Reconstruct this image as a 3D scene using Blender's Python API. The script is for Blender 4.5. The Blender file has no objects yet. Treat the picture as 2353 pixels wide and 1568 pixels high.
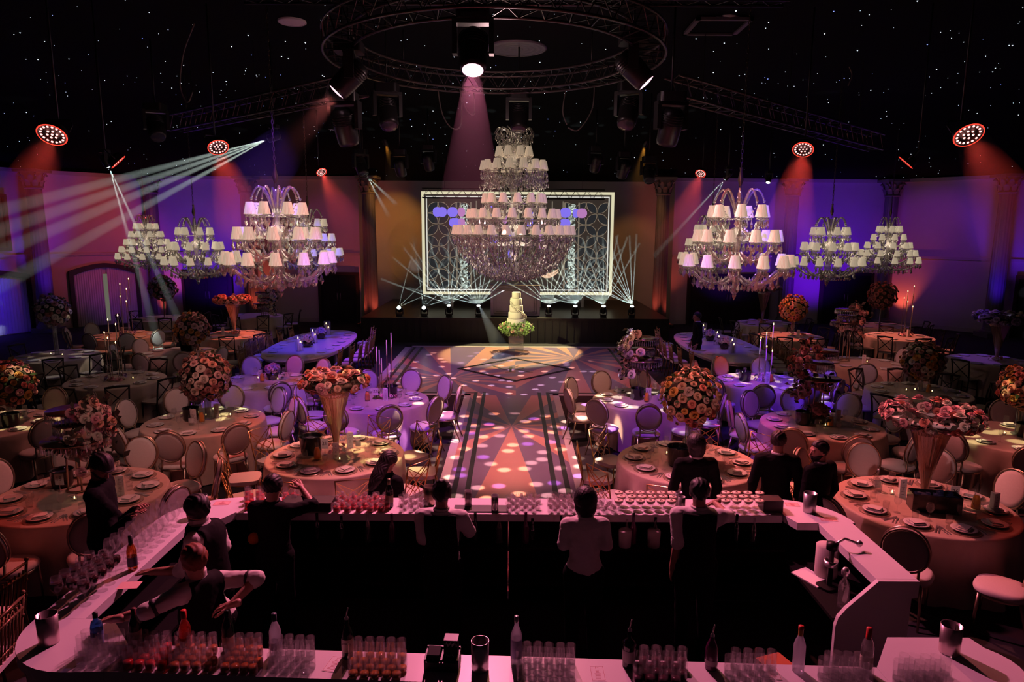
import bpy, math, random
import numpy as np
from mathutils import Vector, Matrix
SC = bpy.context.scene
COL = SC.collection
PI = math.pi
rad = math.radians
rng = random.Random(11)

# ---------------------------------------------------------------- camera model (used to turn photo points into places)
CAMH, FPX, TH, ROLL = 3.9, 1568.0, rad(9.3), rad(0.28)
CT, ST = math.cos(TH), math.sin(TH)

def ray(px, py):
    dx, dy = px - 1176.5, py - 784.0
    dx, dy = dx * math.cos(ROLL) - dy * math.sin(ROLL), dy * math.cos(ROLL) + dx * math.sin(ROLL)
    x, v = dx / FPX, dy / FPX
    return x, CT - v * ST, -ST - v * CT

def P(px, py, z=0.0):
    x, y, d = ray(px, py)
    t = (z - CAMH) / d
    return Vector((x * t, y * t, z))

def PY(px, py, Y):
    x, y, d = ray(px, py)
    t = Y / y
    return Vector((x * t, Y, CAMH + d * t))

def proj(p):
    X, Y, Z = p
    dz = Z - CAMH
    zc = Y * CT - dz * ST
    if zc < 0.1:
        return -9999, -9999
    dx, dy = FPX * X / zc, FPX * (-(Y * ST + dz * CT)) / zc
    return (1176.5 + dx * math.cos(-ROLL) - dy * math.sin(-ROLL), 784 + dy * math.cos(-ROLL) + dx * math.sin(-ROLL))

def in_view(p, m=60):
    a, b = proj(p)
    return -m < a < 2353 + m and -m < b < 1568 + m

# ---------------------------------------------------------------- mesh builder
class MB:
    def __init__(s):
        s.v = []; s.f = []; s.m = []; s.sm = []

    def add(s, vs, fs, mi=0, M=None, sm=True):
        o = len(s.v)
        if M is not None:
            vs = [M @ Vector(p) for p in vs]
        s.v.extend([tuple(p) for p in vs])
        for f in fs:
            s.f.append([i + o for i in f]); s.m.append(mi); s.sm.append(sm)
        return s

    def box(s, c, d, mi=0, M=None):
        x, y, z = c; a, b, e = d[0] / 2, d[1] / 2, d[2] / 2
        vs = [(x + i * a, y + j * b, z + k * e) for i in (-1, 1) for j in (-1, 1) for k in (-1, 1)]
        return s.add(vs, [(0, 1, 3, 2), (4, 6, 7, 5), (0, 4, 5, 1), (2, 3, 7, 6), (0, 2, 6, 4), (1, 5, 7, 3)], mi, M, False)

    def prism(s, poly, z0, z1, mi=0, M=None, sm=False):
        n = len(poly)
        vs = [(p[0], p[1], z0) for p in poly] + [(p[0], p[1], z1) for p in poly]
        fs = [list(range(n))[::-1], list(range(n, 2 * n))] + [(i, (i + 1) % n, n + (i + 1) % n, n + i) for i in range(n)]
        return s.add(vs, fs, mi, M, sm)

    def lathe(s, prof, n=16, mi=0, M=None, sm=True, rfun=None):
        vs = []; fs = []; rings = []
        for r, z in prof:
            if r < 1e-6:
                rings.append([len(vs)]); vs.append((0, 0, z))
            else:
                rings.append(list(range(len(vs), len(vs) + n)))
                for i in range(n):
                    a = 2 * PI * i / n
                    rr = r * (rfun(a, z) if rfun else 1)
                    vs.append((rr * math.cos(a), rr * math.sin(a), z))
        for A, B in zip(rings, rings[1:]):
            if len(A) == 1 and len(B) == 1:
                continue
            for i in range(n):
                j = (i + 1) % n
                if len(A) == 1: fs.append((A[0], B[j], B[i]))
                elif len(B) == 1: fs.append((A[i], A[j], B[0]))
                else: fs.append((A[i], A[j], B[j], B[i]))
        return s.add(vs, fs, mi, M, sm)

    def tube(s, pts, r, n=6, mi=0, M=None, closed=False, cap=True):
        pts = [Vector(p) for p in pts]
        k = len(pts)
        rs = r if isinstance(r, (list, tuple)) else [r] * k
        vs = []; fs = []; up = None
        for i, p in enumerate(pts):
            if closed: t = pts[(i + 1) % k] - pts[i - 1]
            else: t = pts[min(i + 1, k - 1)] - pts[max(i - 1, 0)]
            if t.length < 1e-9: t = Vector((0, 0, 1))
            t.normalize()
            if up is None:
                up = Vector((0, 0, 1)) if abs(t.z) < 0.9 else Vector((1, 0, 0))
            u = up - t * up.dot(t)
            if u.length < 1e-6: u = t.orthogonal()
            u.normalize(); up = u; w = t.cross(u)
            for j in range(n):
                a = 2 * PI * (j + .5) / n
                vs.append(p + (u * math.cos(a) + w * math.sin(a)) * rs[i])
        for i in range(k if closed else k - 1):
            b = (i + 1) % k
            for j in range(n):
                q = (j + 1) % n
                fs.append((i * n + j, i * n + q, b * n + q, b * n + j))
        if cap and not closed:
            fs.append(list(range(n))[::-1]); fs.append([(k - 1) * n + j for j in range(n)])
        return s.add(vs, fs, mi, M, n > 4)

    def ball(s, c, r, n=10, m=6, mi=0, sc=(1, 1, 1), M=None):
        pr = [(math.sin(PI * i / m), -math.cos(PI * i / m)) for i in range(m + 1)]
        pr[0] = (0, -1); pr[-1] = (0, 1)
        L = Matrix.Translation(Vector(c)) @ Matrix.Diagonal((r * sc[0], r * sc[1], r * sc[2], 1))
        return s.lathe(pr, n, mi, L if M is None else M @ L)

    def drop(s, c, h, r, mi=0):      # faceted crystal drop hanging from c
        x, y, z = c
        ring = [(x + r * math.cos(a), y + r * math.sin(a), z - h * .68) for a in [PI / 2 * i for i in range(4)]]
        return s.add([(x, y, z), (x, y, z - h)] + ring, [(0, 2 + i, 2 + (i + 1) % 4) for i in range(4)] + [(1, 2 + (i + 1) % 4, 2 + i) for i in range(4)], mi, None, False)

    def raw(s, V, F, mi=0):
        o = len(s.v)
        s.v.extend(map(tuple, V)); 
        for f in F:
            s.f.append([int(i) + o for i in f]); s.m.append(mi); s.sm.append(True)
        return s

    def mesh(s, name, mats):
        me = bpy.data.meshes.new(name)
        me.from_pydata(s.v, [], s.f)
        for mt in (mats if isinstance(mats, (list, tuple)) else [mats]):
            me.materials.append(mt)
        me.polygons.foreach_set('material_index', s.m)
        me.polygons.foreach_set('use_smooth', s.sm)
        me.update()
        return me

    def build(s, name, mats, parent=None, loc=None, rz=0, M=None):
        o = bpy.data.objects.new(name, s.mesh(name, mats))
        COL.objects.link(o)
        if parent: o.parent = parent
        if M is not None: o.matrix_local = M
        if loc is not None: o.location = loc
        if rz: o.rotation_euler = (0, 0, rz)
        return o

def inst(me, name, parent=None, loc=(0, 0, 0), rot=(0, 0, 0), sc=None):
    o = bpy.data.objects.new(name, me); COL.objects.link(o)
    o.parent = parent; o.location = loc; o.rotation_euler = rot
    if sc is not None: o.scale = (sc, sc, sc) if not isinstance(sc, (list, tuple)) else sc
    return o

LABELS = {}
def tag(o, label, cat, group=None, kind=None):
    o['label'] = label; o['category'] = cat
    if group: o['group'] = group
    if kind: o['kind'] = kind
    LABELS.setdefault(label, []).append(o)
    return o

def empty(name, label, cat, loc=(0, 0, 0), rz=0, group=None):
    o = bpy.data.objects.new(name, None); COL.objects.link(o)
    o.empty_display_size = .1
    o.location = loc; o.rotation_euler = (0, 0, rz)
    return tag(o, label, cat, group)

KIDS = {}
def kids(o):
    return [c for c in o.children]

def copy_tree(o, loc, rz, label, group=None, sc=None, cat=None):
    def cp(q, par):
        c = q.copy(); COL.objects.link(c); c.parent = par
        for ch in q.children: cp(ch, c)
        return c
    c = cp(o, None)
    c.location = loc; c.rotation_euler = (0, 0, rz)
    if sc is not None: c.scale = (sc, sc, sc)
    return tag(c, label, cat or c['category'], group or c.get('group'))

class Kind:
    """first placing moves the model itself, later ones copy it with all its parts"""
    def __init__(s, maker): s.maker = maker; s.o = None
    def put(s, loc, rz, label, group=None, sc=None):
        if s.o is None:
            s.o = s.maker()
            o = s.o; o.location = loc; o.rotation_euler = (0, 0, rz)
            if sc is not None: o.scale = (sc, sc, sc)
            LABELS.get(o.get('label'), [o]).remove(o) if o.get('label') else None
            return tag(o, label, o['category'], group or o.get('group'))
        return copy_tree(s.o, loc, rz, label, group, sc if sc is not None else 1.0)

def struct(o):
    o['kind'] = 'structure'; return o

# ---------------------------------------------------------------- materials
MATS = {}
def mat(name, col, rough=.5, metal=0.0, emit=None, es=0, trans=0, noise=None, spec=None, sheen=0, alpha=None, bump=None):
    if name in MATS: return MATS[name]
    m = bpy.data.materials.new(name); m.use_nodes = True
    nt = m.node_tree; b = nt.nodes['Principled BSDF']
    b.inputs['Base Color'].default_value = (*col, 1)
    b.inputs['Roughness'].default_value = rough
    b.inputs['Metallic'].default_value = metal
    if spec is not None: b.inputs['Specular IOR Level'].default_value = spec
    if trans: b.inputs['Transmission Weight'].default_value = trans
    if sheen: b.inputs['Sheen Weight'].default_value = sheen
    if alpha is not None: b.inputs['Alpha'].default_value = alpha
    if emit is not None:
        b.inputs['Emission Color'].default_value = (*emit, 1)
        b.inputs['Emission Strength'].default_value = es
    if noise:
        sc, amt = noise
        tc = nt.nodes.new('ShaderNodeTexCoord'); n = nt.nodes.new('ShaderNodeTexNoise')
        n.inputs['Scale'].default_value = sc; n.inputs['Detail'].default_value = 3
        r = nt.nodes.new('ShaderNodeMapRange'); r.inputs['To Min'].default_value = 1 - amt; r.inputs['To Max'].default_value = 1 + amt
        mx = nt.nodes.new('ShaderNodeVectorMath'); mx.operation = 'SCALE'
        mx.inputs[0].default_value = col
        nt.links.new(tc.outputs['Object'], n.inputs['Vector']); nt.links.new(n.outputs['Fac'], r.inputs['Value'])
        nt.links.new(r.outputs['Result'], mx.inputs['Scale']); nt.links.new(mx.outputs[0], b.inputs['Base Color'])
        if bump:
            bp = nt.nodes.new('ShaderNodeBump'); bp.inputs['Strength'].default_value = bump; bp.inputs['Distance'].default_value = .01
            nt.links.new(n.outputs['Fac'], bp.inputs['Height']); nt.links.new(bp.outputs[0], b.inputs['Normal'])
    MATS[name] = m
    if emit is not None: m.cycles.emission_sampling = 'NONE'
    return m

def clear_mat(name, tint=(1, 1, 1), gloss=.12, body=0.0, bodycol=(1, 1, 1), rough=.03, edge=.75):
    """thin glass / acrylic / crystal: see-through, mirror-like at grazing angles, with a little body"""
    if name in MATS: return MATS[name]
    m = bpy.data.materials.new(name); m.use_nodes = True
    nt = m.node_tree; nt.nodes.clear(); N = nt.nodes.new; L = nt.links.new
    out = N('ShaderNodeOutputMaterial'); tr = N('ShaderNodeBsdfTransparent'); gl = N('ShaderNodeBsdfGlossy')
    tr.inputs['Color'].default_value = (*tint, 1); gl.inputs['Roughness'].default_value = rough
    lw = N('ShaderNodeLayerWeight'); lw.inputs['Blend'].default_value = .35
    mr = N('ShaderNodeMapRange'); mr.inputs['To Min'].default_value = gloss; mr.inputs['To Max'].default_value = edge
    mx = N('ShaderNodeMixShader')
    L(lw.outputs['Facing'], mr.inputs['Value']); L(mr.outputs['Result'], mx.inputs['Fac'])
    base = tr
    if body:
        df = N('ShaderNodeBsdfDiffuse'); df.inputs['Color'].default_value = (*bodycol, 1)
        tl = N('ShaderNodeBsdfTranslucent'); tl.inputs['Color'].default_value = (*bodycol, 1)
        a = N('ShaderNodeMixShader'); L(df.outputs[0], a.inputs[1]); L(tl.outputs[0], a.inputs[2])
        b2 = N('ShaderNodeMixShader'); b2.inputs['Fac'].default_value = body
        L(tr.outputs[0], b2.inputs[1]); L(a.outputs[0], b2.inputs[2]); base = b2
    L(base.outputs[0], mx.inputs[1]); L(gl.outputs[0], mx.inputs[2]); L(mx.outputs[0], out.inputs['Surface'])
    MATS[name] = m
    return m

def emis(name, col, s):
    if name in MATS: return MATS[name]
    m = bpy.data.materials.new(name); m.use_nodes = True
    nt = m.node_tree; nt.nodes.clear()
    o = nt.nodes.new('ShaderNodeOutputMaterial'); e = nt.nodes.new('ShaderNodeEmission')
    e.inputs['Color'].default_value = (*col, 1); e.inputs['Strength'].default_value = s
    nt.links.new(e.outputs[0], o.inputs['Surface'])
    m.cycles.emission_sampling = 'NONE'
    MATS[name] = m
    return m

def rounded(w, h, r, n=4):
    pts = []
    for cx, cy, a0 in ((w / 2 - r, h / 2 - r, 0), (-w / 2 + r, h / 2 - r, 90), (-w / 2 + r, -h / 2 + r, 180), (w / 2 - r, -h / 2 + r, 270)):
        for i in range(n + 1):
            a = rad(a0 + 90 * i / n); pts.append((cx + r * math.cos(a), cy + r * math.sin(a)))
    return pts

def text_mesh(txt, size, m, extrude=.0008):
    cu = bpy.data.curves.new('lettering', 'FONT'); cu.body = txt; cu.size = size; cu.extrude = extrude
    cu.align_x = 'CENTER'; cu.align_y = 'CENTER'; cu.resolution_u = 3
    o = bpy.data.objects.new('lettering', cu); COL.objects.link(o)
    dg = bpy.context.evaluated_depsgraph_get()
    me = bpy.data.meshes.new_from_object(o.evaluated_get(dg)); me.name = 'lettering'
    bpy.data.objects.remove(o); bpy.data.curves.remove(cu)
    me.materials.clear(); me.materials.append(m)
    return me

ORD = ['first', 'second', 'third', 'fourth', 'fifth', 'sixth', 'seventh', 'eighth', 'ninth', 'tenth', 'eleventh', 'twelfth']
HOURS = ['twelve', 'one', 'two', 'three', 'four', 'five', 'six', 'seven', 'eight', 'nine', 'ten', 'eleven']
def clock(a, used=None):
    h = (90 - math.degrees(a)) / 30.0 % 12
    o = sorted(range(12), key=lambda i: min(abs(i - h), 12 - abs(i - h)))
    i = next(i for i in o if used is None or i not in used)
    if used is not None: used.add(i)
    return HOURS[i] + " o'clock"

# shared materials
M_gold = mat('gold_metal', (.55, .44, .32), .33, 1.0)
M_blackmetal = mat('black_metal', (.012, .012, .013), .42, .6)
M_black = mat('black_plastic', (.01, .01, .011), .45)
M_steel = mat('steel', (.74, .7, .7), .3, .85)
M_uphol = mat('ivory_upholstery', (.72, .66, .62), .75, noise=(60, .08), sheen=.2)
M_cloth = mat('sand_tablecloth', (.66, .52, .42), .62, noise=(9, .12), sheen=.15, bump=.15)
M_white = mat('white_porcelain', (.85, .82, .8), .25)
M_napkin = mat('napkin_linen', (.85, .81, .79), .85)
M_card = mat('card_paper', (.83, .8, .78), .8)
M_ink = mat('dark_ink', (.06, .04, .05), .7)
M_glass = clear_mat('clear_glass', (.985, .985, .985), .018, .02, (1, 1, 1), edge=.20)
M_crystal = clear_mat('crystal', (.95, .94, .92), .34, .26, (.95, .9, .87), .05, .85)
M_acrylic = clear_mat('clear_acrylic', (.93, .93, .93), .08, .06, (.9, .9, .9), .05, .6)
M_flame = emis('candle_flame', (1, .62, .22), 9)
M_wax = mat('candle_wax', (.85, .78, .66), .5)
# ================================================================ ROOM
def wall_mat():
    m = mat('wall_plaster', (.58, .5, .56), .85, noise=(1.2, .1))
    return m
M_wall = wall_mat()
M_carpet = mat('dark_carpet', (.02, .018, .022), .95, noise=(3, .5), bump=.2)
M_trim = mat('painted_trim', (.5, .43, .46), .6)
M_darkwood = mat('dark_stained_wood', (.03, .017, .014), .5, noise=(4, .3))
M_curtain = mat('sheer_curtain', (.6, .58, .66), .9, noise=(2, .08))
M_ceil = mat('black_ceiling_paint', (.0025, .0025, .003), .95, spec=.1)

fl = MB(); fl.box((0, 12, -.1), (48, 40, .2)); struct(fl.build('floor', M_carpet))

WL = [(-22.5, 6), (-20.6, 19.5), (-17.9, 25.9), (-15.0, 28.9), (-10.9, 28.8), (-6.3, 28.4)]
WR = [(6.6, 28.4), (11.5, 28.8), (15.7, 28.9), (18.5, 25.9), (21.2, 19.5), (22.8, 6)]
WTOP = 6.0
def wall_run(name, pts, top=WTOP):
    b = MB()
    n = len(pts)
    for p, q in zip(pts, pts[1:]):
        p, q = Vector((*p, 0)), Vector((*q, 0)); d = (q - p).normalized(); nrm = Vector((-d.y, d.x, 0)) * .25
        b.prism([p, q, q + nrm, p + nrm], 0, top)
    return struct(b.build(name, M_wall))
wall_run('wall_left', WL[0:3]); wall_run('wall_back_left', WL[2:])
wall_run('wall_back_right', WR[:4]); wall_run('wall_right', WR[3:])
wall_run('wall_stage', [(-6.3, 28.4), (-6.3, 30.2), (6.6, 30.2), (6.6, 28.4)])
def rail(name, pts, z, h, d):
    b = MB()
    for p, q in zip(pts, pts[1:]):
        p, q = Vector((*p, 0)), Vector((*q, 0)); t = (q - p).normalized(); nrm = Vector((t.y, -t.x, 0)) * d
        b.prism([p + nrm, q + nrm, q, p], z, z + h)
    return struct(b.build(name, M_trim))
rail('trim_1', WL, 2.8, .1, .05); rail('trim_2', WR, 2.8, .1, .05)
rail('baseboard_left', WL, 0, .16, .04); rail('baseboard_right', WR, 0, .16, .04)
rail('trim_3', WL, 5.86, .14, .1); rail('trim_4', WR, 5.86, .14, .1)

# ceiling: a black shallow dome that comes down to the wall tops
def ceil_z(x, y):
    d = min(29.5 - y, (24 - abs(x)) * .9, (46.2 - abs(x) * 1.0 - y) * .70)
    t = max(0.0, min(1.0, d / 9.0)); t = t * t * (3 - 2 * t)
    return 5.95 + 1.95 * t
cb = MB(); nx, ny = 46, 34
vs = [(-24 + 48 * i / nx, -2 + 33 * j / ny, ceil_z(-24 + 48 * i / nx, -2 + 33 * j / ny)) for i in range(nx + 1) for j in range(ny + 1)]
cb.add(vs, [(i * (ny + 1) + j, i * (ny + 1) + j + 1, (i + 1) * (ny + 1) + j + 1, (i + 1) * (ny + 1) + j) for i in range(nx) for j in range(ny)])
ceiling = struct(cb.build('ceiling', M_ceil))
sb = MB(); r5 = random.Random(5)
for k in range(1150):
    x, y = r5.uniform(-21, 21), r5.uniform(4, 28.3)
    if abs(x) / max(y, 1) > .85: continue
    z = ceil_z(x, y) - .02; r = r5.choice((.007, .009, .010, .012, .016))
    sb.add([(x + r * math.cos(a), y + r * math.sin(a), z + dz) for a, dz in [(PI / 3 * i, 0) for i in range(6)]] + [(x, y, z - r)], [(i, 6, (i + 1) % 6) for i in range(6)], 1 if r5.random() < .12 else 0)
st = sb.build('star_lights', [emis('star_white', (.75, .88, 1), 2.2), emis('star_blue', (.25, .35, 1), 2.0)], ceiling); st['kind'] = 'stuff'

# windows with curtains, doors
def on_seg(p, q, t, off=0.0):
    p, q = Vector((*p, 0)), Vector((*q, 0)); d = (q - p).normalized()
    return p + (q - p) * t + Vector((d.y, -d.x, 0)) * off, math.atan2(d.y, d.x)
def curtain_window(name, p, q, t, w, h, arch, mtl):
    c, a = on_seg(p, q, t, .02)
    M = Matrix.Translation(c) @ Matrix.Rotation(a, 4, 'Z')
    fr = MB()
    zt = lambda x: h + arch * max(0, 1 - (abs(x) / (w / 2)) ** 1.6)
    n = 12; out = []; inn = []
    for i in range(n + 1):
        x = -w / 2 + w * i / n
        out.append((x * (1 + .3 / w), zt(x) + .16)); inn.append((x, zt(x)))
    op = [(-w / 2 - .15, 0)] + out + [(w / 2 + .15, 0)]; ip = [(-w / 2, 0)] + inn + [(w / 2, 0)]
    k = len(op)
    vs = [(x, -.14, z) for x, z in op] + [(x, -.14, z) for x, z in ip] + [(x, 0, z) for x, z in op] + [(x, 0, z) for x, z in ip]
    fs = []
    for i in range(k - 1):
        fs += [(i, i + 1, k + i + 1, k + i), (2 * k + i, i, i + 1, 2 * k + i + 1), (k + i, k + i + 1, 3 * k + i + 1, 3 * k + i)]
    fr.add(vs, fs, 0, None, False)
    o = struct(fr.build(name, M_darkwood, None, M=M))
    for side, (x0, x1) in (('l', (-w / 2, -.08)), ('r', (.08, w / 2))):
        cu = MB(); m = 60; vv = []
        for i in range(m + 1):
            x = x0 + (x1 - x0) * i / m; y = -.06 + .03 * math.sin(i * 1.35) + .012 * math.sin(i * .5)
            vv += [(x, y, .03), (x, y * .6 - .02, zt(x))]
        cu.add(vv, [(2 * i, 2 * i + 2, 2 * i + 3, 2 * i + 1) for i in range(m)])
        struct(cu.build('window_curtain', mtl, o))
    bk = MB(); bk.box((0, -.008, h / 2), (w, .012, h)); struct(bk.build('window_pane', emis('window_dusk', (.75, .72, .55), .16), o))
curtain_window('window_1', WL[2], WL[3], .52, 2.2, 2.05, .28, M_curtain)
curtain_window('window_2', WL[1], WL[2], .70, 3.0, 2.0, .25, M_curtain)
def dark_window(name, p, q, t, w, z0, z1):
    c, a = on_seg(p, q, t, .0); M = Matrix.Translation(c) @ Matrix.Rotation(a, 4, 'Z')
    b = MB()
    for x in (-w / 2, w / 2): b.box((x, -.05, (z0 + z1) / 2), (.12, .1, z1 - z0))
    for z in (z0, z1): b.box((0, -.05, z), (w + .12, .1, .12))
    b.box((0, -.03, (z0 + z1) / 2), (.06, .06, z1 - z0))
    o = struct(b.build(name, M_darkwood, None, M=M))
    g = MB(); g.box((0, -.02, (z0 + z1) / 2), (w, .02, z1 - z0)); struct(g.build('window_pane', mat('dark_glass', (.008, .008, .012), .15), o))
dark_window('window_3', WL[1], WL[2], .72, 1.9, 3.1, 5.0)
dark_window('window_4', WR[3], WR[4], .26, 1.9, 2.95, 4.9)
def dark_door(name, p, q, t, w, h):
    c, a = on_seg(p, q, t, .0); M = Matrix.Translation(c) @ Matrix.Rotation(a, 4, 'Z')
    b = MB()
    for x in (-w / 2 - .06, w / 2 + .06): b.box((x, -.06, h / 2), (.12, .14, h))
    b.box((0, -.06, h + .05), (w + .24, .14, .12))
    o = struct(b.build(name, M_darkwood, None, M=M))
    for sx in (-1, 1):
        l = MB(); l.box((sx * w / 4, -.03, h / 2), (w / 2 - .01, .05, h))
        for zz, hh in ((h * .28, h * .38), (h * .74, h * .36)): l.box((sx * w / 4, -.06, zz), (w / 2 - .2, .02, hh))
        lf = struct(l.build('door_leaf', mat('black_door', (.01, .008, .009), .4), o))
        hd = MB(); hd.tube([(sx * .07, -.1, .95), (sx * .07, -.1, 1.25)], .012); struct(hd.build('door_handle', M_steel, lf))
dark_door('door_1', WL[3], WL[4], .52, 1.9, 2.0)
dark_door('door_2', WL[4], WL[5], .80, 1.5, 2.0)
dark_door('door_3', WR[0], WR[1], .50, 3.3, 2.0)
dark_door('door_4', WR[1], WR[2], .62, 2.0, 2.05)
dark_door('door_5', WR[3], WR[4], .22, 1.6, 2.2)

# fluted columns
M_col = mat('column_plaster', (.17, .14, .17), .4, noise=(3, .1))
def make_column():
    t = empty('fluted_column', 'x', 'column')
    s = MB(); s.lathe([(.29, .35), (.29, .5), (.275, 2.5), (.25, 5.28)], 64, 0, None, True, lambda a, z: 1 - .075 * max(0, math.sin(a * 16)))
    s.build('shaft', M_col, t)
    b = MB(); b.box((0, 0, .09), (.8, .8, .18)); b.lathe([(.38, .18), (.39, .22), (.36, .26), (.31, .28), (.33, .31), (.29, .36)], 32); b.build('base', M_col, t)
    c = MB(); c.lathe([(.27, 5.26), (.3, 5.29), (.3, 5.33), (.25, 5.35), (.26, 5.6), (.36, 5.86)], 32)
    for ring, (z0, h, r, n) in enumerate(((5.36, .26, .27, 8), (5.5, .3, .29, 8))):
        for i in range(n):
            a = 2 * PI * (i + .5 * ring) / n
            M = Matrix.Rotation(a, 4, 'Z')
            vs = []
            for j in range(5):
                u = j / 4; w = .1 * math.sin(PI * (.25 + .7 * u)); x = r + .02 + .1 * u ** 3 + .02 * u; z = z0 + h * (u if u < .9 else .84)
                vs += [(x, -w, z), (x + .03, 0, z), (x, w, z)]
            c.add(vs, [q for j in range(4) for q in ((3 * j, 3 * j + 1, 3 * j + 4, 3 * j + 3), (3 * j + 1, 3 * j + 2, 3 * j + 5, 3 * j + 4))], 0, M)
    for i in range(4):
        a = PI / 4 + PI / 2 * i
        c.tube([(.3 * math.cos(a), .3 * math.sin(a), 5.65), (.42 * math.cos(a), .42 * math.sin(a), 5.82), (.47 * math.cos(a), .47 * math.sin(a), 5.76), (.42 * math.cos(a), .42 * math.sin(a), 5.74)], .035)
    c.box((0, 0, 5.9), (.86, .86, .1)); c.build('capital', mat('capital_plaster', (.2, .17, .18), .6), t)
    return t
K_col = Kind(make_column)
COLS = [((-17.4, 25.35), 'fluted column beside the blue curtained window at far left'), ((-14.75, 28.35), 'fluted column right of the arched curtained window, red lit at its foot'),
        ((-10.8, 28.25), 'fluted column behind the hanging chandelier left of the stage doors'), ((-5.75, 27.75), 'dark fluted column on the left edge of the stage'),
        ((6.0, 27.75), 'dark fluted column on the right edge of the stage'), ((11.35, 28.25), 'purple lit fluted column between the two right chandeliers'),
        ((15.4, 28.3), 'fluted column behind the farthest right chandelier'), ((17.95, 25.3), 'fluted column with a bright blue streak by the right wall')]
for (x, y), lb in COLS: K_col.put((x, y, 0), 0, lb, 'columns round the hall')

# ---------------------------------------------------------------- dance floor
def dance_mat():
    m = bpy.data.materials.new('printed_dance_floor'); m.use_nodes = True
    nt = m.node_tree; b = nt.nodes['Principled BSDF']; N = nt.nodes.new; L = nt.links.new
    b.inputs['Roughness'].default_value = .3
    tc = N('ShaderNodeTexCoord'); sp = N('ShaderNodeSeparateXYZ'); L(tc.outputs['Object'], sp.inputs[0])
    def mth(op, a, b_=None, c=None):
        n = N('ShaderNodeMath'); n.operation = op
        for i, x in enumerate((a, b_, c)):
            if x is None: continue
            if isinstance(x, (int, float)): n.inputs[i].default_value = x
            else: L(x, n.inputs[i])
        return n.outputs[0]
    X, Y = sp.outputs[0], sp.outputs[1]
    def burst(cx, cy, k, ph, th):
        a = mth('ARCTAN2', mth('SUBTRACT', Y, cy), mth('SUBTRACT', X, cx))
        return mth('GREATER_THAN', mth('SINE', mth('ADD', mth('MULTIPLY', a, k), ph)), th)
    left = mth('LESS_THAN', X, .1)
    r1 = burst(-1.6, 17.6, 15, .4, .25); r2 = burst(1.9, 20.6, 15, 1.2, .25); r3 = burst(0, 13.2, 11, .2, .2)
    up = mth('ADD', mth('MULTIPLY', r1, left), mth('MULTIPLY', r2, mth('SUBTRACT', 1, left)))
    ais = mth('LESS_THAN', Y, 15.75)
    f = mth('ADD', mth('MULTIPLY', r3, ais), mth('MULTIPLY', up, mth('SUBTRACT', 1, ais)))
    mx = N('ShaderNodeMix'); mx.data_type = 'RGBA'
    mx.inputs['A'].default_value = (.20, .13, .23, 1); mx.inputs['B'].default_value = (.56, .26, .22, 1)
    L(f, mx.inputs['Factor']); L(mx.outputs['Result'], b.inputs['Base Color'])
    return m
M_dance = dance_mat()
M_fwhite = mat('floor_print_white', (.55, .46, .50), .3)
M_fblack = mat('floor_print_black', (.012, .011, .012), .4)
DX0, DX1, DY0, DY1 = -3.55, 3.75, 15.75, 22.65
d = MB()
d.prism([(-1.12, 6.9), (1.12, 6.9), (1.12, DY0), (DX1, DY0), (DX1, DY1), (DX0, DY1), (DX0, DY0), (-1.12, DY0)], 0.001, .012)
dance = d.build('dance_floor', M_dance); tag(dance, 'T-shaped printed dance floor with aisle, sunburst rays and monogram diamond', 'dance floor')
b = MB()
def strip(b, x0, y0, x1, y1, z=.014): b.prism([(x0, y0), (x1, y0), (x1, y1), (x0, y1)], .011, z)
for s, (xa, xb) in ((-1, (-1.12, -.98)), (1, (.98, 1.12))): strip(b, xa, 6.9, xb, DY0 + .14)
strip(b, DX0, DY0, -.98, DY0 + .14); strip(b, .98, DY0, DX1, DY0 + .14); strip(b, DX0, DY0, DX0 + .2, DY1); strip(b, DX1 - .2, DY0, DX1, DY1); strip(b, DX0, DY1 - .2, DX1, DY1)
b.build('white_border', M_fwhite, dance)
b = MB()
for x0, x1 in ((-.90, -.82), (-.70, -.62), (.62, .70), (.82, .90)): strip(b, x0, 6.9, x1, DY0 + .30, .017)
for x0, x1 in ((DX0 + .28, DX0 + .36), (DX0 + .52, DX0 + .60), (DX1 - .36, DX1 - .28), (DX1 - .60, DX1 - .52)): strip(b, x0, DY0 + .3, x1, DY1 - .3, .017)
for x0, x1 in ((DX0 + .6, -.9), (.9, DX1 - .6)): strip(b, x0, DY0 + .22, x1, DY0 + .28, .017)
cx, cy = .09, 18.85
for s in (1.0, .94):
    q = [(cx + 1.62 * s, cy), (cx, cy + 1.62 * s), (cx - 1.62 * s, cy), (cx, cy - 1.62 * s)]
    for i in range(4):
        b.tube([(*q[i], .015), (*q[(i + 1) % 4], .015)], .016, 4)
b.build('black_lines', M_fblack, dance)
b = MB()   # VR monogram in serif strokes
def stroke(pts, w): 
    for p, q in zip(pts, pts[1:]):
        p, q = Vector((*p, 0)), Vector((*q, 0)); t = (q - p).normalized(); n = Vector((-t.y, t.x, 0)) * w / 2
        b.prism([p + n, p - n, q - n, q + n], .011, .016)
ox, oy = .08, 18.85
stroke([(ox - .62, oy + .42), (ox - .28, oy - .1)], .07); stroke([(ox - .28, oy - .1), (ox + .1, oy + .42)], .03)
stroke([(ox - .12, oy - .42), (ox - .12, oy + .3)], .07); stroke([(ox - .26, oy - .42), (ox + .02, oy - .42)], .03)
arc = [(ox - .12 + .34 * math.sin(a) * 1.1, oy + .14 + .16 * math.cos(a)) for a in [PI * i / 10 for i in range(11)]]
stroke(arc, .045); stroke([(ox + .05, oy - .02), (ox + .4, oy - .42)], .06); stroke([(ox + .36, oy - .42), (ox + .5, oy - .42)], .03)
b.build('monogram', M_fblack, dance)

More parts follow.
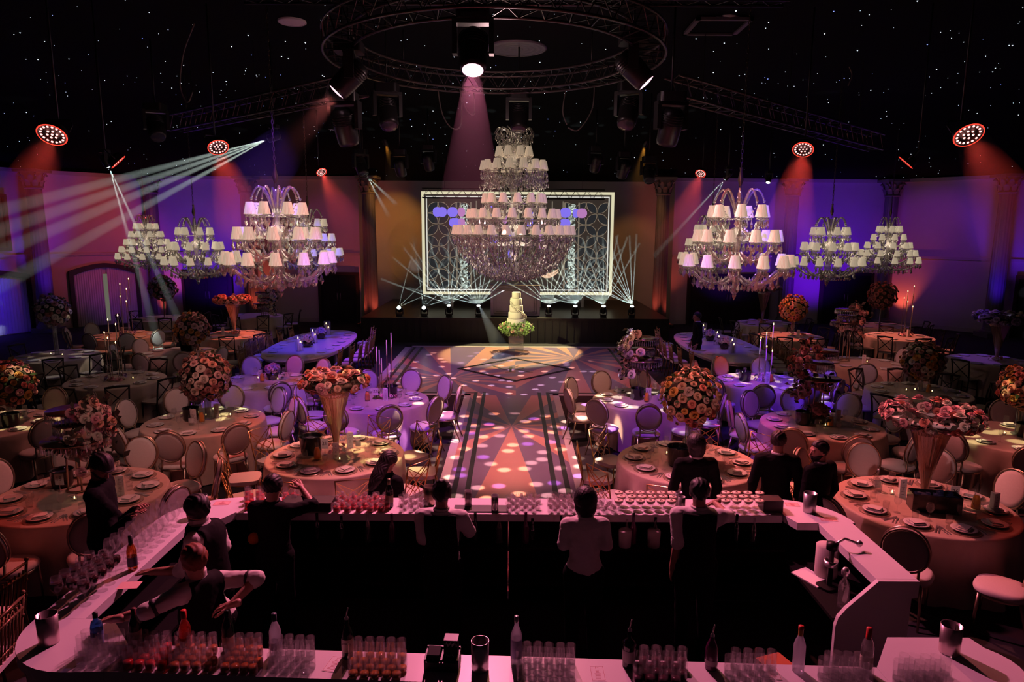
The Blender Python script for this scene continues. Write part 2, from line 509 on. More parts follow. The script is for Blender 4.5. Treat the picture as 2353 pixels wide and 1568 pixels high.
# ---------------------------------------------------------------- stage
STZ = .85
stage = empty('stage', 'wide black stage behind the dance floor under the screen', 'stage', (0.1, 25.5, 0))
M_stage = mat('black_stage_deck', (.014, .012, .011), .35, noise=(2, .4))
b = MB(); b.box((0, 1.2, STZ - .04), (10.7, 6.4, .08)); b.build('deck', M_stage, stage)
b = MB(); b.box((0, -1.96, STZ / 2 - .04), (10.7, .06, STZ - .08))
for i in range(43): b.box((-5.3 + i * .253, -2.0, STZ / 2 - .04), (.03, .03, STZ - .09))
b.build('skirt', mat('black_stage_skirt', (.012, .01, .009), .6), stage)

# big screen
SY = 26.9
sc_l, sc_r = PY(968, 560, SY).x, PY(1406, 560, SY).x
sc_b, sc_t = PY(1187, 677, SY).z, PY(1187, 441, SY).z
SW, SH, SCX, SCZ = sc_r - sc_l, sc_t - sc_b, (sc_l + sc_r) / 2, (sc_b + sc_t) / 2
scr = empty('video_screen', 'wide video wall above the stage with glowing cream border and petal lattice', 'screen', (SCX, SY, 0))
b = MB(); b.box((0, .1, SCZ), (SW - .1, .12, SH - .1))
for x in (-2.6, -.9, .9, 2.6): b.box((x, .2, (STZ + sc_b) / 2 + .1), (.1, .1, sc_b - STZ + .2))
b.build('panel', mat('screen_black', (.02, .017, .016), .3, emit=(.34, .25, .2), es=.09), scr)
def frame(w, h, t, y, dpt):
    q = MB()
    for s in (-1, 1):
        q.box((s * (w / 2 - t / 2), y, SCZ), (t, dpt, h)); q.box((0, y, SCZ + s * (h / 2 - t / 2)), (w - 2 * t, dpt, t))
    return q
frame(SW, SH, .10, 0, .14).build('border', emis('screen_cream', (.95, .88, .58), .75), scr)
frame(SW - .34, SH - .34, .035, .02, .02).build('inner_line', emis('screen_white', (.95, .93, .85), .8), scr)
# petal lattice left and right
lat = MB(); org = MB(); tile = MB()
def petal(bm, x, z, L, w, a):
    pts = []
    for i in range(9):
        u = i / 8; pts.append((-L / 2 + L * u, w * math.sin(PI * u) ** .8))
    pts = pts + [(-p[0], -p[1]) for p in pts[1:-1]]
    c, s = math.cos(a), math.sin(a)
    vs = [(x + p[0] * c - p[1] * s, .025, z + p[0] * s + p[1] * c) for p in pts]
    bm.add(vs, [list(range(len(vs)))[::-1]], 0, None, False)
    bm.tube([(v[0], .022, v[2]) for v in vs], .009, 4, 1, closed=True)
g = .43
for side in (-1, 1):
    for i in range(4):
        for j in range(9):
            x = side * (SW / 2 - .42 - i * g); z = SCZ - SH / 2 + .36 + j * g
            if z > SCZ + SH / 2 - .3: continue
            petal(lat, x, z, .56, .15, rad(45 if (i + j) % 2 else -45))
            h = g * .5; tb = org if i == 3 and j % 2 == 0 else (tile if (i + 2 * j) % 3 == 0 else None)
            if tb is not None:
                tb.add([(x - h, .036, z), (x, .036, z - h), (x + h, .036, z), (x, .036, z + h)], [(0, 1, 2, 3)], (1 if j < 3 else 0) if tb is org else 0, None, False)
lat.build('petal_lattice', [mat('screen_dark_petal', (.02, .02, .022), .3, emit=(.03, .035, .04), es=.5), emis('screen_gold_line', (.85, .66, .45), .34)], scr)
org.build('orange_tiles', [emis('screen_orange', (1, .38, .16), .75), emis('screen_red', (1, .12, .07), .75)], scr)
tile.build('grey_tiles', emis('screen_taupe', (.45, .3, .24), .3), scr)
# glitter columns
def glitter_mat():
    m = bpy.data.materials.new('screen_glitter'); m.use_nodes = True; nt = m.node_tree; nt.nodes.clear(); N = nt.nodes.new; L = nt.links.new
    o = N('ShaderNodeOutputMaterial'); e = N('ShaderNodeEmission'); v = N('ShaderNodeTexVoronoi'); tc = N('ShaderNodeTexCoord'); r = N('ShaderNodeValToRGB'); s = N('ShaderNodeSeparateColor')
    v.inputs['Scale'].default_value = 18; L(tc.outputs['Object'], v.inputs['Vector']); L(v.outputs['Color'], s.inputs[0]); L(s.outputs[0], r.inputs[0])
    r.color_ramp.elements[0].color = (.05, .05, .04, 1); r.color_ramp.elements[1].color = (.8, .95, .85, 1); r.color_ramp.elements[0].position = .3
    L(r.outputs[0], e.inputs['Color']); e.inputs['Strength'].default_value = .9; L(e.outputs[0], o.inputs[0]); m.cycles.emission_sampling = 'NONE'; return m
for px in (1064, 1311):
    b = MB(); x = PY(px, 560, SY).x - SCX; b.box((x, .03, SCZ - .1), (.28, .02, SH - .7)); b.build('glitter_column', glitter_mat(), scr)
b = MB()
for px in (1047, 1080, 1295, 1327): b.box((PY(px, 560, SY).x - SCX, .03, SCZ - .1), (.06, .02, SH - .6))
for k in range(9): b.box((-1.6 + k * .42, .03, SCZ + .2), (.05, .02, SH - 1.1))
b.build('gilded_line', emis('screen_gilt', (.55, .45, .34), .3), scr)
PILLM = [emis('screen_violet', (.27, .2, 1), .85), emis('screen_mauve', (.62, .26, .62), .75)]
def pill(px0, px1, py, h, mi):
    b = MB()
    p0, p1 = PY(px0, py, SY), PY(px1, py, SY); r = h * SY / FPX / 2
    cx, w = (p0.x + p1.x) / 2 - SCX, p1.x - p0.x
    q = rounded(w, 2 * r, min(r, w / 2) * .95, 6)
    b.add([(cx + x, -.02 - .003 * (px0 % 7), p0.z + z) for x, z in q], [list(range(len(q)))[::-1]], 0, None, False); b.build('glowing_disc', PILLM[mi], scr)
for a in [(992, 1012, 489, 22, 0), (1003, 1024, 489, 22, 0), (1025, 1049, 489, 22, 0), (1049, 1066, 489, 20, 1), (1029, 1056, 513, 20, 0), (1050, 1066, 513, 20, 1), (1284, 1309, 488, 22, 0), (1313, 1328, 489, 20, 0), (1322, 1346, 489, 21, 1), (1283, 1308, 512, 20, 0),
          (1120, 1134, 478, 8, 0), (1150, 1162, 500, 30, 1), (1205, 1222, 500, 40, 0), (1165, 1180, 560, 70, 0), (1125, 1140, 545, 40, 0), (1236, 1248, 550, 45, 1)]: pill(*a)
pass
b = MB()
c = PY(1255, 622, SY)
for k in (0, 1):
    b.tube([(c.x - SCX - .45 + .9 * u, -.01, c.z - .02 - .1 * k + .28 * (u - .55) ** 2 * 1.6 - .12 * math.sin(PI * u)) for u in [i / 10 for i in range(11)]], [.02 + .035 * math.sin(PI * i / 10 * .9 + .2) for i in range(11)], 6)
b.build('peach_curves', emis('screen_peach', (1, .62, .42), .75), scr)

# DJ booth, cake
b = empty('dj_booth', 'panelled booth centred on the stage in front of the screen', 'booth', (PY(1183, 690, 24.3).x, 24.3, STZ))
bh = PY(1183, 655, 24.3).z - STZ
q = MB(); q.box((0, 0, bh / 2), (1.74, .6, bh - .06)); q.box((0, .05, bh - .02), (1.8, .75, .05)); q.build('carcass', mat('booth_paint', (.3, .22, .27), .5), b)
q = MB()
for w, h, t in ((1.5, bh - .2, .03), (1.36, bh - .34, .02)):
    for s in (-1, 1): q.box((s * w / 2, -.31, bh / 2), (t, .02, h)); q.box((0, -.31, bh / 2 + s * h / 2), (w, .02, t))
q.build('moulding', mat('booth_moulding', (.12, .09, .1), .4), b)
q = MB(); q.box((0, -.3, bh), (1.82, .05, .03)); q.build('gilt_edge', M_gold, b)
# ================================================================ RIGGING AND LAMPS
M_truss = mat('truss_black', (.09, .075, .07), .3, .75)
def align(p, q):      # matrix at p whose +X runs towards q, +Z roughly up
    p, q = Vector(p), Vector(q); x = (q - p).normalized(); y = Vector((0, 0, 1)).cross(x)
    if y.length < 1e-4: y = Vector((0, 1, 0))
    y.normalize(); z = x.cross(y)
    return Matrix.Translation(p) @ Matrix((x, y, z)).transposed().to_4x4()
def box_truss(name, label, p, q, w=.3, group=None, step=.42):
    L = (Vector(q) - Vector(p)).length; M = align(p, q)
    root = empty(name, label, 'truss', (0, 0, 0), 0, group); root.matrix_world = M
    b = MB()
    for y in (-w / 2, w / 2):
        for z in (-w / 2, w / 2): b.tube([(0, y, z), (L, y, z)], .025, 6)
    b.build('chords', M_truss, root)
    c = MB(); n = max(2, int(L / step))
    for i in range(n):
        x0, x1 = L * i / n, L * (i + 1) / n; xm = (x0 + x1) / 2
        for y in (-w / 2, w / 2): c.tube([(x0, y, -w / 2), (xm, y, w / 2), (x1, y, -w / 2)], .011, 4)
        for z in (-w / 2, w / 2): c.tube([(x0, -w / 2, z), (xm, w / 2, z), (x1, -w / 2, z)], .011, 4)
    c.build('lacing', M_truss, root)
    h = MB()
    for u in (.12, .5, .88):
        wp = M @ Vector((L * u, 0, w / 2)); top = ceil_z(wp.x, wp.y) - wp.z
        h.tube([(L * u, 0, w / 2), tuple(M.inverted() @ (wp + Vector((0, 0, max(.1, top)))))], .008, 4)
    h.build('hanger_wire', M_truss, root)
    return root
RC = Vector((-.32, 12.7, 6.85)); RO, RI, RH = 2.95, 2.48, .34
ring = empty('ring_truss', 'big circular black lighting truss hanging from the ceiling centre', 'truss', RC)
b = MB(); NR = 96
for r in (RO, RI):
    for z in (0, RH): b.tube([(r * math.cos(2 * PI * i / NR), r * math.sin(2 * PI * i / NR), z) for i in range(NR)], .026, 6, closed=True)
b.build('chords', M_truss, ring)
b = MB(); n = 40
for i in range(n):
    a0, a1, a2 = 2 * PI * i / n, 2 * PI * (i + .5) / n, 2 * PI * (i + 1) / n
    pt = lambda r, a, z: (r * math.cos(a), r * math.sin(a), z)
    for r in (RO, RI): b.tube([pt(r, a0, 0), pt(r, a1, RH), pt(r, a2, 0)], .011, 4)
    for z in (0, RH): b.tube([pt(RI, a0, z), pt(RO, a1, z), pt(RI, a2, z)], .011, 4)
b.build('lacing', M_truss, ring)
for a in [PI / 4 + PI / 2 * i for i in range(4)]:
    b = MB(); b.tube([(2.7 * math.cos(a), 2.7 * math.sin(a), RH), (2.7 * math.cos(a), 2.7 * math.sin(a), 1.02)], .012, 5); b.build('hanger_rod', M_truss, ring)
box_truss('box_truss', 'straight black box truss running left from the ring truss', (-2.9, 13.6, 6.6), PY(400, 292, 17.5), .36)
box_truss('box_truss', 'straight black box truss running right from the ring truss', (3.0, 13.6, 6.6), PY(2010, 320, 17.5), .36)
box_truss('box_truss', 'black box truss along the top edge of the video screen', PY(968, 446, 26.3), PY(1385, 446, 26.3), .34)
box_truss('box_truss', 'black cross truss above the ring truss', (-4.2, 11.2, 7.5), (4.2, 11.2, 7.5), .28)

def rot_to(v):        # rotation whose -Z looks along v
    return Vector(v).to_track_quat('-Z', 'Y').to_euler()
M_lens_dark = mat('lens_glass_dark', (.05, .05, .06), .05, 0, spec=.8)
LENS = {'pink': emis('lens_pink', (1, .56, .70), 2.0), 'white': emis('lens_white', (.85, 1, .95), 9), 'amber': emis('lens_amber', (1, .38, .04), 3), 'dark': M_lens_dark}
M_yoke = mat('fixture_black', (.014, .013, .014), .35)
def moving_head(loc, aim, label, lens='dark', s=1.0, up=False, group=None):
    t = empty('moving_head_light', label, 'stage light', loc, 0, group)
    a = Vector(aim).normalized(); f = 1 if up else -1
    b = MB(); b.prism(rounded(.34 * s, .3 * s, .05 * s), 0, f * .12 * s) if up else b.prism(rounded(.34 * s, .3 * s, .05 * s), -.12 * s, 0)
    b.build('base', M_yoke, t)
    y = MB(); az = math.atan2(a.y, a.x) - PI / 2
    Mz = Matrix.Rotation(az, 4, 'Z')
    for sx in (-1, 1): y.box((sx * .19 * s, 0, f * .28 * s), (.05 * s, .12 * s, .34 * s), 0, Mz)
    y.box((0, 0, f * .13 * s), (.42 * s, .14 * s, .05 * s), 0, Mz)
    y.build('yoke', M_yoke, t)
    h = MB(); h.lathe([(0, .22 * s), (.1 * s, .21 * s), (.145 * s, .14 * s), (.15 * s, 0), (.14 * s, -.2 * s), (.125 * s, -.25 * s), (.11 * s, -.25 * s)], 20)
    for k in range(5): h.lathe([(.15 * s, (.02 + .03 * k) * s), (.158 * s, (.025 + .03 * k) * s), (.15 * s, (.03 + .03 * k) * s)], 20)
    q = a.to_track_quat('-Z', 'Y').to_matrix().to_4x4()
    ho = h.build('lamp_head', M_yoke, t, M=Matrix.Translation((0, 0, f * .4 * s)) @ q)
    l = MB(); l.lathe([(0, -.262 * s), (.06 * s, -.26 * s), (.118 * s, -.245 * s)], 20); l.build('lens', LENS[lens], ho)
    return t, Vector(loc) + Vector((0, 0, f * .4 * s)) + a * .3 * s
LIGHTS = []
def spot(loc, to, power, col, size=20, blend=.4, r=.05, vol=None):
    d = bpy.data.lights.new('spot', 'SPOT'); d.energy = power; d.color = col; d.spot_size = rad(size); d.spot_blend = blend; d.shadow_soft_size = r
    o = bpy.data.objects.new('spot_lamp', d); COL.objects.link(o); o.location = loc
    o.rotation_euler = rot_to(Vector(to) - Vector(loc)); LIGHTS.append(o); return o
def point(loc, power, col, r=.1):
    d = bpy.data.lights.new('bulb_fill', 'POINT'); d.energy = power; d.color = col; d.shadow_soft_size = r
    o = bpy.data.objects.new('bulb_fill_lamp', d); COL.objects.link(o); o.location = loc; LIGHTS.append(o); return o

# haze: smoke that hangs where the beams cross it (scatters the lamps' light, gives off none itself)
def haze_mat(den, aniso=.3):
    k = 'haze_%.3f_%.2f' % (den, aniso)
    if k in MATS: return MATS[k]
    m = bpy.data.materials.new(k); m.use_nodes = True; nt = m.node_tree; nt.nodes.clear()
    o = nt.nodes.new('ShaderNodeOutputMaterial'); v = nt.nodes.new('ShaderNodeVolumeScatter')
    v.inputs['Density'].default_value = den; v.inputs['Anisotropy'].default_value = aniso
    nt.links.new(v.outputs[0], o.inputs['Volume']); MATS[k] = m; return m
def haze(loc, aims, length, r0, half, den, label, aniso=.3):
    b = MB()
    for aim in aims:
        a = Vector(aim).normalized(); M = Matrix.Translation(Vector(loc)) @ a.to_track_quat('Z', 'Y').to_matrix().to_4x4()
        b.lathe([(0, .02), (r0, .021), (r0 + length * math.tan(rad(half)), length), (0, length + .001)], 20, 0, M)
    o = b.build('haze', haze_mat(den, aniso)); tag(o, label, 'light beam', None, 'stuff'); return o

# LED par cans with a ring of red diodes
M_led = emis('red_diode', (1, .36, .33), 3.2)
M_ledrim = emis('red_rim', (1, .05, .03), 1.6)
def make_par(s=1.0):
    t = empty('led_par_light', 'x', 'stage light')
    b = MB(); b.lathe([(0, .16), (.1, .155), (.165, .1), (.18, .03), (.185, 0), (.18, -.012), (.168, -.01), (.168, .005), (0, .006)], 28); b.build('housing', M_yoke, t)
    b = MB(); b.lathe([(.170, -.012), (.180, -.016), (.186, -.008)], 32); b.build('rim', M_ledrim, t)
    for ri, n in ((.06, 6), (.135, 16)):
        for i in range(n):
            a = 2 * PI * i / n; d = MB(); d.lathe([(.016, .0), (.014, -.006), (0, -.008)], 8)
            d.build('diode', M_led, t, loc=(ri * math.cos(a), ri * math.sin(a), .002))
    d = MB(); d.lathe([(.016, 0), (.014, -.006), (0, -.008)], 8); d.build('diode', M_led, t, loc=(0, 0, .002))
    b = MB(); b.tube([(-.2, 0, .06), (-.21, 0, .2), (-.16, 0, .3), (.16, 0, .3), (.21, 0, .2), (.2, 0, .06)], .012, 5); b.build('yoke', M_yoke, t)
    return t
K_par = Kind(make_par)
RED = (1, .07, .05)
PARS = [((115, 320), 9.6, (.10, -.75, -.85), 'red glowing LED par lamp at the far left of the ceiling', 1), ((497, 345), 13.0, (.42, -.55, -.8), 'red glowing LED par lamp left of the crossing white beams', 1),
        ((735, 400), 22.5, (.5, -.6, -.75), 'small red glowing LED par lamp above the left chandeliers', .9), ((2221, 300), 9.4, (-.05, -.8, -.8), 'red glowing LED par lamp at the far right of the ceiling', 1),
        ((1841, 337), 13.0, (-.34, -.6, -.8), 'red glowing LED par lamp above the right chandeliers', 1), ((1606, 395), 22.5, (-.42, -.65, -.75), 'small red glowing LED par lamp left of the right chandelier chain', .9),
        ((267, 381), 13.0, (.65, .35, -.75), 'edge-on red LED par lamp above the narrow white beam', .9), ((2078, 364), 13.0, (-.6, .35, -.75), 'edge-on red LED par lamp on the right of the ceiling', .9)]
for (px, py), Y, aim, lb, s in PARS:
    p = PY(px, py, Y); o = K_par.put(p, 0, lb, 'red par lamps under the ceiling', s); o.rotation_mode = 'XYZ'; o.rotation_euler = rot_to(aim)
    a = Vector(aim).normalized()
    hb = MB(); top = ceil_z(p.x, p.y); up = p - a * .3 * s
    hb.tube([up, (up.x, up.y, top)], .015, 5); hp = hb.build('hanging_pole', M_yoke)
    tag(hp, lb.replace('red glowing LED par lamp', 'thin black drop pole holding the red par lamp').replace('edge-on red LED par lamp', 'thin black drop pole holding the edge-on red lamp').replace('small thin', 'thin').replace(' of the ceiling', ''), 'pole')
    if 'edge-on' not in lb:
        L = 1.5 if s == 1 else 3.5
        spot(p + a * .03, p + a * 5, 280 if Y < 10 else 620, RED, 44, .8, .1)
        tgt = a + Vector((0, 0.25, -.1))
        haze(p + a * .05, [a], 2.1 if s == 1 else 3.4, .17, 9, .085, lb.replace('red glowing LED par lamp', 'red light beam in haze under the par lamp'), .0)
    else:
        spot(p + a * .03, p + a * 5, 350, RED, 40, .8, .1)

# moving heads on the ring truss and around
PINK = (1, .30, .36)
MH = [((1080, 178), 9.9, (.0, -.42, -.9), 'pink', 'moving head with a bright pink lens on the near side of the ring'), ((757, 226), 11.9, (-.68, -.1, -.72), 'pink', 'moving head with a tilted pink lens left of the ring'),
      ((1490, 199), 11.9, (.68, -.1, -.72), 'pink', 'moving head with a tilted pink lens right of the ring'), ((1187, 268), 15.9, (0, -.4, -.9), 'dark', 'unlit black moving head in front of the great chandelier top'),
      ((885, 262), 14.2, (.2, -.5, -.85), 'dark', 'unlit black moving head left of the great chandelier'), ((1440, 255), 14.2, (-.25, -.5, -.85), 'dark', 'unlit black moving head right of the great chandelier'),
      ((788, 292), 12.4, (.1, .4, -.9), 'dark', 'unlit moving head with taupe shell below the left pink lens'), ((1536, 285), 12.4, (-.1, .4, -.9), 'dark', 'unlit moving head with taupe shell below the right pink lens'),
      ((355, 300), 15.5, (.3, -.5, -.8), 'dark', 'unlit black moving head at the left end of the straight truss'), ((915, 385), 21.5, (.1, .5, -.8), 'dark', 'unlit black moving head left above the screen'),
      ((980, 372), 22.5, (.1, .5, -.8), 'dark', 'unlit black moving head just left of the great chandelier'), ((1365, 372), 22.5, (-.1, .5, -.8), 'dark', 'unlit black moving head just right of the great chandelier'),
      ((1430, 385), 21.5, (-.2, .5, -.8), 'dark', 'unlit black moving head right above the screen'), ((1487, 395), 21.0, (0, -.5, -.8), 'dark', 'boxy black moving head by the right stage column'), ((825, 385), 21.0, (.3, -.3, -.8), 'dark', 'boxy black moving head by the left stage column')]
HEADS = {}
for k, ((px, py), Y, aim, lens, lb) in enumerate(MH):
    s = 1.35 if k < 8 else 1.2
    a = Vector(aim).normalized(); p = PY(px, py, Y) - a * .33 * s if lens == 'pink' else PY(px, py, Y)
    t, lp = moving_head(p + Vector((0, 0, .4 * s)), aim, lb, lens, s, False, 'moving heads hung from the trusses'); HEADS[(px, py)] = lp
    q = p + Vector((0, 0, .4 * s))
    topz = ceil_z(q.x, q.y)
    for ob in t.children:
        if ob.name.startswith('base'):
            c = MB(); c.tube([(0, 0, 0), (0, 0, topz - q.z)], .02, 5); c.build('clamp_pole', M_yoke, ob)
# beam heads and small profile lamps high on the walls
BH = [((608, 327), 15.5, (-.86, -.05, -.36), 'white', 'small beam moving head throwing long white rays to the left'), ((248, 396), 16.5, (.30, .25, -.9), 'white', 'small beam moving head throwing narrow rays down at far left'),
      ((840, 409), 22.0, (.5, .4, -.6), 'white', 'small beam lamp beside the left stage column'), ((1660, 409), 22.0, (-.5, .3, -.7), 'white', 'small beam lamp right of the stage above the red lamp'),
      ((1761, 416), 24.0, (-.2, -.3, -.7), 'white', 'small white lamp high on the right wall'), ((884, 338), 25.0, (.15, .6, -.75), 'amber', 'amber lamp left above the screen'), ((1476, 336), 25.0, (-.15, .6, -.75), 'amber', 'amber lamp right above the screen')]
for (px, py), Y, aim, lens, lb in BH:
    p = PY(px, py, Y); a = Vector(aim).normalized(); s = .62
    t, lp = moving_head(p - a * .3 * s + Vector((0, 0, .4 * s)), aim, lb, lens, s, False, 'small beam lamps under the ceiling'); HEADS[(px, py)] = lp
    q = t.location
    c = MB(); c.tube([(0, 0, 0), (0, 0, max(.1, ceil_z(q.x, q.y) - q.z))], .02, 5)
    for ob in t.children:
        if ob.name.startswith('base'): c.build('clamp_pole', M_yoke, ob)
# heads on the stage floor
SH8 = [(917, 700), (974, 699), (1031, 702), (1099, 701), (1260, 700), (1321, 698), (1386, 697), (1451, 697)]
for k, (px, py) in enumerate(SH8):
    p = PY(px, py, 24.0); p.z = STZ
    aim = Vector((0, -.75, .35)) if k < 2 else Vector((0, -.35, .8))
    t, lp = moving_head(p, aim, 'small beam head on the stage edge, %s from the left' % ORD[k], 'white', .62, True, 'beam heads along the stage edge'); HEADS[(px, py)] = lp

# ceiling details
def disc_thing(name, label, cat, px, py, Y, r, m, zoff=.03):
    p = PY(px, py, Y); z = ceil_z(p.x, p.y); t = (z - CAMH) / (p.z - CAMH); p = Vector((p.x * t, p.y * t, z - zoff))
    root = empty(name, label, cat, p)
    b = MB(); b.lathe([(r, .03), (r, 0), (r * .93, -.012), (r * .9, -.004)], 36); b.build('rim', m, root)
    for k in range(4): 
        b = MB(); rr = r * (.78 - .2 * k); b.lathe([(rr + .03, 0), (rr, -.008), (rr - .05 if rr > .06 else 0, 0)], 32); b.build('grille_ring', m, root)
    b = MB(); b.lathe([(r * .9, .0), (0, .001)], 32); b.build('grille', m, root)
    return root
M_vent = mat('vent_white', (.85, .72, .74), .6)
disc_thing('ceiling_speaker', 'round pale ceiling speaker left of the ring truss', 'speaker', 664, 53, 14, .27, M_vent)
disc_thing('ceiling_speaker', 'round pale ceiling speaker right of the ring truss', 'speaker', 1660, 39, 13.5, .27, M_vent)
disc_thing('ceiling_rose', 'large dark round ceiling rose seen through the ring truss', 'ceiling rose', 1180, 110, 15, .68, mat('rose_dark', (.16, .13, .15), .4))
p = P(1640, 68, 7.75); t = empty('ceiling_hatch', 'dark square hatch frame in the ceiling near the right speaker', 'hatch', (p.x, p.y, 7.86))
b = MB()
for s in (-1, 1): b.box((s * .5, 0, -.02), (.08, 1.08, .05)); b.box((0, s * .5, -.02), (1.08, .08, .05))
b.build('frame', mat('hatch_frame', (.12, .1, .11), .5), t)
b = MB(); b.box((0, 0, .0), (.96, .96, .02)); b.build('panel', M_ceil, t)
# drooping cables
M_cable = mat('cable_grey', (.12, .1, .09), .5)
CB = [([(440, 60), (415, 130), (408, 205), (425, 242), (437, 218)], 13, 'single cable loop drooping from the ceiling at upper left'), ([(1000, 205), (1012, 265), (1035, 297), (1055, 285), (1053, 205)], 15.4, 'cable loop drooping below the ring on its left'),
      ([(1050, 205), (1068, 255), (1085, 262), (1083, 215)], 15.3, 'short cable loop by the pink beam below the ring'), ([(1295, 200), (1288, 255), (1298, 285)], 15.4, 'cable strand hanging below the ring on its right'),
      ([(1360, 195), (1355, 250), (1325, 297), (1300, 292)], 15.3, 'cable loop drooping below the ring on its right'), ([(1945, 145), (1952, 165), (1943, 190)], 15, 'short cable hanging at upper right')]
for pts, Y, lb in CB:
    w = [PY(x, y, Y) for x, y in pts]; fine = []
    for i in range(len(w) - 1):
        p0, p1, p2, p3 = w[max(i - 1, 0)], w[i], w[i + 1], w[min(i + 2, len(w) - 1)]
        for k in range(6):
            u = k / 6; fine.append(.5 * ((2 * p1) + (p2 - p0) * u + (2 * p0 - 5 * p1 + 4 * p2 - p3) * u * u + (3 * p1 - p0 - 3 * p2 + p3) * u ** 3))
    fine.append(w[-1]); b = MB(); b.tube(fine, .014, 6); tag(b.build('cable', M_cable), lb, 'cable')

# ---------------------------------------------------------------- chandeliers
M_shade = mat('pleated_shade', (.8, .74, .66), .8, emit=(1, .80, .55), es=.42)
M_shade2 = mat('pleated_shade_beige', (.62, .48, .36), .8, emit=(1, .76, .52), es=.36)
def pleat_bands(m):  # light and dark bands of the folds painted into colour and glow
    nt = m.node_tree; N = nt.nodes.new; L = nt.links.new; b = nt.nodes['Principled BSDF']
    tc = N('ShaderNodeTexCoord'); sp = N('ShaderNodeSeparateXYZ'); at = N('ShaderNodeMath'); at.operation = 'ARCTAN2'; mu = N('ShaderNodeMath'); mu.operation = 'MULTIPLY'; mu.inputs[1].default_value = 26
    si = N('ShaderNodeMath'); si.operation = 'SINE'; mr = N('ShaderNodeMapRange'); mr.inputs['From Min'].default_value = -1; mr.inputs['To Min'].default_value = .62; mr.inputs['To Max'].default_value = 1.08
    L(tc.outputs['Object'], sp.inputs[0]); L(sp.outputs[1], at.inputs[0]); L(sp.outputs[0], at.inputs[1]); L(at.outputs[0], mu.inputs[0]); L(mu.outputs[0], si.inputs[0]); L(si.outputs[0], mr.inputs['Value'])
    for key in ('Base Color', 'Emission Color'):
        v = N('ShaderNodeVectorMath'); v.operation = 'SCALE'; v.inputs[0].default_value = b.inputs[key].default_value[:3]; L(mr.outputs[0], v.inputs['Scale']); L(v.outputs[0], b.inputs[key])
pleat_bands(M_shade); pleat_bands(M_shade2)
M_arm = clear_mat('arm_glass', (.93, .91, .9), .3, .3, (.9, .82, .78), .06, .85)
M_chain = mat('chandelier_chain', (.2, .16, .12), .35, .9)
def shade_mesh(ms):
    b = MB(); b.lathe([(.098, 0), (.092, .03), (.060, .19)], 52, 0, None, True, lambda a, z: 1 + .03 * math.cos(a * 26))
    b.lathe([(.099, -.004), (.102, .004), (.097, .006)], 32); b.lathe([(.060, .186), (.063, .192), (.058, .193)], 24)
    return b.mesh('lamp_shade', ms)
ME_shade = shade_mesh(M_shade); ME_shade2 = shade_mesh(M_shade2)
def arm_mesh(r, drop, rise):
    """an S-curved glass arm from the column out to the cup, with drip pan and candle"""
    b = MB(); pts = []
    for i in range(15):
        u = i / 14; x = .07 + (r - .07) * u
        z = -drop * math.sin(PI * min(1, u * 1.15)) ** 1.0 * (1 - u * .3) + rise * max(0, (u - .55) / .45) ** 2
        pts.append((x, 0, z))
    b.tube(pts, [.016 + .008 * math.sin(PI * i / 14) for i in range(15)], 6)
    e = pts[-1]; T = Matrix.Translation(e)
    b.lathe([(.012, 0), (.075, .03), (.085, .045), (.03, .04), (.02, .06)], 14, 0, T)
    b.lathe([(.018, .05), (.018, .19), (0, .19)], 8, 1, T)
    return b.mesh('arm', [M_arm, M_white]), e
def drops_mesh(e, rr=.08, n=6, h=.13):
    b = MB()
    for i in range(n):
        a = 2 * PI * i / n + .3
        x, y = e[0] + rr * math.cos(a), e[1] + rr * math.sin(a)
        b.ball((x, y, e[2] + .02), .011, 6, 4); b.drop((x, y, e[2] + .01), h * (1.15 if i % 2 else .8), .026)
    b.drop((e[0] - .2 * e[0], e[1], e[2] - .12), .2, .04); b.drop((e[0] - .45 * e[0], e[1], e[2] - .15), .2, .04)
    return b.mesh('crystal_drop', M_crystal)
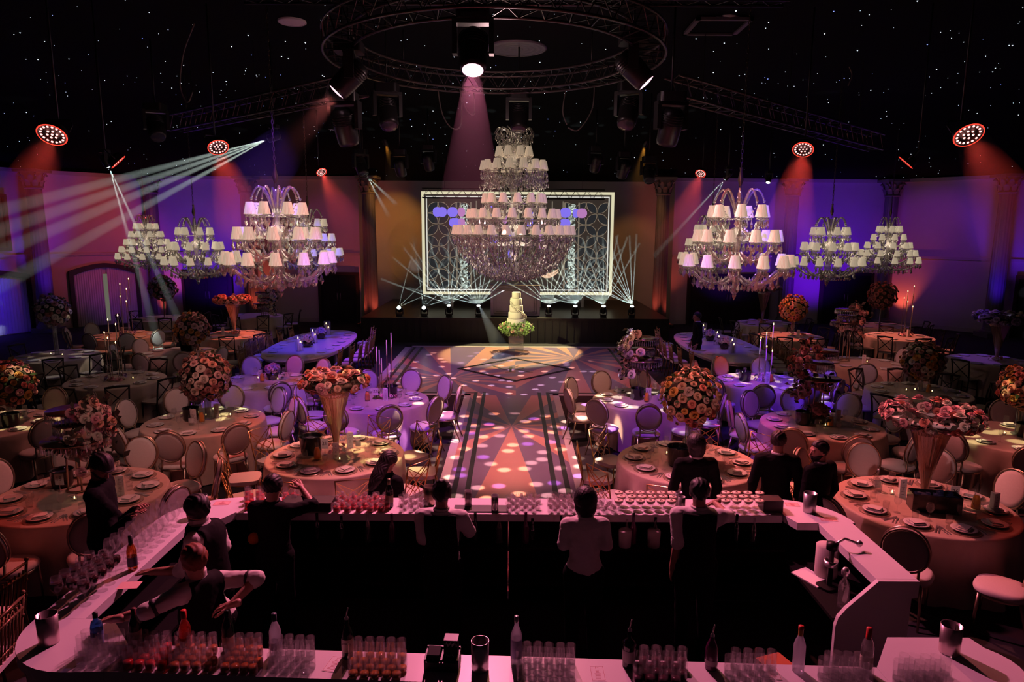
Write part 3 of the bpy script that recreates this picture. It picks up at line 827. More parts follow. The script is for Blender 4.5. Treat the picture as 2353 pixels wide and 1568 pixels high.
def make_chandelier(tiers, crown_z, bottom_z, crown_r, strands=10):
    t = empty('chandelier', 'x', 'chandelier')
    col = MB(); zt = crown_z - .05; prof = [(0, bottom_z)]
    n = 12
    for i in range(n + 1):
        u = i / n; z = bottom_z + (zt - bottom_z) * u; prof += [(.035 + .045 * abs(math.sin(u * 9.0)) * (1.3 - u), z)]
    prof += [(0, zt + .02)]
    col.lathe(prof, 12); col.build('column', M_arm, t)
    bb = MB(); bb.ball((0, 0, bottom_z - .09), .07, 10, 6); bb.drop((0, 0, bottom_z - .0), .26, .05); bb.build('finial', M_crystal, t)
    for (n, r, z, drop, rise, ph) in tiers:
        am, e = arm_mesh(r, drop, rise); dm = drops_mesh(e)
        base = z - e[2] - .17
        for i in range(n):
            a = 2 * PI * (i + ph) / n
            o = inst(am, 'arm', t, (0, 0, base), (0, 0, a))
            inst(ME_shade, 'lamp_shade', o, (e[0], 0, e[2] + .06), (0, 0, rng.random()))
            inst(dm, 'crystal_drop', o)
    # curled crown with bead swags
    cm = MB(); pts = []
    for i in range(13):
        u = i / 12
        pts.append((.05 + crown_r * (1.25 * u - .25 * u * u) , 0, crown_z - .42 + .42 * math.sin(min(1, u * 1.7) * PI / 2) ** .8 - .20 * max(0, (u - .5) / .5) ** 2))
    cm.tube(pts, [.022 - .008 * i / 12 for i in range(13)], 6)
    cm = cm.mesh('crown_curl', M_arm)
    for i in range(8):
        inst(cm, 'crown_curl', t, (0, 0, 0), (0, 0, 2 * PI * i / 8))
    sw = MB(); end = pts[-1]
    for i in range(8):
        a = 2 * PI * i / 8; c, s = math.cos(a), math.sin(a)
        sw.ball((end[0] * c, end[0] * s, end[2]), .024, 8, 5)
        for k in range(10):
            u = k / 9; r = end[0] * (1 - u) + .06 * u; z = end[2] - .05 - .22 * u - .10 * math.sin(PI * u)
            sw.ball((r * c, r * s, z), .013, 5, 4)
    # bead strands and drops round the lowest bowl
    n, r, z, drop, rise, ph = tiers[0]
    for k in range(strands * 3):
        rr = r * (.2 + .24 * (k % 3)); a = 2 * PI * k / (strands * 3) * 1.0 + .2 * (k % 3)
        z0 = z - .34 - .0 * rr; ln = (z0 - bottom_z) * (1.0 - .62 * rr / r) * .9
        x, y = rr * math.cos(a), rr * math.sin(a); m = max(3, int(ln / .032))
        for q in range(m): sw.ball((x, y, z0 - ln * q / m), .013, 5, 3)
        sw.drop((x, y, z0 - ln), .12, .028)
    for k in range(len(tiers) - 1):
        n1, r1, z1 = tiers[k + 1][:3]
        for q in range(n1):
            a = 2 * PI * (q + tiers[k + 1][5]) / n1
            for u in range(9):
                rr = r1 * (1 - u / 9 * .6) ; sw.ball((rr * math.cos(a), rr * math.sin(a), z1 - .2 - .16 * math.sin(PI * u / 8) - .02 * u), .011, 5, 3)
    o = sw.build('bead_strand', M_crystal, t); o['kind'] = 'stuff'
    return t
TA = [(12, .84, .70, .16, .10, .5), (10, .64, 1.10, .16, .12, .0), (7, .42, 1.50, .12, .12, .5)]
K_chA = Kind(lambda: make_chandelier(TA, 1.84, .26, .34, 15))
TB = [(12, 1.0, .62, .14, .08, 0), (11, .86, .86, .12, .1, .5), (9, .68, 1.12, .12, .1, 0), (8, .5, 1.4, .1, .1, .5), (6, .34, 1.68, .1, .1, 0)]
K_chB = Kind(lambda: make_chandelier(TB, 2.06, .24, .26, 9))
def hang(K, px, ybot, Y, label, lift=.0, chain='chain'):
    p = PY(px, ybot, Y); o = K.put(p, rng.random(), label, 'crystal chandeliers with pleated shades')
    return o, p
CHS = []
for K, px, yb, Y, top, lb in ((K_chA, 1685, 686, 11.5, 1.84, 'large crystal chandelier with pink lit shades nearest on the right'), (K_chA, 645, 690, 11.5, 1.84, 'large crystal chandelier with pink lit shades nearest on the left'),
                         (K_chA, 1897, 652, 18.4, 1.84, 'cream shaded crystal chandelier hanging before the right doorway'), (K_chA, 455, 662, 19.0, 1.84, 'cream shaded crystal chandelier in the middle of the left cluster'),
                         (K_chA, 712, 640, 19.0, 1.84, 'chandelier half hidden behind the large left chandelier'), (K_chA, 1628, 638, 20.0, 1.84, 'chandelier half hidden behind the large right chandelier'),
                         (K_chB, 2032, 628, 24.0, 2.05, 'five tiered crystal chandelier farthest right'), (K_chB, 342, 634, 25.0, 2.05, 'five tiered crystal chandelier farthest left')):
    o, p = hang(K, px, yb, Y, lb); CHS.append(p)
    top = p.z + top; cz = ceil_z(p.x, p.y)
    b = MB(); nn = int((cz - top) / .07)
    for i in range(nn):
        z = top + (cz - top) * (i + .5) / nn
        M = Matrix.Translation((p.x, p.y, z)) @ Matrix.Rotation(PI / 2 * (i % 2), 4, 'Z')
        b.tube([(.016 * math.cos(a), 0, .042 * math.sin(a)) for a in [2 * PI * k / 8 for k in range(8)]], .006, 4, 0, M, closed=True)
    b.lathe([(.02, -.3), (.05, -.2), (.02, -.05), (.03, 0)], 8, 0, Matrix.Translation((p.x, p.y, top + .35)))
    c = b.build('chandelier_chain', M_chain); c.location = (0, 0, 0)
    tag(c, 'dark chain holding the ' + lb.replace('crystal ', '').replace(' with pleated shades', ''), 'chain')
    point((p.x, p.y, p.z + 1.15), 10, (1, .8, .58), .3)

# the great chandelier
GY = 19.2
def gz(py): return PY(1180, py, GY).z
gx = PY(1178, 560, GY).x; ppm = 19.05 / FPX
great = empty('chandelier', 'huge many tiered crystal chandelier in front of the video screen', 'chandelier', (gx, GY, 0), 0, None)
GT = [(8, 44, 350, .10, .12, .5), (14, 76, 381, .16, .10, .2), (13, 74, 457, .12, .10, .0), (18, 108, 492, .14, .1, .4), (26, 141, 529, .1, .14, .0)]
for (n, rp, py, dr, ri, ph) in GT:
    r, z = rp * ppm - .1, gz(py) - .11
    am, e = arm_mesh(r, dr, ri); dm = drops_mesh(e, .09, 6, .15)
    for i in range(n):
        o = inst(am, 'arm', great, (0, 0, z - e[2] - .06), (0, 0, 2 * PI * (i + ph) / n))
        inst(ME_shade2, 'lamp_shade', o, (e[0], 0, e[2] + .06), (0, 0, 0), 1.25); inst(dm, 'crystal_drop', o)
b = MB(); prof = [(0, gz(645))]
for i in range(40):
    u = i / 39; prof.append((.06 + .05 * abs(math.sin(u * 22)), gz(645) + (gz(300) - gz(645)) * u))
b.lathe(prof + [(0, gz(298))], 14); b.build('column', M_arm, great)
b = MB(); r7 = random.Random(3)
zb0, zb1 = gz(535), gz(638)
for k in range(2600):     # the great bowl of hanging drops
    u = r7.random() ** .75; a = r7.random() * 2 * PI
    r = (139 * ppm) * math.sqrt(max(0, 1 - (u * .97) ** 1.7)) * (r7.uniform(.55, 1.0) if r7.random() < .5 else r7.uniform(.92, 1.0))
    z = zb0 + (zb1 - zb0) * u
    h = r7.uniform(.07, .16); b.drop((r * math.cos(a), r * math.sin(a), z), h, .02)
for (rp, y0, y1, n) in ((78, 398, 430, 520), (70, 395, 415, 200), (44, 303, 325, 260), (36, 322, 342, 150)):
    for k in range(n):
        a = r7.random() * 2 * PI; r = rp * ppm * r7.uniform(.55, 1); z = gz(y0) + (gz(y1) - gz(y0)) * r7.random()
        b.drop((r * math.cos(a), r * math.sin(a), z), r7.uniform(.08, .18), .018)
o = b.build('crystal_fringe', M_crystal, great); o['kind'] = 'stuff'
for n, pts, rr_ in ((32, ((139, 545), (125, 575), (95, 600), (60, 618), (20, 630)), .018), (16, ((6, 335), (18, 300), (38, 295), (44, 306), (38, 312)), .018), (16, ((10, 470), (40, 455), (60, 470), (50, 500)), .016)):
    b = MB(); b.tube([(r * ppm, 0, gz(y)) for r, y in pts], rr_, 5); me = b.mesh('scroll_arm', M_arm)
    for k in range(n): inst(me, 'scroll_arm', great, (0, 0, 0), (0, 0, 2 * PI * k / n))
for rp, y in ((76, 396), (108, 507), (141, 545), (74, 470)):
    b = MB(); b.tube([((rp * ppm - .1) * math.cos(2 * PI * i / 48), (rp * ppm - .1) * math.sin(2 * PI * i / 48), gz(y)) for i in range(48)], .014, 5, closed=True); b.build('tier_hoop', M_arm, great)
b = MB()
b.tube([(0, 0, gz(300)), (0, 0, ceil_z(gx, GY))], .02, 6); b.build('chain', M_chain, great)
for y, pw in ((365, 8), (470, 12), (525, 18)): point((gx, GY, gz(y)), pw, (1, .8, .58), .4)
point((gx, GY, gz(590)), 18, (1, .75, .6), .3)
# ================================================================ TABLES, CHAIRS, TABLEWARE, FLOWERS
TR = .95
def cloth_mesh(r, h, seed):
    q = random.Random(seed); b = MB(); n = 120
    ph = [q.uniform(0, 6.28) for _ in range(4)]
    prof = [(0, h), (r * .5, h), (r - .03, h), (r - .008, h - .004), (r, h - .02), (r + .01, h - .1), (r + .02, h * .55), (r + .035, .25), (r + .05, .02)]
    def rf(a, z):
        k = max(0, (h - .02 - z) / h)
        w = .6 * math.sin(a * 11 + ph[0]) + .5 * math.sin(a * 17 + ph[1]) + .4 * math.sin(a * 7 + ph[2])
        return 1 + .075 * k * w
    b.lathe(prof, n, 0, None, True, rf)
    return b
CLOTHS = [cloth_mesh(TR, .76, s).mesh('tablecloth', M_cloth) for s in (1, 2, 3)]
TBASE = None
def table_base():
    b = MB(); b.lathe([(0, .735), (TR - .03, .735), (TR - .03, .755), (0, .755)], 48); m1 = b.mesh('tabletop', M_darkwood)
    b = MB(); b.lathe([(.05, .04), (.05, .735)], 12); b.box((0, 0, .02), (.9, .08, .04)); b.box((0, 0, .02), (.08, .9, .04)); m2 = b.mesh('pedestal', M_blackmetal)
    return m1, m2
TB1, TB2 = table_base()

def make_oval_chair():
    t = empty('oval_back_chair', 'x', 'chair')           # faces +Y
    b = MB()
    pr = [(0, .50), (.19, .50), (.22, .485), (.235, .455), (.225, .43), (0, .43)]
    b.lathe(pr, 28, 0, Matrix.Diagonal((1.02, 1, 1, 1)), True, lambda a, z: 1 + .10 * abs(math.sin(2 * a)) ** 2)
    b.build('seat', M_uphol, t)
    B = Matrix.Translation((0, -.235, .79)) @ Matrix.Rotation(rad(12), 4, 'X') @ Matrix.Rotation(rad(90), 4, 'X') @ Matrix.Diagonal((.205, .235, 1, 1))
    b = MB(); b.lathe([(0, -.042), (.75, -.04), (.95, -.03), (1, -.014), (1, .014), (.95, .03), (.75, .04), (0, .042)], 36, 0, B); b.build('backrest', M_uphol, t)
    b = MB(); 
    for y in (-.026, .026): b.tube([B @ Vector((1.04 * math.cos(a), 1.04 * math.sin(a), y)) for a in [2 * PI * i / 36 for i in range(36)]], .011, 5, closed=True)
    for s in (-1, 1): b.tube([B @ Vector((.62 * s, -.85, 0)), (.13 * s, -.215, .47), (.15 * s, -.2, .43)], .014, 5)
    b.build('back_frame', M_gold, t)
    b = MB(); b.lathe([(.232, .405), (.236, .432), (.21, .435), (.21, .405)], 24); b.build('seat_frame', M_gold, t)
    for sx in (-1, 1):
        b = MB(); b.tube([(.165 * sx, .16, .42), (.175 * sx, .175, .2), (.17 * sx, .18, 0)], [.02, .015, .011], 6); b.build('leg', M_gold, t)
        b = MB(); b.tube([(.155 * sx, -.17, .42), (.17 * sx, -.22, .2), (.18 * sx, -.30, 0)], [.02, .015, .011], 6); b.build('leg', M_gold, t)
    return t
def make_cross_chair():
    t = empty('crossback_chair', 'x', 'chair'); W = M_darkwood
    b = MB(); b.prism(rounded(.42, .42, .08), .425, .455); b.build('seat', mat('seat_pad', (.45, .38, .34), .8), t)
    for sx in (-1, 1):
        b = MB(); b.tube([(.17 * sx, .18, .43), (.18 * sx, .19, 0)], .016, 6); b.build('leg', W, t)
        b = MB(); b.tube([(.19 * sx, -.28, .0), (.185 * sx, -.2, .43), (.19 * sx, -.24, .72), (.2 * sx, -.29, .92)], .017, 6); b.build('leg', W, t)
    b = MB(); b.tube([(-.21, -.29, .91), (0, -.325, .93), (.21, -.29, .91)], .024, 6)
    b.tube([(-.19, -.28, .88), (0, -.265, .69), (.185, -.23, .52)], .012, 5); b.tube([(.19, -.28, .88), (0, -.255, .69), (-.185, -.23, .52)], .012, 5); b.build('backrest', W, t)
    b = MB(); b.tube([(-.18, .185, .2), (.18, .185, .2)], .01, 5); b.tube([(-.18, -.24, .2), (.18, -.24, .2)], .01, 5); b.build('stretcher', W, t)
    return t
def make_wire_chair():
    t = empty('gold_lattice_chair', 'x', 'chair'); G = mat('gilded_steel', (.70, .42, .18), .3, 1.0)
    b = MB(); b.prism(rounded(.42, .42, .1), .43, .48); b.build('seat', M_uphol, t)
    b = MB(); q = lambda x, u: (x, -.2 - .09 * u, .48 + .44 * u)
    b.tube([q(-.19, 0), q(-.21, 1), q(.21, 1), q(.19, 0)], .011, 5)
    for (x0, u0, x1, u1) in ((-.2, .95, .19, .35), (.2, .95, -.19, .35), (-.2, .7, .19, .1), (.2, .7, -.19, .1), (-.2, .95, .1, 0), (.2, .95, -.1, 0), (-.19, .4, .02, .02), (.19, .4, -.02, .02)):
        b.tube([q(x0, u0), q((x0 + x1) / 2, (u0 + u1) / 2 + .03), q(x1, u1)], .006, 4)
    b.build('backrest', G, t)
    b = MB(); b.tube([(.2 * math.cos(a) * (1 + .03), .2 * math.sin(a) * 1.03, .42) for a in [2 * PI * i / 16 for i in range(16)]], .01, 5, closed=True); b.build('seat_frame', G, t)
    for sx in (-1, 1):
        b = MB(); b.tube([(.17 * sx, .17, .43), (.18 * sx, .19, 0)], .011, 5); b.build('leg', G, t)
        b = MB(); b.tube([(.18 * sx, -.19, .48), (.19 * sx, -.27, 0)], .011, 5); b.build('leg', G, t)
    return t
def make_chiavari():
    t = empty('chiavari_chair', 'x', 'chair'); G = mat('dull_gold_wood', (.26, .15, .075), .4, .5)
    b = MB(); b.prism(rounded(.4, .4, .06), .44, .48); b.build('seat', M_uphol, t)
    b = MB()
    for i in range(7): x = -.15 + .05 * i; b.tube([(x, -.2, .5), (x, -.25, .86)], .009, 5)
    for z, y in ((.56, -.208), (.82, -.244), (.92, -.26)): b.tube([(-.19, y, z), (.19, y, z)], .013, 5)
    b.build('backrest', G, t)
    for sx in (-1, 1):
        b = MB(); b.tube([(.18 * sx, .18, .45), (.185 * sx, .19, 0)], .014, 6)
        for z in (.1, .2, .35): b.ball((.183 * sx, .186, z), .019, 6, 4)
        b.build('leg', G, t)
        b = MB(); b.tube([(.19 * sx, -.24, 0), (.185 * sx, -.19, .45), (.19 * sx, -.26, .95)], .014, 6)
        for z, y in ((.6, -.212), (.75, -.233), (.95, -.26)): b.ball((.188 * sx, y, z), .02, 6, 4)
        b.build('leg', G, t)
    return t
CH = {'o': Kind(make_oval_chair), 'x': Kind(make_cross_chair), 'w': Kind(make_wire_chair), 'c': Kind(make_chiavari)}
CHN = {'o': 'ivory oval-back chair', 'x': 'dark crossback chair', 'w': 'gilt lattice-back chair', 'c': 'gold bamboo-style chair'}

# ---- tableware
def simple(name, cat, *parts):
    """parts: (builder, material) - the first is the thing itself, the rest its children"""
    def mk():
        b, m = parts[0][1], parts[0][2]
        o = b.build(name, m); tag(o, 'x', cat)
        for pn, pb, pm in parts[1:]: pb.build(pn, pm, o)
        return o
    return Kind(mk)
def L_(prof, n=18, M=None, mi=0, b=None):
    b = b or MB(); b.lathe(prof, n, mi, M); return b
K_charger = simple('charger_plate', 'plate', ('', L_([(0, .004), (.10, .004), (.16, .012), (.162, .008), (.1, 0), (0, 0)], 32), clear_mat('charger_glass', (.95, .92, .88), .05, .5, (.8, .68, .56), .2, .25)))
K_plate = simple('dinner_plate', 'plate', ('', L_([(0, .012), (.085, .012), (.125, .024), (.127, .02), (.085, 0), (0, 0)], 28), M_white))
def napkin_mesh():
    b = MB(); M = Matrix.Rotation(.5, 4, 'Z'); b.box((0, 0, .008), (.15, .11, .016), 0, M); b.box((.01, .005, .02), (.12, .09, .010), 0, M @ Matrix.Rotation(.12, 4, 'Z')); b.prism([(-.07, -.05), (.06, -.055), (.075, .05), (-.03, .06)], .024, .030, 0, M); return b
K_napkin = simple('napkin', 'napkin', ('', napkin_mesh(), M_napkin))
def wine_prof(s=1.0, rim=.034): return [(0, .004), (.034, .003), (.034, 0), (.006, .008), (.004, .03), (.004, .085), (.02, .1), (.039 * s, .13), (.041 * s, .15), (rim, .205), (rim - .0015, .205), (.039 * s, .15), (.037 * s, .132), (.018, .104), (0, .1)]
K_wine = simple('wine_glass', 'glass', ('', L_(wine_prof(), 16), M_glass))
tum = [(0, 0), (.033, 0), (.036, .09), (.0345, .09), (.0315, .012), (0, .012)]
K_tumbler = simple('water_tumbler', 'glass', ('', L_(tum, 14), M_glass))
def fork():
    b = MB(); b.box((0, -.03, .002), (.012, .12, .004)); b.box((0, .05, .003), (.022, .04, .004))
    for i in range(4): b.box((-.009 + .006 * i, .085, .003), (.003, .04, .003))
    return b
K_fork = simple('fork', 'fork', ('', fork(), M_steel))
def knife():
    b = MB(); b.box((0, -.05, .003), (.014, .1, .006)); b.prism([(-.008, 0), (.008, 0), (.009, .1), (0, .12), (-.008, .1)], .001, .004); return b
K_knife = simple('table_knife', 'knife', ('', knife(), M_steel))
def tealight():
    hold = L_([(0, 0), (.028, 0), (.034, .05), (.032, .05), (.027, .006), (0, .006)], 14)
    wax = L_([(.024, .006), (.024, .02), (0, .021)], 12); fl_ = L_([(0, .022), (.006, .03), (.007, .038), (0, .055)], 8)
    return simple('tealight', 'candle', ('', hold, M_glass), ('wax', wax, M_wax), ('flame', fl_, M_flame))
K_tea = tealight()
M_juice = mat('orange_juice', (.9, .32, .02), .35)
M_water = clear_mat('still_water', (.9, .92, .93), .05, .06, (.8, .85, .9), .02, .5)
K_juice = simple('juice_carafe', 'carafe', ('', L_([(0, 0), (.045, 0), (.05, .03), (.045, .12), (.024, .19), (.03, .24), (.028, .24), (.022, .19), (.042, .12), (.046, .03), (0, .01)], 18), M_glass), ('juice', L_([(0, .011), (.044, .02), (.046, .04), (.041, .12), (.026, .17), (0, .17)], 18), M_juice))
K_water = simple('water_bottle', 'bottle', ('', L_([(0, 0), (.038, 0), (.04, .02), (.04, .15), (.016, .21), (.014, .26), (0, .26)], 16), M_glass), ('label', L_([(.0405, .05), (.0405, .12)], 16), M_card), ('cap', L_([(.016, .255), (.016, .275), (0, .276)], 12), M_steel))
K_bucket = simple('ice_bucket', 'ice bucket', ('', L_([(0, 0), (.1, 0), (.115, .03), (.125, .2), (.132, .21), (.13, .215), (.118, .2), (.105, .02), (0, .02)], 24), mat('bucket_black', (.012, .012, .014), .2)), ('ice', L_([(0, .17), (.05, .185), (.09, .17), (.117, .17)], 9, None), clear_mat('ice_blue', (.6, .7, .9), .3, .5, (.15, .22, .5), .1)))
def card_mesh():
    b = MB(); b.prism(rounded(.04, .04, .01), 0, .012); b.tube([(0, 0, .01), (0, 0, .10)], .004, 5); return b
def card_face():
    b = MB(); b.box((0, 0, .16), (.105, .008, .14)); return b
def number_card(loc, num, label):
    t = card_mesh().build('table_number', M_steel, None, loc=loc); tag(t, label, 'number card')
    f = card_face().build('card', M_card, t)
    inst(text_mesh(num, .075, M_ink), 'lettering', f, (0, -.0048, .165), (rad(90), 0, 0))
    return t
def menu_mk():
    t = MB(); h = .23
    t.add([(-.045, -.03, 0), (.045, -.03, 0), (0, .05, 0), (-.045, -.03, h), (.045, -.03, h), (0, .05, h)], [(0, 1, 4, 3), (1, 2, 5, 4), (2, 0, 3, 5), (3, 4, 5)], 0, None, False)
    o = t.build('menu_card', M_card); tag(o, 'x', 'menu')
    m = MB(); k = random.Random(2)
    for i in range(7): m.box((0, -.0305, .15 - i * .018), (.02 + .03 * k.random(), .001, .003))
    m.box((-.006, -.0305, .19), (.004, .001, .02), 0, Matrix.Rotation(0, 4, 'Z')); m.box((.006, -.0305, .19), (.012, .001, .004))
    m.build('print', M_ink, o); return o
K_menu = Kind(menu_mk)

# ---- flowers
ROSEC = {'peach': (.88, .52, .38), 'coral': (.86, .30, .24), 'blush': (.88, .6, .56), 'cream': (.88, .78, .66), 'pink': (.85, .42, .48), 'lilac': (.55, .42, .7), 'amber': (.8, .42, .12), 'dusty': (.5, .26, .24)}
def rose_builder(seed):
    q = random.Random(seed); b = MB()
    for ring, (n, r, h, curl, tilt) in enumerate(((3, .011, .052, -.1, .05), (4, .020, .054, .1, .15), (5, .029, .050, .5, .25), (6, .038, .042, .9, .45), (6, .044, .028, 1.1, .75))):
        for i in range(n):
            a = 2 * PI * i / n + ring * .6 + q.uniform(-.15, .15); w = 1.15 * PI * r / n * 1.6
            vs = []
            for u in range(4):
                for v in range(4):
                    uu, vv = u / 3, (v / 3 - .5)
                    rr = r * (.45 + .55 * uu) + tilt * .018 * uu + curl * .012 * uu ** 3
                    z = .0 + h * uu - curl * .016 * uu ** 4
                    an = a + vv * 2 * (w / max(r, .01)) * (.6 + .5 * math.sin(PI * uu * .8))
                    vs.append((rr * math.cos(an), rr * math.sin(an), z - .02))
            b.add(vs, [(4 * u + v, 4 * u + v + 1, 4 * u + v + 5, 4 * u + v + 4) for u in range(3) for v in range(3)])
    b.ball((0, 0, .012), .017, 7, 5, 0, (1, 1, 1.5))
    return b
ROSE_ME = {}
for k, c in ROSEC.items():
    m = mat('petal_' + k, c, .7, noise=(40, .12)); ROSE_ME[k] = [rose_builder(s).mesh('rose', m) for s in (1, 2)]
M_leaf = mat('leaf_green', (.055, .1, .035), .6, noise=(20, .3))
M_leafd = mat('leaf_dusky', (.05, .045, .03), .7, noise=(20, .3))
def leaf_cloud(pts, n, size, q, M=None):
    b = MB()
    for i in range(n):
        p = Vector(pts(q)); d = Vector((q.uniform(-1, 1), q.uniform(-1, 1), q.uniform(-.6, 1))).normalized(); s = d.orthogonal().normalized()
        L = size * q.uniform(.6, 1.3); w = L * .3; mid = p + d * L * .5 + Vector((0, 0, .01))
        b.add([p, mid + s * w, p + d * L, mid - s * w], [(0, 1, 2, 3)])
    return b
def roses_on(root, spots, cols, q, s0=1.0):
    for p, nrm in spots:
        k = q.choice(cols); me = q.choice(ROSE_ME[k]); o = inst(me, 'rose', root, p)
        o.rotation_euler = Vector(nrm).to_track_quat('Z', 'Y').to_euler(); s = s0 * q.uniform(.46, .8); o.scale = (s, s, s)
def ball_spots(c, r, n, q, sz=1.0, lo=-1):
    n = min(98, int(n * 1.75))
    out = []
    for i in range(n):
        z = 1 - (i + .5) * (1 - lo) / n; a = i * 2.39996; h = math.sqrt(max(0, 1 - z * z))
        d = Vector((h * math.cos(a), h * math.sin(a), z)); rr = r * q.uniform(.86, 1.06)
        out.append((Vector(c) + Vector((d.x * rr, d.y * rr, d.z * rr * sz)), d + Vector((0, 0, .25))))
    return out
def globe_piece(name, label, loc, zc, r, cols, n=64, s0=1.25, seed=0, stand='tube', leaf=M_leaf):
    q = random.Random(seed); t = empty(name, label, 'flower arrangement', loc)
    b = MB()
    if stand == 'tube':
        b.lathe([(0, 0), (.10, 0), (.10, .012), (.05, .016), (.05, zc - r * .5), (.046, zc - r * .5), (.046, .02)], 16)
        b.build('vase', M_acrylic, t)
    else:
        b.lathe([(0, 0), (.11, 0), (.11, .015), (.03, .03), (.025, zc - r * .8), (.1, zc - r * .5), (.12, zc - r * .3)], 16); b.build('vase', M_gold, t)
    f = leaf_cloud(lambda q: (lambda d: (d.x, d.y, zc + d.z))(Vector((q.gauss(0, 1), q.gauss(0, 1), q.gauss(0, 1))).normalized() * r * q.uniform(.5, .98)), 420, .09, q)
    o = f.build('foliage', leaf, t); o['kind'] = 'stuff'
    b = MB(); b.ball((0, 0, zc), r * .78, 16, 10); b.build('moss_core', M_leafd, t)
    roses_on(t, ball_spots((0, 0, zc), r, n, q), cols, q, s0)
    return t
def trumpet_piece(label, loc, zt, r, cols, n=80, s0=1.3, seed=0, dish=False, vm=None):
    q = random.Random(seed); t = empty('trumpet_flower_piece', label, 'flower arrangement', loc)
    b = MB(); h = zt - .06
    rf = lambda a, z: 1 + .045 * math.cos(a * 22)
    b.lathe([(.055, 0), (.045, .02), (.035, .12), (.05, .26), (.11, h * .55), (.19, h * .85), (.25, h), (.24, h), (.18, h * .85), (.1, h * .55), (.03, .12)], 66, 0, None, True, rf)
    b.build('vase', vm or clear_mat('ribbed_gold_glass', (.92, .74, .6), .25, .32, (.85, .62, .42), .08), t)
    b = MB(); b.lathe([(r * .62, zt - .05), (r * .95, zt - .02), (r * .95, zt + .0), (r * .62, zt + .02), (.2, zt - .05)], 36); b.build('ring_tray', M_leafd if not dish else M_white, t)
    if dish:
        b = MB(); b.lathe([(r * .66, zt + .03), (r * .60, zt + .05), (r * .5, zt - .03), (r * .3, zt - .07), (0, zt - .08)], 36, 0, None, True, lambda a, z: 1 + .02 * math.cos(a * 24)); b.build('glass_dish', clear_mat('dish_glass', (.9, .85, .85), .5, .2, (.85, .7, .7), .05), t)
    spots = []; n = min(98, int(n * 1.25))
    for i in range(n):
        a = 2.39996 * i; u = q.random() * 2 * PI; rr = r * .82 + .13 * math.cos(u); zz = zt + .03 + .10 * math.sin(u)
        spots.append((Vector((rr * math.cos(a), rr * math.sin(a), zz)), Vector((math.cos(u) * math.cos(a), math.cos(u) * math.sin(a), math.sin(u) + .45))))
    roses_on(t, spots, cols, q, s0)
    f = leaf_cloud(lambda q: (lambda a, rr: (rr * math.cos(a), rr * math.sin(a), zt + q.uniform(-.06, .06)))(q.uniform(0, 6.28), r * q.uniform(.7, 1.05)), 200, .09, q); o = f.build('foliage', M_leafd, t); o['kind'] = 'stuff'
    # little flowers round the foot
    sp = [(Vector((.13 * math.cos(a) * q.uniform(.7, 1.3), .13 * math.sin(a) * q.uniform(.7, 1.3), q.uniform(.03, .10))), Vector((math.cos(a), math.sin(a), .8))) for a in [2 * PI * i / 9 for i in range(9)]]
    roses_on(t, sp, ['pink', 'blush', 'cream', 'coral'], q, .9)
    return t
def tier_piece(label, loc, zs, cols, seed=0, n=46, s0=1.3, side=1, dark=True):
    """gilt stand with tiers of crystal fringe and flowers pouring down one side"""
    q = random.Random(seed); t = empty('tiered_crystal_flower_stand', label, 'flower arrangement', loc)
    b = MB()
    for a in (.6, 2.3, 4.0, 5.4): b.tube([(.13 * math.cos(a), .13 * math.sin(a), 0), (.11 * math.cos(a), .11 * math.sin(a), zs[0])], .012, 5)
    b.tube([(.14 * math.cos(a), .14 * math.sin(a), .012) for a in [2 * PI * i / 20 for i in range(20)]], .012, 5, closed=True); b.build('stand_frame', M_gold, t)
    rs = (.36, .22, .28)
    for k, z in enumerate(zs):
        r = rs[k % 3]
        b = MB(); b.lathe([(0, z), (r, z), (r, z + .02), (0, z + .02)], 32); b.build('tier_plate', mat('stand_mirror', (.35, .25, .2), .2, .9), t)
        b = MB()
        for i in range(44):
            a = 2 * PI * i / 44; b.drop((r * math.cos(a), r * math.sin(a), z), .11, .012)
        o = b.build('crystal_fringe', M_crystal, t)
    spots = []; top = zs[-1]; n = min(72, int(n * 1.3))
    for i in range(n):
        u = i / n; a = (0 if side > 0 else PI) + q.gauss(0, .55); z = top + .12 - (top - zs[0] + .42) * u + q.uniform(-.06, .06); r = (.2 + .22 * abs(math.sin(u * 4.2)) ) * q.uniform(.85, 1.1)
        spots.append((Vector((r * math.cos(a), r * math.sin(a), z)), Vector((math.cos(a), math.sin(a) - .3, .5))))
    for i in range(n // 3):
        a = q.uniform(0, 6.28); spots.append((Vector((.2 * math.cos(a), .2 * math.sin(a), zs[0] - .05 + q.uniform(-.1, .05))), Vector((math.cos(a), math.sin(a), .2))))
    roses_on(t, spots, cols, q, s0)
    pts = [p for p, _ in spots]
    o = leaf_cloud(lambda q: q.choice(pts) + Vector((q.gauss(0, .05), q.gauss(0, .05), q.gauss(0, .05))), 240, .1, q).build('foliage', M_leafd, t); o['kind'] = 'stuff'
    return t
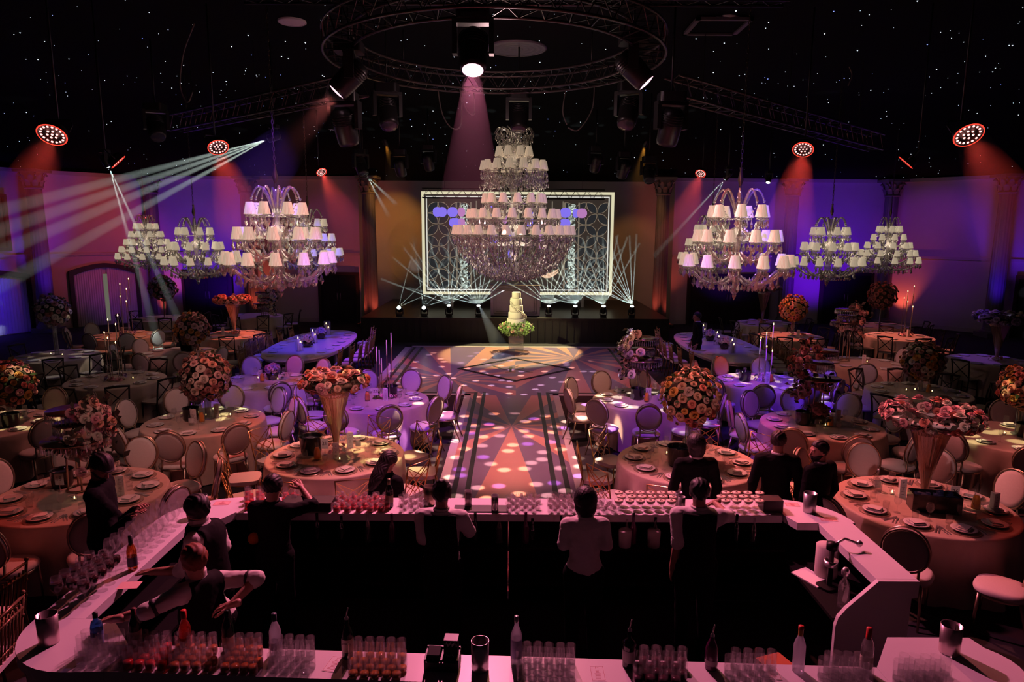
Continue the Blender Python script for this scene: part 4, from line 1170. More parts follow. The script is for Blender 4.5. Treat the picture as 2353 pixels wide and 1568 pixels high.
def candle_piece(label, loc, hs, seed=0, lit=True, spread=.2):
    q = random.Random(seed); t = empty('candlestick_cluster', label, 'candlesticks', loc)
    b = MB(); b.prism(rounded(.34, .26, .12, 5), 0, .012); b.build('tray', M_gold, t)
    for i, h in enumerate(hs):
        a = 2 * PI * i / len(hs) + .3; x, y = spread * .7 * math.cos(a), spread * .55 * math.sin(a)
        b = MB(); b.lathe([(0, .012), (.045, .014), (.04, .022), (.008, .035), (.007, h - .02), (.018, h), (.012, h + .01)], 10, 0, Matrix.Translation((x, y, 0))); s = b.build('candlestick', M_gold, t)
        b = MB(); b.lathe([(.011, h), (.010, h + .28), (0, h + .283)], 8, 0, Matrix.Translation((x, y, 0))); b.build('taper_candle', M_wax, s)
        if lit:
            b = MB(); b.lathe([(0, h + .285), (.009, h + .298), (.01, h + .306), (0, h + .335)], 7, 0, Matrix.Translation((x, y, 0))); b.build('flame', M_flame, s)
    sp = [(Vector((.2 * math.cos(a), .16 * math.sin(a), q.uniform(.03, .1))), Vector((math.cos(a), math.sin(a), .8))) for a in [2 * PI * i / 8 for i in range(8)]]
    roses_on(t, sp, ['lilac', 'blush', 'pink'], q, 1.1)
    return t
def low_piece(label, loc, cols, seed=0):
    q = random.Random(seed); t = empty('low_flower_bowl', label, 'flower arrangement', loc)
    b = MB(); b.lathe([(0, 0), (.08, 0), (.12, .06), (.13, .14), (.12, .14), (0, .08)], 20); b.build('bowl', mat('bowl_dark', (.05, .035, .03), .3), t)
    roses_on(t, ball_spots((0, 0, .19), .14, 20, q, 1, 0), cols, q, 1.3)
    o = leaf_cloud(lambda q: (q.gauss(0, .1), q.gauss(0, .1), .16 + q.gauss(0, .05)), 80, .09, q).build('foliage', M_leafd, t); o['kind'] = 'stuff'
    return t

# ---- the round tables
TABLES = {
 'T1': ((2125, 1150), "the table under pink rose trumpet", -90, 'o', 3), 'T2': ((1582, 1057), "the table under peach rose globe", -80, 'w', 3), 'T3': ((774, 1050), "the table under peach rose trumpet", -102, 'w', 3),
 'T4': ((190, 1145), "the table under rose-draped crystal stand", -90, 'o', 3), 'T6': ((472, 975), "the table under the mixed rose globe", -85, 'o', 2), 'T7': ((868, 922), "the table with unlit gold candlesticks", -72, 'o', 2),
 'T8': ((1480, 915), "the table under lilac-swathed stand", -98, 'o', 2), 'T9': ((1889, 970), "the dim table below dusky crystal stand", -95, 'o', 2), 'T10': ((1752, 872), "the blue-lit table with tall candles", -110, 'o', 2),
 'T11': ((2335, 993), "the spotlit table at the right edge", -120, 'o', 2), 'T12': ((2110, 892), "the dark table under the olive globe", -70, 'x', 2), 'T13': ((1988, 828), "the table ringed by salmon chairs", -80, 'o', 1),
 'T14': ((2066, 765), "the table with candles by the right wall", -60, 'x', 1), 'T15': ((1815, 767), "the red-lit table under the coral globe", -80, 'x', 1), 'T16': ((1757, 737), "the dim purple table by the right doorway", -75, 'x', 1),
 'T17': ((2024, 741), "the red-brown table by the far right column", -75, 'x', 1), 'T18': ((2250, 812), "the dark table under the blue blooms", -75, 'x', 1), 'T20': ((608, 882), "the purple table with low lilac flowers", -60, 'o', 2),
 'T21': ((300, 885), "the dark table with candles on the left", -60, 'x', 2), 'T22': ((388, 828), "the dim table by the standing waiter", -60, 'o', 1), 'T23': ((530, 778), "the red-lit table under the coral trumpet", -75, 'x', 1),
 'T24': ((286, 780), "the orange table by the curtained window", -60, 'o', 1), 'T25': ((130, 828), "the dark table by the blue curtain", -60, 'x', 1), 'T26': ((5, 985), "the spotlit table at the left edge", -60, 'o', 2),
 'T27': ((385, 742), "the dim table by the left doorway", -60, 'x', 0), 'T28': ((575, 736), "the violet table by the stage side door", -60, 'x', 0)}
TP = {}
for key, ((px, py), desc, a0, ck, det) in TABLES.items():
    c = P(px, py, .76); c.z = 0; TP[key] = c
TP['T21'] += Vector((-.35, .1, 0)); TP['T22'] += Vector((0, .5, 0)); TP['T18'] += Vector((0, -.4, 0)); TP['T26'] += Vector((-.15, -.05, 0)); TP['T23'] += Vector((0, .2, 0))
TP['T27'] += Vector((-.3, .3, 0)); TP['T28'] += Vector((0, .5, 0))
NOCHAIR = {('T1', 2), ('T2', 5)}
def seat_dir(key, a): return Vector((math.cos(a), math.sin(a), 0))
for key, ((px, py), desc, a0, ck, det) in TABLES.items():
    c = TP[key]; q = random.Random(hash(key) % 1000 if False else sum(map(ord, key)))
    t = empty('round_table', 'round banquet table under a floor-length sand cloth, ' + desc, 'table', c, q.random(), 'round banquet tables')
    inst(TB1, 'tabletop', t); inst(TB2, 'pedestal', t)
    cl = inst(CLOTHS[q.randrange(3)], 'tablecloth', None, (c.x, c.y, .001), (0, 0, q.uniform(0, 6))); tag(cl, 'sand coloured floor-length cloth over ' + desc, 'tablecloth', 'sand tablecloths')
    nseat = 10; H = .7615; used = set()
    for k in range(nseat):
        a = rad(a0 + 36 * k); d = seat_dir(key, a); ck2 = ck
        hour = clock(a, used)
        if (key, k) not in NOCHAIR:
            dist = TR + .23 + q.uniform(-.03, .10)
            loc = c + d * dist; rz = math.atan2(-d.y, -d.x) - PI / 2 + q.uniform(-.16, .16)
            if key == 'T1' and k == 0: rz += .75; loc = c + rad(1) * Vector((0, 0, 0)) + d * (dist + .12)
            if key in ('T6', 'T13') and k in (7, 8) and False: ck2 = 'x'
            if key == 'T21' and k % 2: ck2 = 'x'
            far_hidden = det <= 1 and math.sin(a) > .5
            if in_view((loc.x, loc.y, .7), 40) and not far_hidden:
                CH[ck2].put(loc, rz, "%s, %s seat, at %s" % (CHN[ck2], hour, desc), 'chairs at ' + desc)
        if det == 0 and k % 2: continue
        pp = c + d * (TR * .76)
        if not in_view((pp.x, pp.y, H), 10): continue
        rz = math.atan2(d.y, d.x) + PI / 2
        side = Vector((-d.y, d.x, 0))
        z = H
        if det >= 3:
            K_charger.put((pp.x, pp.y, z), 0, "glass charger plate, %s place, %s" % (hour, desc), 'chargers on ' + desc); z += .0125
        elif det < 3: z += .001
        K_plate.put((pp.x, pp.y, z), 0, "white dinner plate, %s place, %s" % (hour, desc), 'plates on ' + desc, 1.0 if det >= 2 else 1.1)
        if det >= 2: K_napkin.put((pp.x, pp.y, z + .0125 + (.0 if det >= 3 else 0)), rz + q.uniform(-.3, .3), "folded napkin on the plate, %s place, %s" % (hour, desc), 'napkins on ' + desc)
        if det >= 3:
            for s, K, nm, off in ((-1, K_fork, 'fork', .185), (-1, K_fork, 'fork', .215), (1, K_knife, 'knife', .185), (1, K_knife, 'knife', .215)):
                p2 = pp + side * (s * off) - d * .01
                K.put((p2.x, p2.y, H), rz, "steel %s %s, %s place, %s" % ('inner' if off < .2 else 'outer', nm, hour, desc), 'cutlery on ' + desc)
            p2 = pp - d * .22 + side * .10; K_wine.put((p2.x, p2.y, H), 0, "clear wine glass, %s place, %s" % (hour, desc), 'wine glasses on ' + desc)
            p2 = pp - d * .20 - side * .03; K_tumbler.put((p2.x, p2.y, H), 0, "short water tumbler, %s place, %s" % (hour, desc), 'tumblers on ' + desc)
        elif det == 2:
            p2 = pp - d * .22 + side * .08; K_wine.put((p2.x, p2.y, H), 0, "clear wine glass, %s place, %s" % (hour, desc), 'wine glasses on ' + desc)
def on(key, dx, dy, z=.7615): c = TP[key]; return Vector((c.x + dx, c.y + dy, z))
for key, num, dx, dy in (('T1', '26', .34, -.02), ('T2', '24', .14, .05), ('T3', '21', -.15, .0), ('T4', '19', -.28, .05), ('T7', '22', -.03, -.02), ('T8', '23', .08, -.04)):
    number_card(on(key, dx, dy), num, 'white numbered card on its stand on ' + TABLES[key][1])
tl = [('T1', [(.55, -.1), (-.2, .3)]), ('T2', [(-.22, .28), (.24, .26), (.16, -.05)]), ('T3', [(.12, -.25)]), ('T4', [(.05, -.2), (.36, -.22)]), ('T6', [(.02, -.12), (.3, .3), (-.1, .28)]), ('T7', [(.2, .2)]), ('T8', [(.1, .12)]), ('T9', [(.02, -.1)]),
      ('T10', [(-.1, .2)]), ('T11', [(-.1, .1)]), ('T12', [(0, .1), (.25, -.05), (-.2, .05)]), ('T20', [(.25, .1), (-.2, .2)]), ('T26', [(.3, -.05), (.2, .3)]), ('T24', [(.2, 0)]), ('T25', [(.15, 0), (-.2, .1)]), ('T13', [(.1, .1)]), ('T15', [(.1, .2)]), ('T21', [(.3, .1)])]
for key, L in tl:
    for i, (dx, dy) in enumerate(L): K_tea.put(on(key, dx, dy), 0, '%s lit tealight in a glass on %s' % (['first', 'second', 'third'][i], TABLES[key][1]), 'tealights')
for key, dx, dy in (('T2', -.16, -.16), ('T3', -.36, .06), ('T6', -.24, .05), ('T7', .22, .22), ('T8', -.12, .0), ('T9', -.28, .05), ('T10', -.35, .05), ('T11', .15, .0), ('T4', -.38, .25), ('T26', .42, -.1)):
    K_bucket.put(on(key, dx, dy), rng.random(), 'black ice bucket on ' + TABLES[key][1], 'black ice buckets', 1.25 if key in ('T2', 'T3') else 1.0)
b = MB(); b.prism([(-.24, -.1), (.24, -.1), (.24, .1), (-.24, .1)], 0, .01)
for s in (-1, 1): b.box((0, s * .1, .10), (.5, .02, .2)); b.box((s * .24, 0, .10), (.02, .2, .2))
o = b.build('ice_trough', mat('bucket_black', (0, 0, 0)), None, loc=on('T1', .02, -.16), rz=-.25); tag(o, 'long black ice trough in front of the trumpet vase on the table numbered 26', 'ice bucket')
b = MB(); q = random.Random(4)
for i in range(26): b.box((q.uniform(-.2, .2), q.uniform(-.07, .07), q.uniform(.15, .2)), (.04, .04, .04), 0, None)
x = b.build('ice', MATS['ice_blue'], o); x['kind'] = 'stuff'
for key, dx, dy in (('T1', .50, -.16), ('T2', .10, -.12), ('T3', -.2, -.2), ('T6', .0, -.1), ('T7', -.16, -.1), ('T8', .02, -.2), ('T9', .1, -.1), ('T4', .24, -.18), ('T10', .16, -.05), ('T12', .15, -.1), ('T20', -.02, -.05)):
    K_juice.put(on(key, dx, dy), 0, 'glass carafe of orange juice on ' + TABLES[key][1], 'orange juice carafes')
for key, dx, dy in (('T1', -.32, .42), ('T3', .26, .26), ('T8', .28, -.1), ('T10', .0, .1), ('T6', -.1, -.25), ('T20', .3, .1), ('T26', .32, .35)):
    K_water.put(on(key, dx, dy), 0, 'clear water bottle on ' + TABLES[key][1], 'water bottles')
for key, L in (('T1', [(-.14, .22), (.66, -.22)]), ('T2', [(.05, .3)]), ('T3', [(.06, -.16), (.12, .34)]), ('T4', [(.48, .0)]), ('T6', [(.12, .22), (-.12, -.12)]), ('T7', [(.17, -.06)]), ('T9', [(.3, .1)]), ('T10', [(.06, -.12)]), ('T11', [(.08, -.1)]), ('T13', [(-.1, -.1)]), ('T20', [(-.06, .0)]), ('T23', [(-.25, -.1)]), ('T14', [(.2, -.1)]), ('T15', [(.15, -.2)]), ('T24', [(-.1, .1)])):
    for i, (dx, dy) in enumerate(L): K_menu.put(on(key, dx, dy), q.uniform(-.4, .4), '%s white menu stand on %s' % (['nearer', 'farther'][i] if len(L) > 1 else 'three-sided', TABLES[key][1]), 'menu stands')
# centrepieces
trumpet_piece('tall ribbed trumpet vase with dish and ring of pink roses on the table numbered 26', on('T1', .06, .1), 1.02, .47, ['pink', 'blush', 'pink', 'coral', 'cream'], 98, 1.5, 1, True)
trumpet_piece('tall ribbed trumpet vase crowned with peach and coral roses on the table numbered 21', on('T3', -.02, .12), 1.02, .42, ['blush', 'pink', 'blush', 'coral', 'peach'], 96, 1.55, 2)
trumpet_piece('tall trumpet vase with coral roses on the red-lit table at left rear', on('T23', 0, .1), 1.02, .50, ['coral', 'coral', 'peach'], 70, 1.6, 3)
trumpet_piece('tall trumpet vase with blue-lit blooms near the right wall', on('T18', .15, 0), 1.05, .55, ['lilac', 'cream', 'lilac'], 48, 1.9, 4)
globe_piece('rose_globe_arrangement', 'dense globe of peach roses on a clear tube on the table numbered 24', on('T2', .06, .22), .86, .40, ['peach', 'peach', 'coral', 'blush', 'amber'], 78, 1.35, 5)
globe_piece('rose_globe_arrangement', 'loose globe of pink and cream roses with greenery on a clear tube', on('T6', 0, .15), .72, .40, ['blush', 'dusty', 'cream', 'peach', 'dusty'], 60, 1.5, 6)
globe_piece('rose_globe_arrangement', 'dark olive globe of muted flowers at right', on('T12', .1, .1), .62, .38, ['dusty', 'cream', 'dusty', 'amber'], 54, 1.5, 7)
globe_piece('rose_globe_arrangement', 'coral rose globe on the red-lit table at right rear', on('T15', .1, .1), .85, .40, ['coral', 'peach', 'amber'], 54, 1.6, 8)
globe_piece('rose_globe_arrangement', 'globe of orange and red roses cut by the left edge', on('T26', .2, .2), .62, .40, ['coral', 'amber', 'dusty', 'pink'], 60, 1.45, 9)
globe_piece('rose_globe_arrangement', 'globe of amber roses cut by the right edge', on('T11', .15, .15), .75, .34, ['amber', 'peach', 'coral'], 60, 1.4, 10)
globe_piece('rose_globe_arrangement', 'dusky pink globe behind the waiter at left', on('T22', .35, .1), .62, .42, ['dusty', 'blush', 'amber'], 50, 1.6, 11)
globe_piece('rose_globe_arrangement', 'dark rose globe by the far right column', on('T17', 0, .1), 1.02, .45, ['dusty', 'dusty', 'coral'], 44, 1.8, 12, 'gold')
globe_piece('rose_globe_arrangement', 'dark rose globe by the left doorway', on('T27', 0, .1), 1.05, .45, ['dusty', 'lilac'], 40, 1.8, 13, 'gold')
globe_piece('rose_globe_arrangement', 'violet lit globe of silvery flowers before the blue curtain', on('T25', -.05, .1), 1.12, .38, ['lilac', 'cream', 'dusty'], 44, 1.6, 14)
trumpet_piece('pale trumpet arrangement in the shade by the right doorway', on('T16', -.05, .1), 1.2, .48, ['dusty', 'lilac'], 36, 1.8, 15)
tier_piece('tiered crystal stand with roses pouring down its right side, table numbered 19', on('T4', -.10, .15), (.62, .82, .98), ['blush', 'cream', 'pink', 'peach'], 16, 60, 1.3, 1)
tier_piece('dim tiered crystal stand with dusky flowers right of the blue chairs', on('T9', .0, .25), (.72, .98, 1.18), ['dusty', 'dusty', 'pink', 'dusty'], 17, 48, 1.4, -1)
tier_piece('tiered stand swathed in lilac roses on the table numbered 23', on('T8', .0, .2), (.72, .92, 1.12), ['lilac', 'blush', 'lilac', 'cream'], 18, 84, 1.7, -1)
tier_piece('tiered crystal stand with pale flowers behind the salmon chairs', on('T13', -.35, .35), (.95, 1.1, 1.25), ['dusty', 'blush', 'peach'], 19, 44, 1.6, 1)
tier_piece('tiered stand with cream and lilac flowers left of the long blue table', on('T28', .55, -.6, .7615), (.5, .7, .9), ['cream', 'lilac', 'blush'], 20, 50, 1.7, 1)
candle_piece('tall gold candlesticks on the table numbered 22', on('T7', .12, .15), (.95, .8, .62, .7, .5, .4), 21, False)
candle_piece('tall gold candlesticks with lit tapers on the blue-lit table', on('T10', .08, .1), (.9, .7, .55, .62, .45, .35), 22)
candle_piece('tall brass candlesticks with lit tapers on the dark table at left', on('T21', 0, 0), (1.05, .85, .95, .7, .6, .5), 23)
candle_piece('brass candlesticks with lit tapers before the curtained window', on('T24', .05, .1), (1.35, 1.05, 1.2, .85, .7), 24)
candle_piece('brass candlesticks with lit tapers by the right wall', on('T14', .25, .1), (1.2, 1.05, .85, .75, .6), 25)
low_piece('low bowl of lilac flowers on the purple table', on('T20', .12, .18), ['lilac', 'blush'], 26)
low_piece('low bowl of dusky flowers on the dim table under the tiered stand', on('T9', -.02, .1), ['dusty', 'pink'], 27)

# ---- the two long oval tables beside the dance floor
def long_table(side, label, words):
    x0 = side * 5.6 + .1; t = empty('long_oval_table', label, 'table', (x0, 18.6, 0))
    A, B_ = 1.0, 2.5
    pl = []
    for i in range(48):
        a = 2 * PI * i / 48; c, s = math.cos(a), math.sin(a)
        pl.append((A * abs(c) ** .8 * (1 if c > 0 else -1), B_ * abs(s) ** .8 * (1 if s > 0 else -1)))
    m = mat('white_lacquer', (.7, .66, .72), .35)
    b = MB(); b.prism(pl, .72, .76); b.build('tabletop', m, t)
    b = MB(); b.prism([(x * .92, y * .95) for x, y in pl], .64, .72); b.build('apron', m, t)
    for sx in (-.6, .6):
        for sy in (-1.6, 0, 1.6):
            b = MB(); b.lathe([(.05, 0), (.055, .05), (.03, .1), (.045, .18), (.06, .34), (.04, .46), (.055, .5), (.035, .54), (.06, .6), (.06, .64)], 14); b.build('leg', m, t, loc=(sx, sy, 0))
    q = random.Random(5 + side); n = 16
    for k in range(n):
        sd = 1 if k % 2 else -1; y = -1.95 + (k // 2) * .56
        xx = A * .72 * math.sqrt(max(.15, 1 - (y / (B_ + .2)) ** 2)); pos = Vector((x0 + sd * xx, 18.6 + y, .7605))
        K_plate.put(pos, 0, 'white plate, %s from near end, %s side of the %s' % (ORD[k // 2], 'right' if sd > 0 else 'left', words), 'plates on the ' + words)
        cx_ = A * 1.32 * math.sqrt(max(.2, 1 - (y / (B_ + .5)) ** 2)); cp = Vector((x0 + sd * cx_, 18.6 + y, 0))
        CH['c'].put(cp, PI / 2 if sd > 0 else -PI / 2, 'gold bamboo-style chair, %s from near end, %s side of the %s' % (ORD[k // 2], 'right' if sd > 0 else 'left', words), 'chairs at the ' + words)
    for i, y in enumerate((-1.2, .1, 1.5)):
        tt = empty('candle_hurricane', '%s glass hurricane with candles from the near end of the %s' % (ORD[i], words), 'candle holder', (x0, 18.6 + y, .7605))
        b = MB(); b.lathe([(0, 0), (.10, 0), (.10, .42), (.095, .42), (.095, .01), (0, .01)], 18); b.build('glass_cylinder', M_glass, tt)
        for a in range(3):
            c = MB(); M = Matrix.Translation((.04 * math.cos(a * 2.1), .04 * math.sin(a * 2.1), .01)); hh = .2 + .06 * a
            c.lathe([(.03, 0), (.03, hh), (0, hh)], 10, 0, M); cd = c.build('pillar_candle', M_wax, tt)
            c = MB(); c.lathe([(0, hh), (.012, hh + .02), (0, hh + .06)], 7, 0, M); c.build('flame', M_flame, cd)
    for i, y in enumerate((-.55, .8)): low_piece('low %s flower bowl on the %s' % (['nearer', 'farther'][i], words), (x0, 18.6 + y, .7605), ['lilac', 'cream', 'blush'], 30 + i)
long_table(-1, 'long white oval table with turned legs, blue lit, left of the dance floor', 'long blue table')
long_table(1, 'long white oval table with turned legs, violet lit, right of the dance floor', 'long violet table')

# ---- wedding cake
cp = P(1186, 806, 0); ck = empty('acrylic_pedestal', 'clear acrylic pedestal holding the wedding cake at the stage front', 'pedestal', (cp.x, cp.y, .012))
b = MB(); 
for s in (-1, 1): b.box((s * .24, 0, .4), (.012, .46, .8)); b.box((0, s * .225, .4), (.46, .012, .8))
b.box((0, 0, .81), (.56, .54, .02)); b.build('acrylic_box', M_acrylic, ck)
cake = empty('wedding_cake', 'tall five-tier white wedding cake lit by a spotlight', 'cake', (cp.x, cp.y, .835))
M_ice = mat('cake_icing', (.88, .85, .74), .55, noise=(30, .05), bump=.3)
z = 0; cr = random.Random(8)
for k, (r, h) in enumerate(((.30, .22), (.255, .22), (.215, .22), (.175, .22), (.14, .2))):
    b = MB(); b.lathe([(0, z), (r, z), (r + .006, z + .02), (r, z + .04), (r, z + h - .02), (r - .015, z + h), (0, z + h)], 36, 0, None, True, lambda a, zz: 1 + .012 * math.sin(a * 24 + zz * 30)); b.build('tier', M_ice, cake); z += h
b = MB()
for k in range(26):
    u = k / 26; a = 2.2 - 4.6 * u; r = .34 - .2 * u; zz = .1 + .8 * u
    for j in range(5):
        aa = 2 * PI * j / 5; b.ball((r * math.cos(a - 1.2) + .03 * math.cos(aa), r * math.sin(a - 1.2) * .9 - .02, zz + .03 * math.sin(aa)), .022, 6, 4, 0, (1, .5, 1))
b.build('sugar_flowers', M_ice, cake)
sk = empty('cake_flower_skirt', 'wreath of greenery and blush roses round the foot of the wedding cake', 'flower arrangement', (cp.x, cp.y, .83))
cq = random.Random(9)
def skp(q):
    a = q.uniform(0, 6.28); u = q.random(); r = .30 + .26 * math.sin(PI * min(1, u * 1.1)) ** .7 * q.uniform(.6, 1)
    return (r * math.cos(a), r * math.sin(a), .10 - .42 * u)
o = leaf_cloud(skp, 1500, .07, cq).build('foliage', mat('leaf_bright', (.25, .42, .12), .55, noise=(20, .3)), sk); o['kind'] = 'stuff'
roses_on(sk, [(Vector((r * math.cos(a), r * math.sin(a), zz)), Vector((math.cos(a), math.sin(a), .5))) for a, r, zz in [(2 * PI * i / 26 + cq.uniform(-.1, .1), cq.uniform(.42, .56), cq.uniform(-.12, .1)) for i in range(26)]], ['blush', 'cream', 'peach'], cq, 1.25)
# ================================================================ BAR
M_bar = mat('white_lacquer_bar', (.74, .71, .73), .34, noise=(1.5, .03), spec=.3)
M_barin = mat('bar_inside_black', (.008, .007, .007), .8, spec=.1)
BZ = 1.10
def bar_unit(label, top, panels, shelves=()):
    t = empty('bar_counter', label, 'bar counter', (0, 0, 0), 0, 'bar counter units')
    b = MB(); b.prism(top, BZ - .075, BZ); b.build('countertop', M_bar, t)
    for (p, q, z0, z1) in panels:
        p, q = Vector((*p, 0)), Vector((*q, 0)); d = (q - p).normalized(); n = Vector((-d.y, d.x, 0)) * .03
        b = MB(); b.prism([p, q, q + n, p + n], z0, z1); b.build('front_panel', M_bar, t)
        b = MB(); b.prism([p + n * 1.02, q + n * 1.02, q + n * 1.5, p + n * 1.5], z0 + .01, z1 - .01); b.build('inner_dark_sheet', M_barin, t)  # black sheet added over the white inner face to keep the inside dark
    for poly, z in shelves:
        b = MB(); b.prism(poly, z - .03, z); b.build('shelf', M_barin, t)
    return t
def arc(cx, cy, r, a0, a1, n=10, ry=None): return [(cx + r * math.cos(rad(a0 + (a1 - a0) * i / n)), cy + (ry or r) * math.sin(rad(a0 + (a1 - a0) * i / n))) for i in range(n + 1)]
def outer_panels(pts): return [(a, b, 0, BZ - .08) for a, b in zip(pts, pts[1:])]
XL, XLi, XR, XRi = -3.44, -3.08, 3.31, 2.98
bar_unit('left arm of the white bar counter, lined with wine glasses', [(XL, 4.55), (XLi, 4.55), (XLi, 6.25), (XL, 6.25)], [((XL + .05, 6.25), (XL + .05, 4.55), 0, BZ - .08)], [([(XL + .1, 4.55), (XLi + .1, 4.55), (XLi + .1, 6.25), (XL + .1, 6.25)], .78), ([(XL + .1, 4.55), (XLi + .1, 4.55), (XLi + .1, 6.25), (XL + .1, 6.25)], .4)])
cl = arc(-2.74, 6.25, .70, 180, 90, 10, .58)
bar_unit('curved corner unit of the white bar at its far left', cl + [(-2.74, 6.45), (-2.84, 6.255), (XLi, 6.252), (XL + .001, 6.252)], outer_panels([(x * .985, y - .03) for x, y in cl][::-1]))
for x0, x1, nm in ((-2.738, -.03, 'left half'), (-.028, 2.70, 'right half')):
    bar_unit('far white bar counter, %s, packed with cocktails' % nm, [(x0, 6.42), (x1, 6.42), (x1, 6.83), (x0, 6.83)], [((x1, 6.76), (x0, 6.76), 0, BZ - .08)], [([(x0, 6.3), (x1, 6.3), (x1, 6.75), (x0, 6.75)], .8), ([(x0, 6.35), (x1, 6.35), (x1, 6.75), (x0, 6.75)], .4)])
cr_ = arc(2.72, 6.25, .62, 90, 0, 10, .60)
bar_unit('curved corner unit of the white bar at its far right', cr_ + [(XRi, 6.252), (2.78, 6.255), (2.72, 6.43)], outer_panels([(x * .985, y - .03) for x, y in cr_][::-1]))
t = bar_unit('right arm of the white bar counter, ending in a shaped end panel', [(XRi, 5.18), (XR, 5.18), (XR, 6.25), (XRi, 6.25)], [((XR - .05, 5.2), (XR - .05, 6.25), 0, BZ - .08)], [([(2.66, 5.2), (3.2, 5.2), (3.2, 6.2), (2.66, 6.2)], .74)])
b = MB(); pr = [(XRi, BZ - .001), (XR, BZ - .001), (XR, BZ - .14), (XR - .05, BZ - .15), (XR - .07, 0), (2.66, 0), (2.66, .70), (2.68, .78), (2.74, .86), (2.90, 1.02)]
b.prism([(x, z) for x, z in pr], 0, .04, 0, Matrix.Translation((0, 5.18, 0)) @ Matrix.Rotation(rad(90), 4, 'X')); b.build('end_panel', M_bar, t)
Yb = lambda x: 4.19 - .042 * (x + 1.29)
ca = arc(-2.86, 4.53, .58, 180, 270, 10, .585)
bar_unit('rounded near left corner unit of the white bar with a metal cooler', ca + [(-2.60, Yb(-2.6) - .29), (-2.60, Yb(-2.6)), (-2.86, 4.53), (XLi, 4.548), (XL, 4.548)], outer_panels([(x + .03, y + .03) for x, y in ca]))
bar_unit('near white bar counter along the bottom, crowded with tumblers', [(-2.598, Yb(-2.6) - .29), (2.38, Yb(2.38) - .29), (2.38, Yb(2.38)), (-2.598, Yb(-2.6))], [((-2.6, Yb(-2.6) - .24), (2.38, Yb(2.38) - .24), 0, BZ - .08)], [([(-2.5, 4.0), (2.38, 3.85), (2.38, 4.1), (-2.5, 4.25)], .75)])
crn = arc(2.72, 4.05, .60, 32, -75, 10, .38)
bar_unit('rounded near right corner unit of the white bar with a hammered cooler', [(2.382, Yb(2.38) - .29), (2.382, Yb(2.38)), (2.63, 4.37), (3.20, 4.37)] + crn, outer_panels(crn[::-1]))

def pxX(px, Y, z=BZ): 
    zc = Y * CT - (z - CAMH) * ST; return (px - 1176.5 + (0)) * zc / FPX
# glasses
hb = [(0, 0), (.028, 0), (.0305, .004), (.032, .14), (.0305, .14), (.029, .012), (0, .010)]
def liquid(r, z0, z1, m): 
    return ('drink', L_([(0, z0), (r, z0), (r * 1.01, z1), (0, z1 + .0005)], 14), m)
M_red = mat('red_drink', (.75, .03, .03), .15, emit=None, spec=.6); M_amber = mat('amber_drink', (.62, .16, .03), .15); M_plum = mat('plum_drink', (.10, .01, .035), .15)
M_whisky = mat('whisky', (.72, .26, .05), .12); M_wine = mat('red_wine', (.03, .001, .004), .08); M_pinkd = mat('pink_drink', (.8, .08, .09), .2)
M_icec = clear_mat('ice_clear', (.95, .9, .9), .25, .4, (.9, .7, .7), .1)
K_hb = simple('highball_tumbler', 'glass', ('', L_(hb, 16), M_glass))
K_hbr = simple('highball_tumbler', 'glass', ('', L_(hb, 16), M_glass), liquid(.0287, .011, .055, M_red))
K_hba = simple('highball_tumbler', 'glass', ('', L_(hb, 16), M_glass), liquid(.0287, .011, .05, M_amber))
K_hbp = simple('highball_tumbler', 'glass', ('', L_(hb, 16), M_glass), liquid(.0287, .011, .06, M_plum))
K_hbw = simple('highball_tumbler', 'glass', ('', L_(hb, 16), M_glass), liquid(.0287, .011, .03, M_whisky))
K_hbk = simple('highball_tumbler', 'glass', ('', L_(hb, 16), M_glass), liquid(.0287, .011, .022, M_water))
def ice_b(r, z, n=4):
    b = MB(); q = random.Random(3)
    for i in range(n): b.box((q.uniform(-r, r) * .5, q.uniform(-r, r) * .5, z + .014 * i), (.026, .024, .022), 0, None)
    return b
rk = [(0, 0), (.036, 0), (.039, .005), (.041, .09), (.039, .09), (.037, .012), (0, .010)]
K_rock = simple('rocks_glass', 'glass', ('', L_(rk, 16), M_glass), liquid(.0365, .011, .05, M_pinkd), ('ice', ice_b(.036, .055, 3), M_icec))
K_clr = simple('rocks_glass', 'glass', ('', L_([(0, 0), (.03, 0), (.032, .005), (.030, .04), (.041, .10), (.039, .10), (.028, .04), (.029, .012), (0, .01)], 16), M_glass), ('ice', ice_b(.03, .045, 3), M_icec))
K_redt = simple('slim_tumbler', 'glass', ('', L_(hb, 16), M_glass), liquid(.0287, .011, .085, M_red))
bigw = [(0, .004), (.038, .003), (.038, 0), (.006, .008), (.0042, .03), (.0042, .085), (.022, .10), (.043, .135), (.045, .16), (.036, .225), (.0345, .225), (.0435, .16), (.0415, .137), (.02, .104), (0, .1)]
K_redw = simple('red_wine_glass', 'glass', ('', L_(bigw, 18), M_glass), ('wine', L_([(0, .104), (.019, .107), (.0405, .137), (.0430, .160), (.041, .180), (0, .181)], 18), M_wine))
K_empw = simple('wine_glass', 'glass', ('', L_(bigw, 18), M_glass))
coupe = [(0, .004), (.034, .003), (.034, 0), (.006, .008), (.004, .03), (.004, .08), (.02, .088), (.044, .11), (.048, .135), (.0465, .135), (.042, .112), (.018, .092), (0, .09)]
M_foam = mat('cocktail_foam', (.85, .70, .5), .6); M_bean = mat('coffee_bean', (.05, .02, .012), .5)
def beans():
    b = MB()
    for i in range(3): a = 2 * PI * i / 3; b.ball((.009 * math.cos(a), .009 * math.sin(a), .134), .006, 7, 4, 0, (1.3, .9, .5))
    return b
K_coupe = simple('foam_topped_coupe', 'glass', ('', L_(coupe, 18), M_glass), ('drink', L_([(0, .093), (.02, .095), (.041, .113), (.0455, .13), (.03, .133), (0, .133)], 18), M_foam), ('garnish', beans(), M_bean))
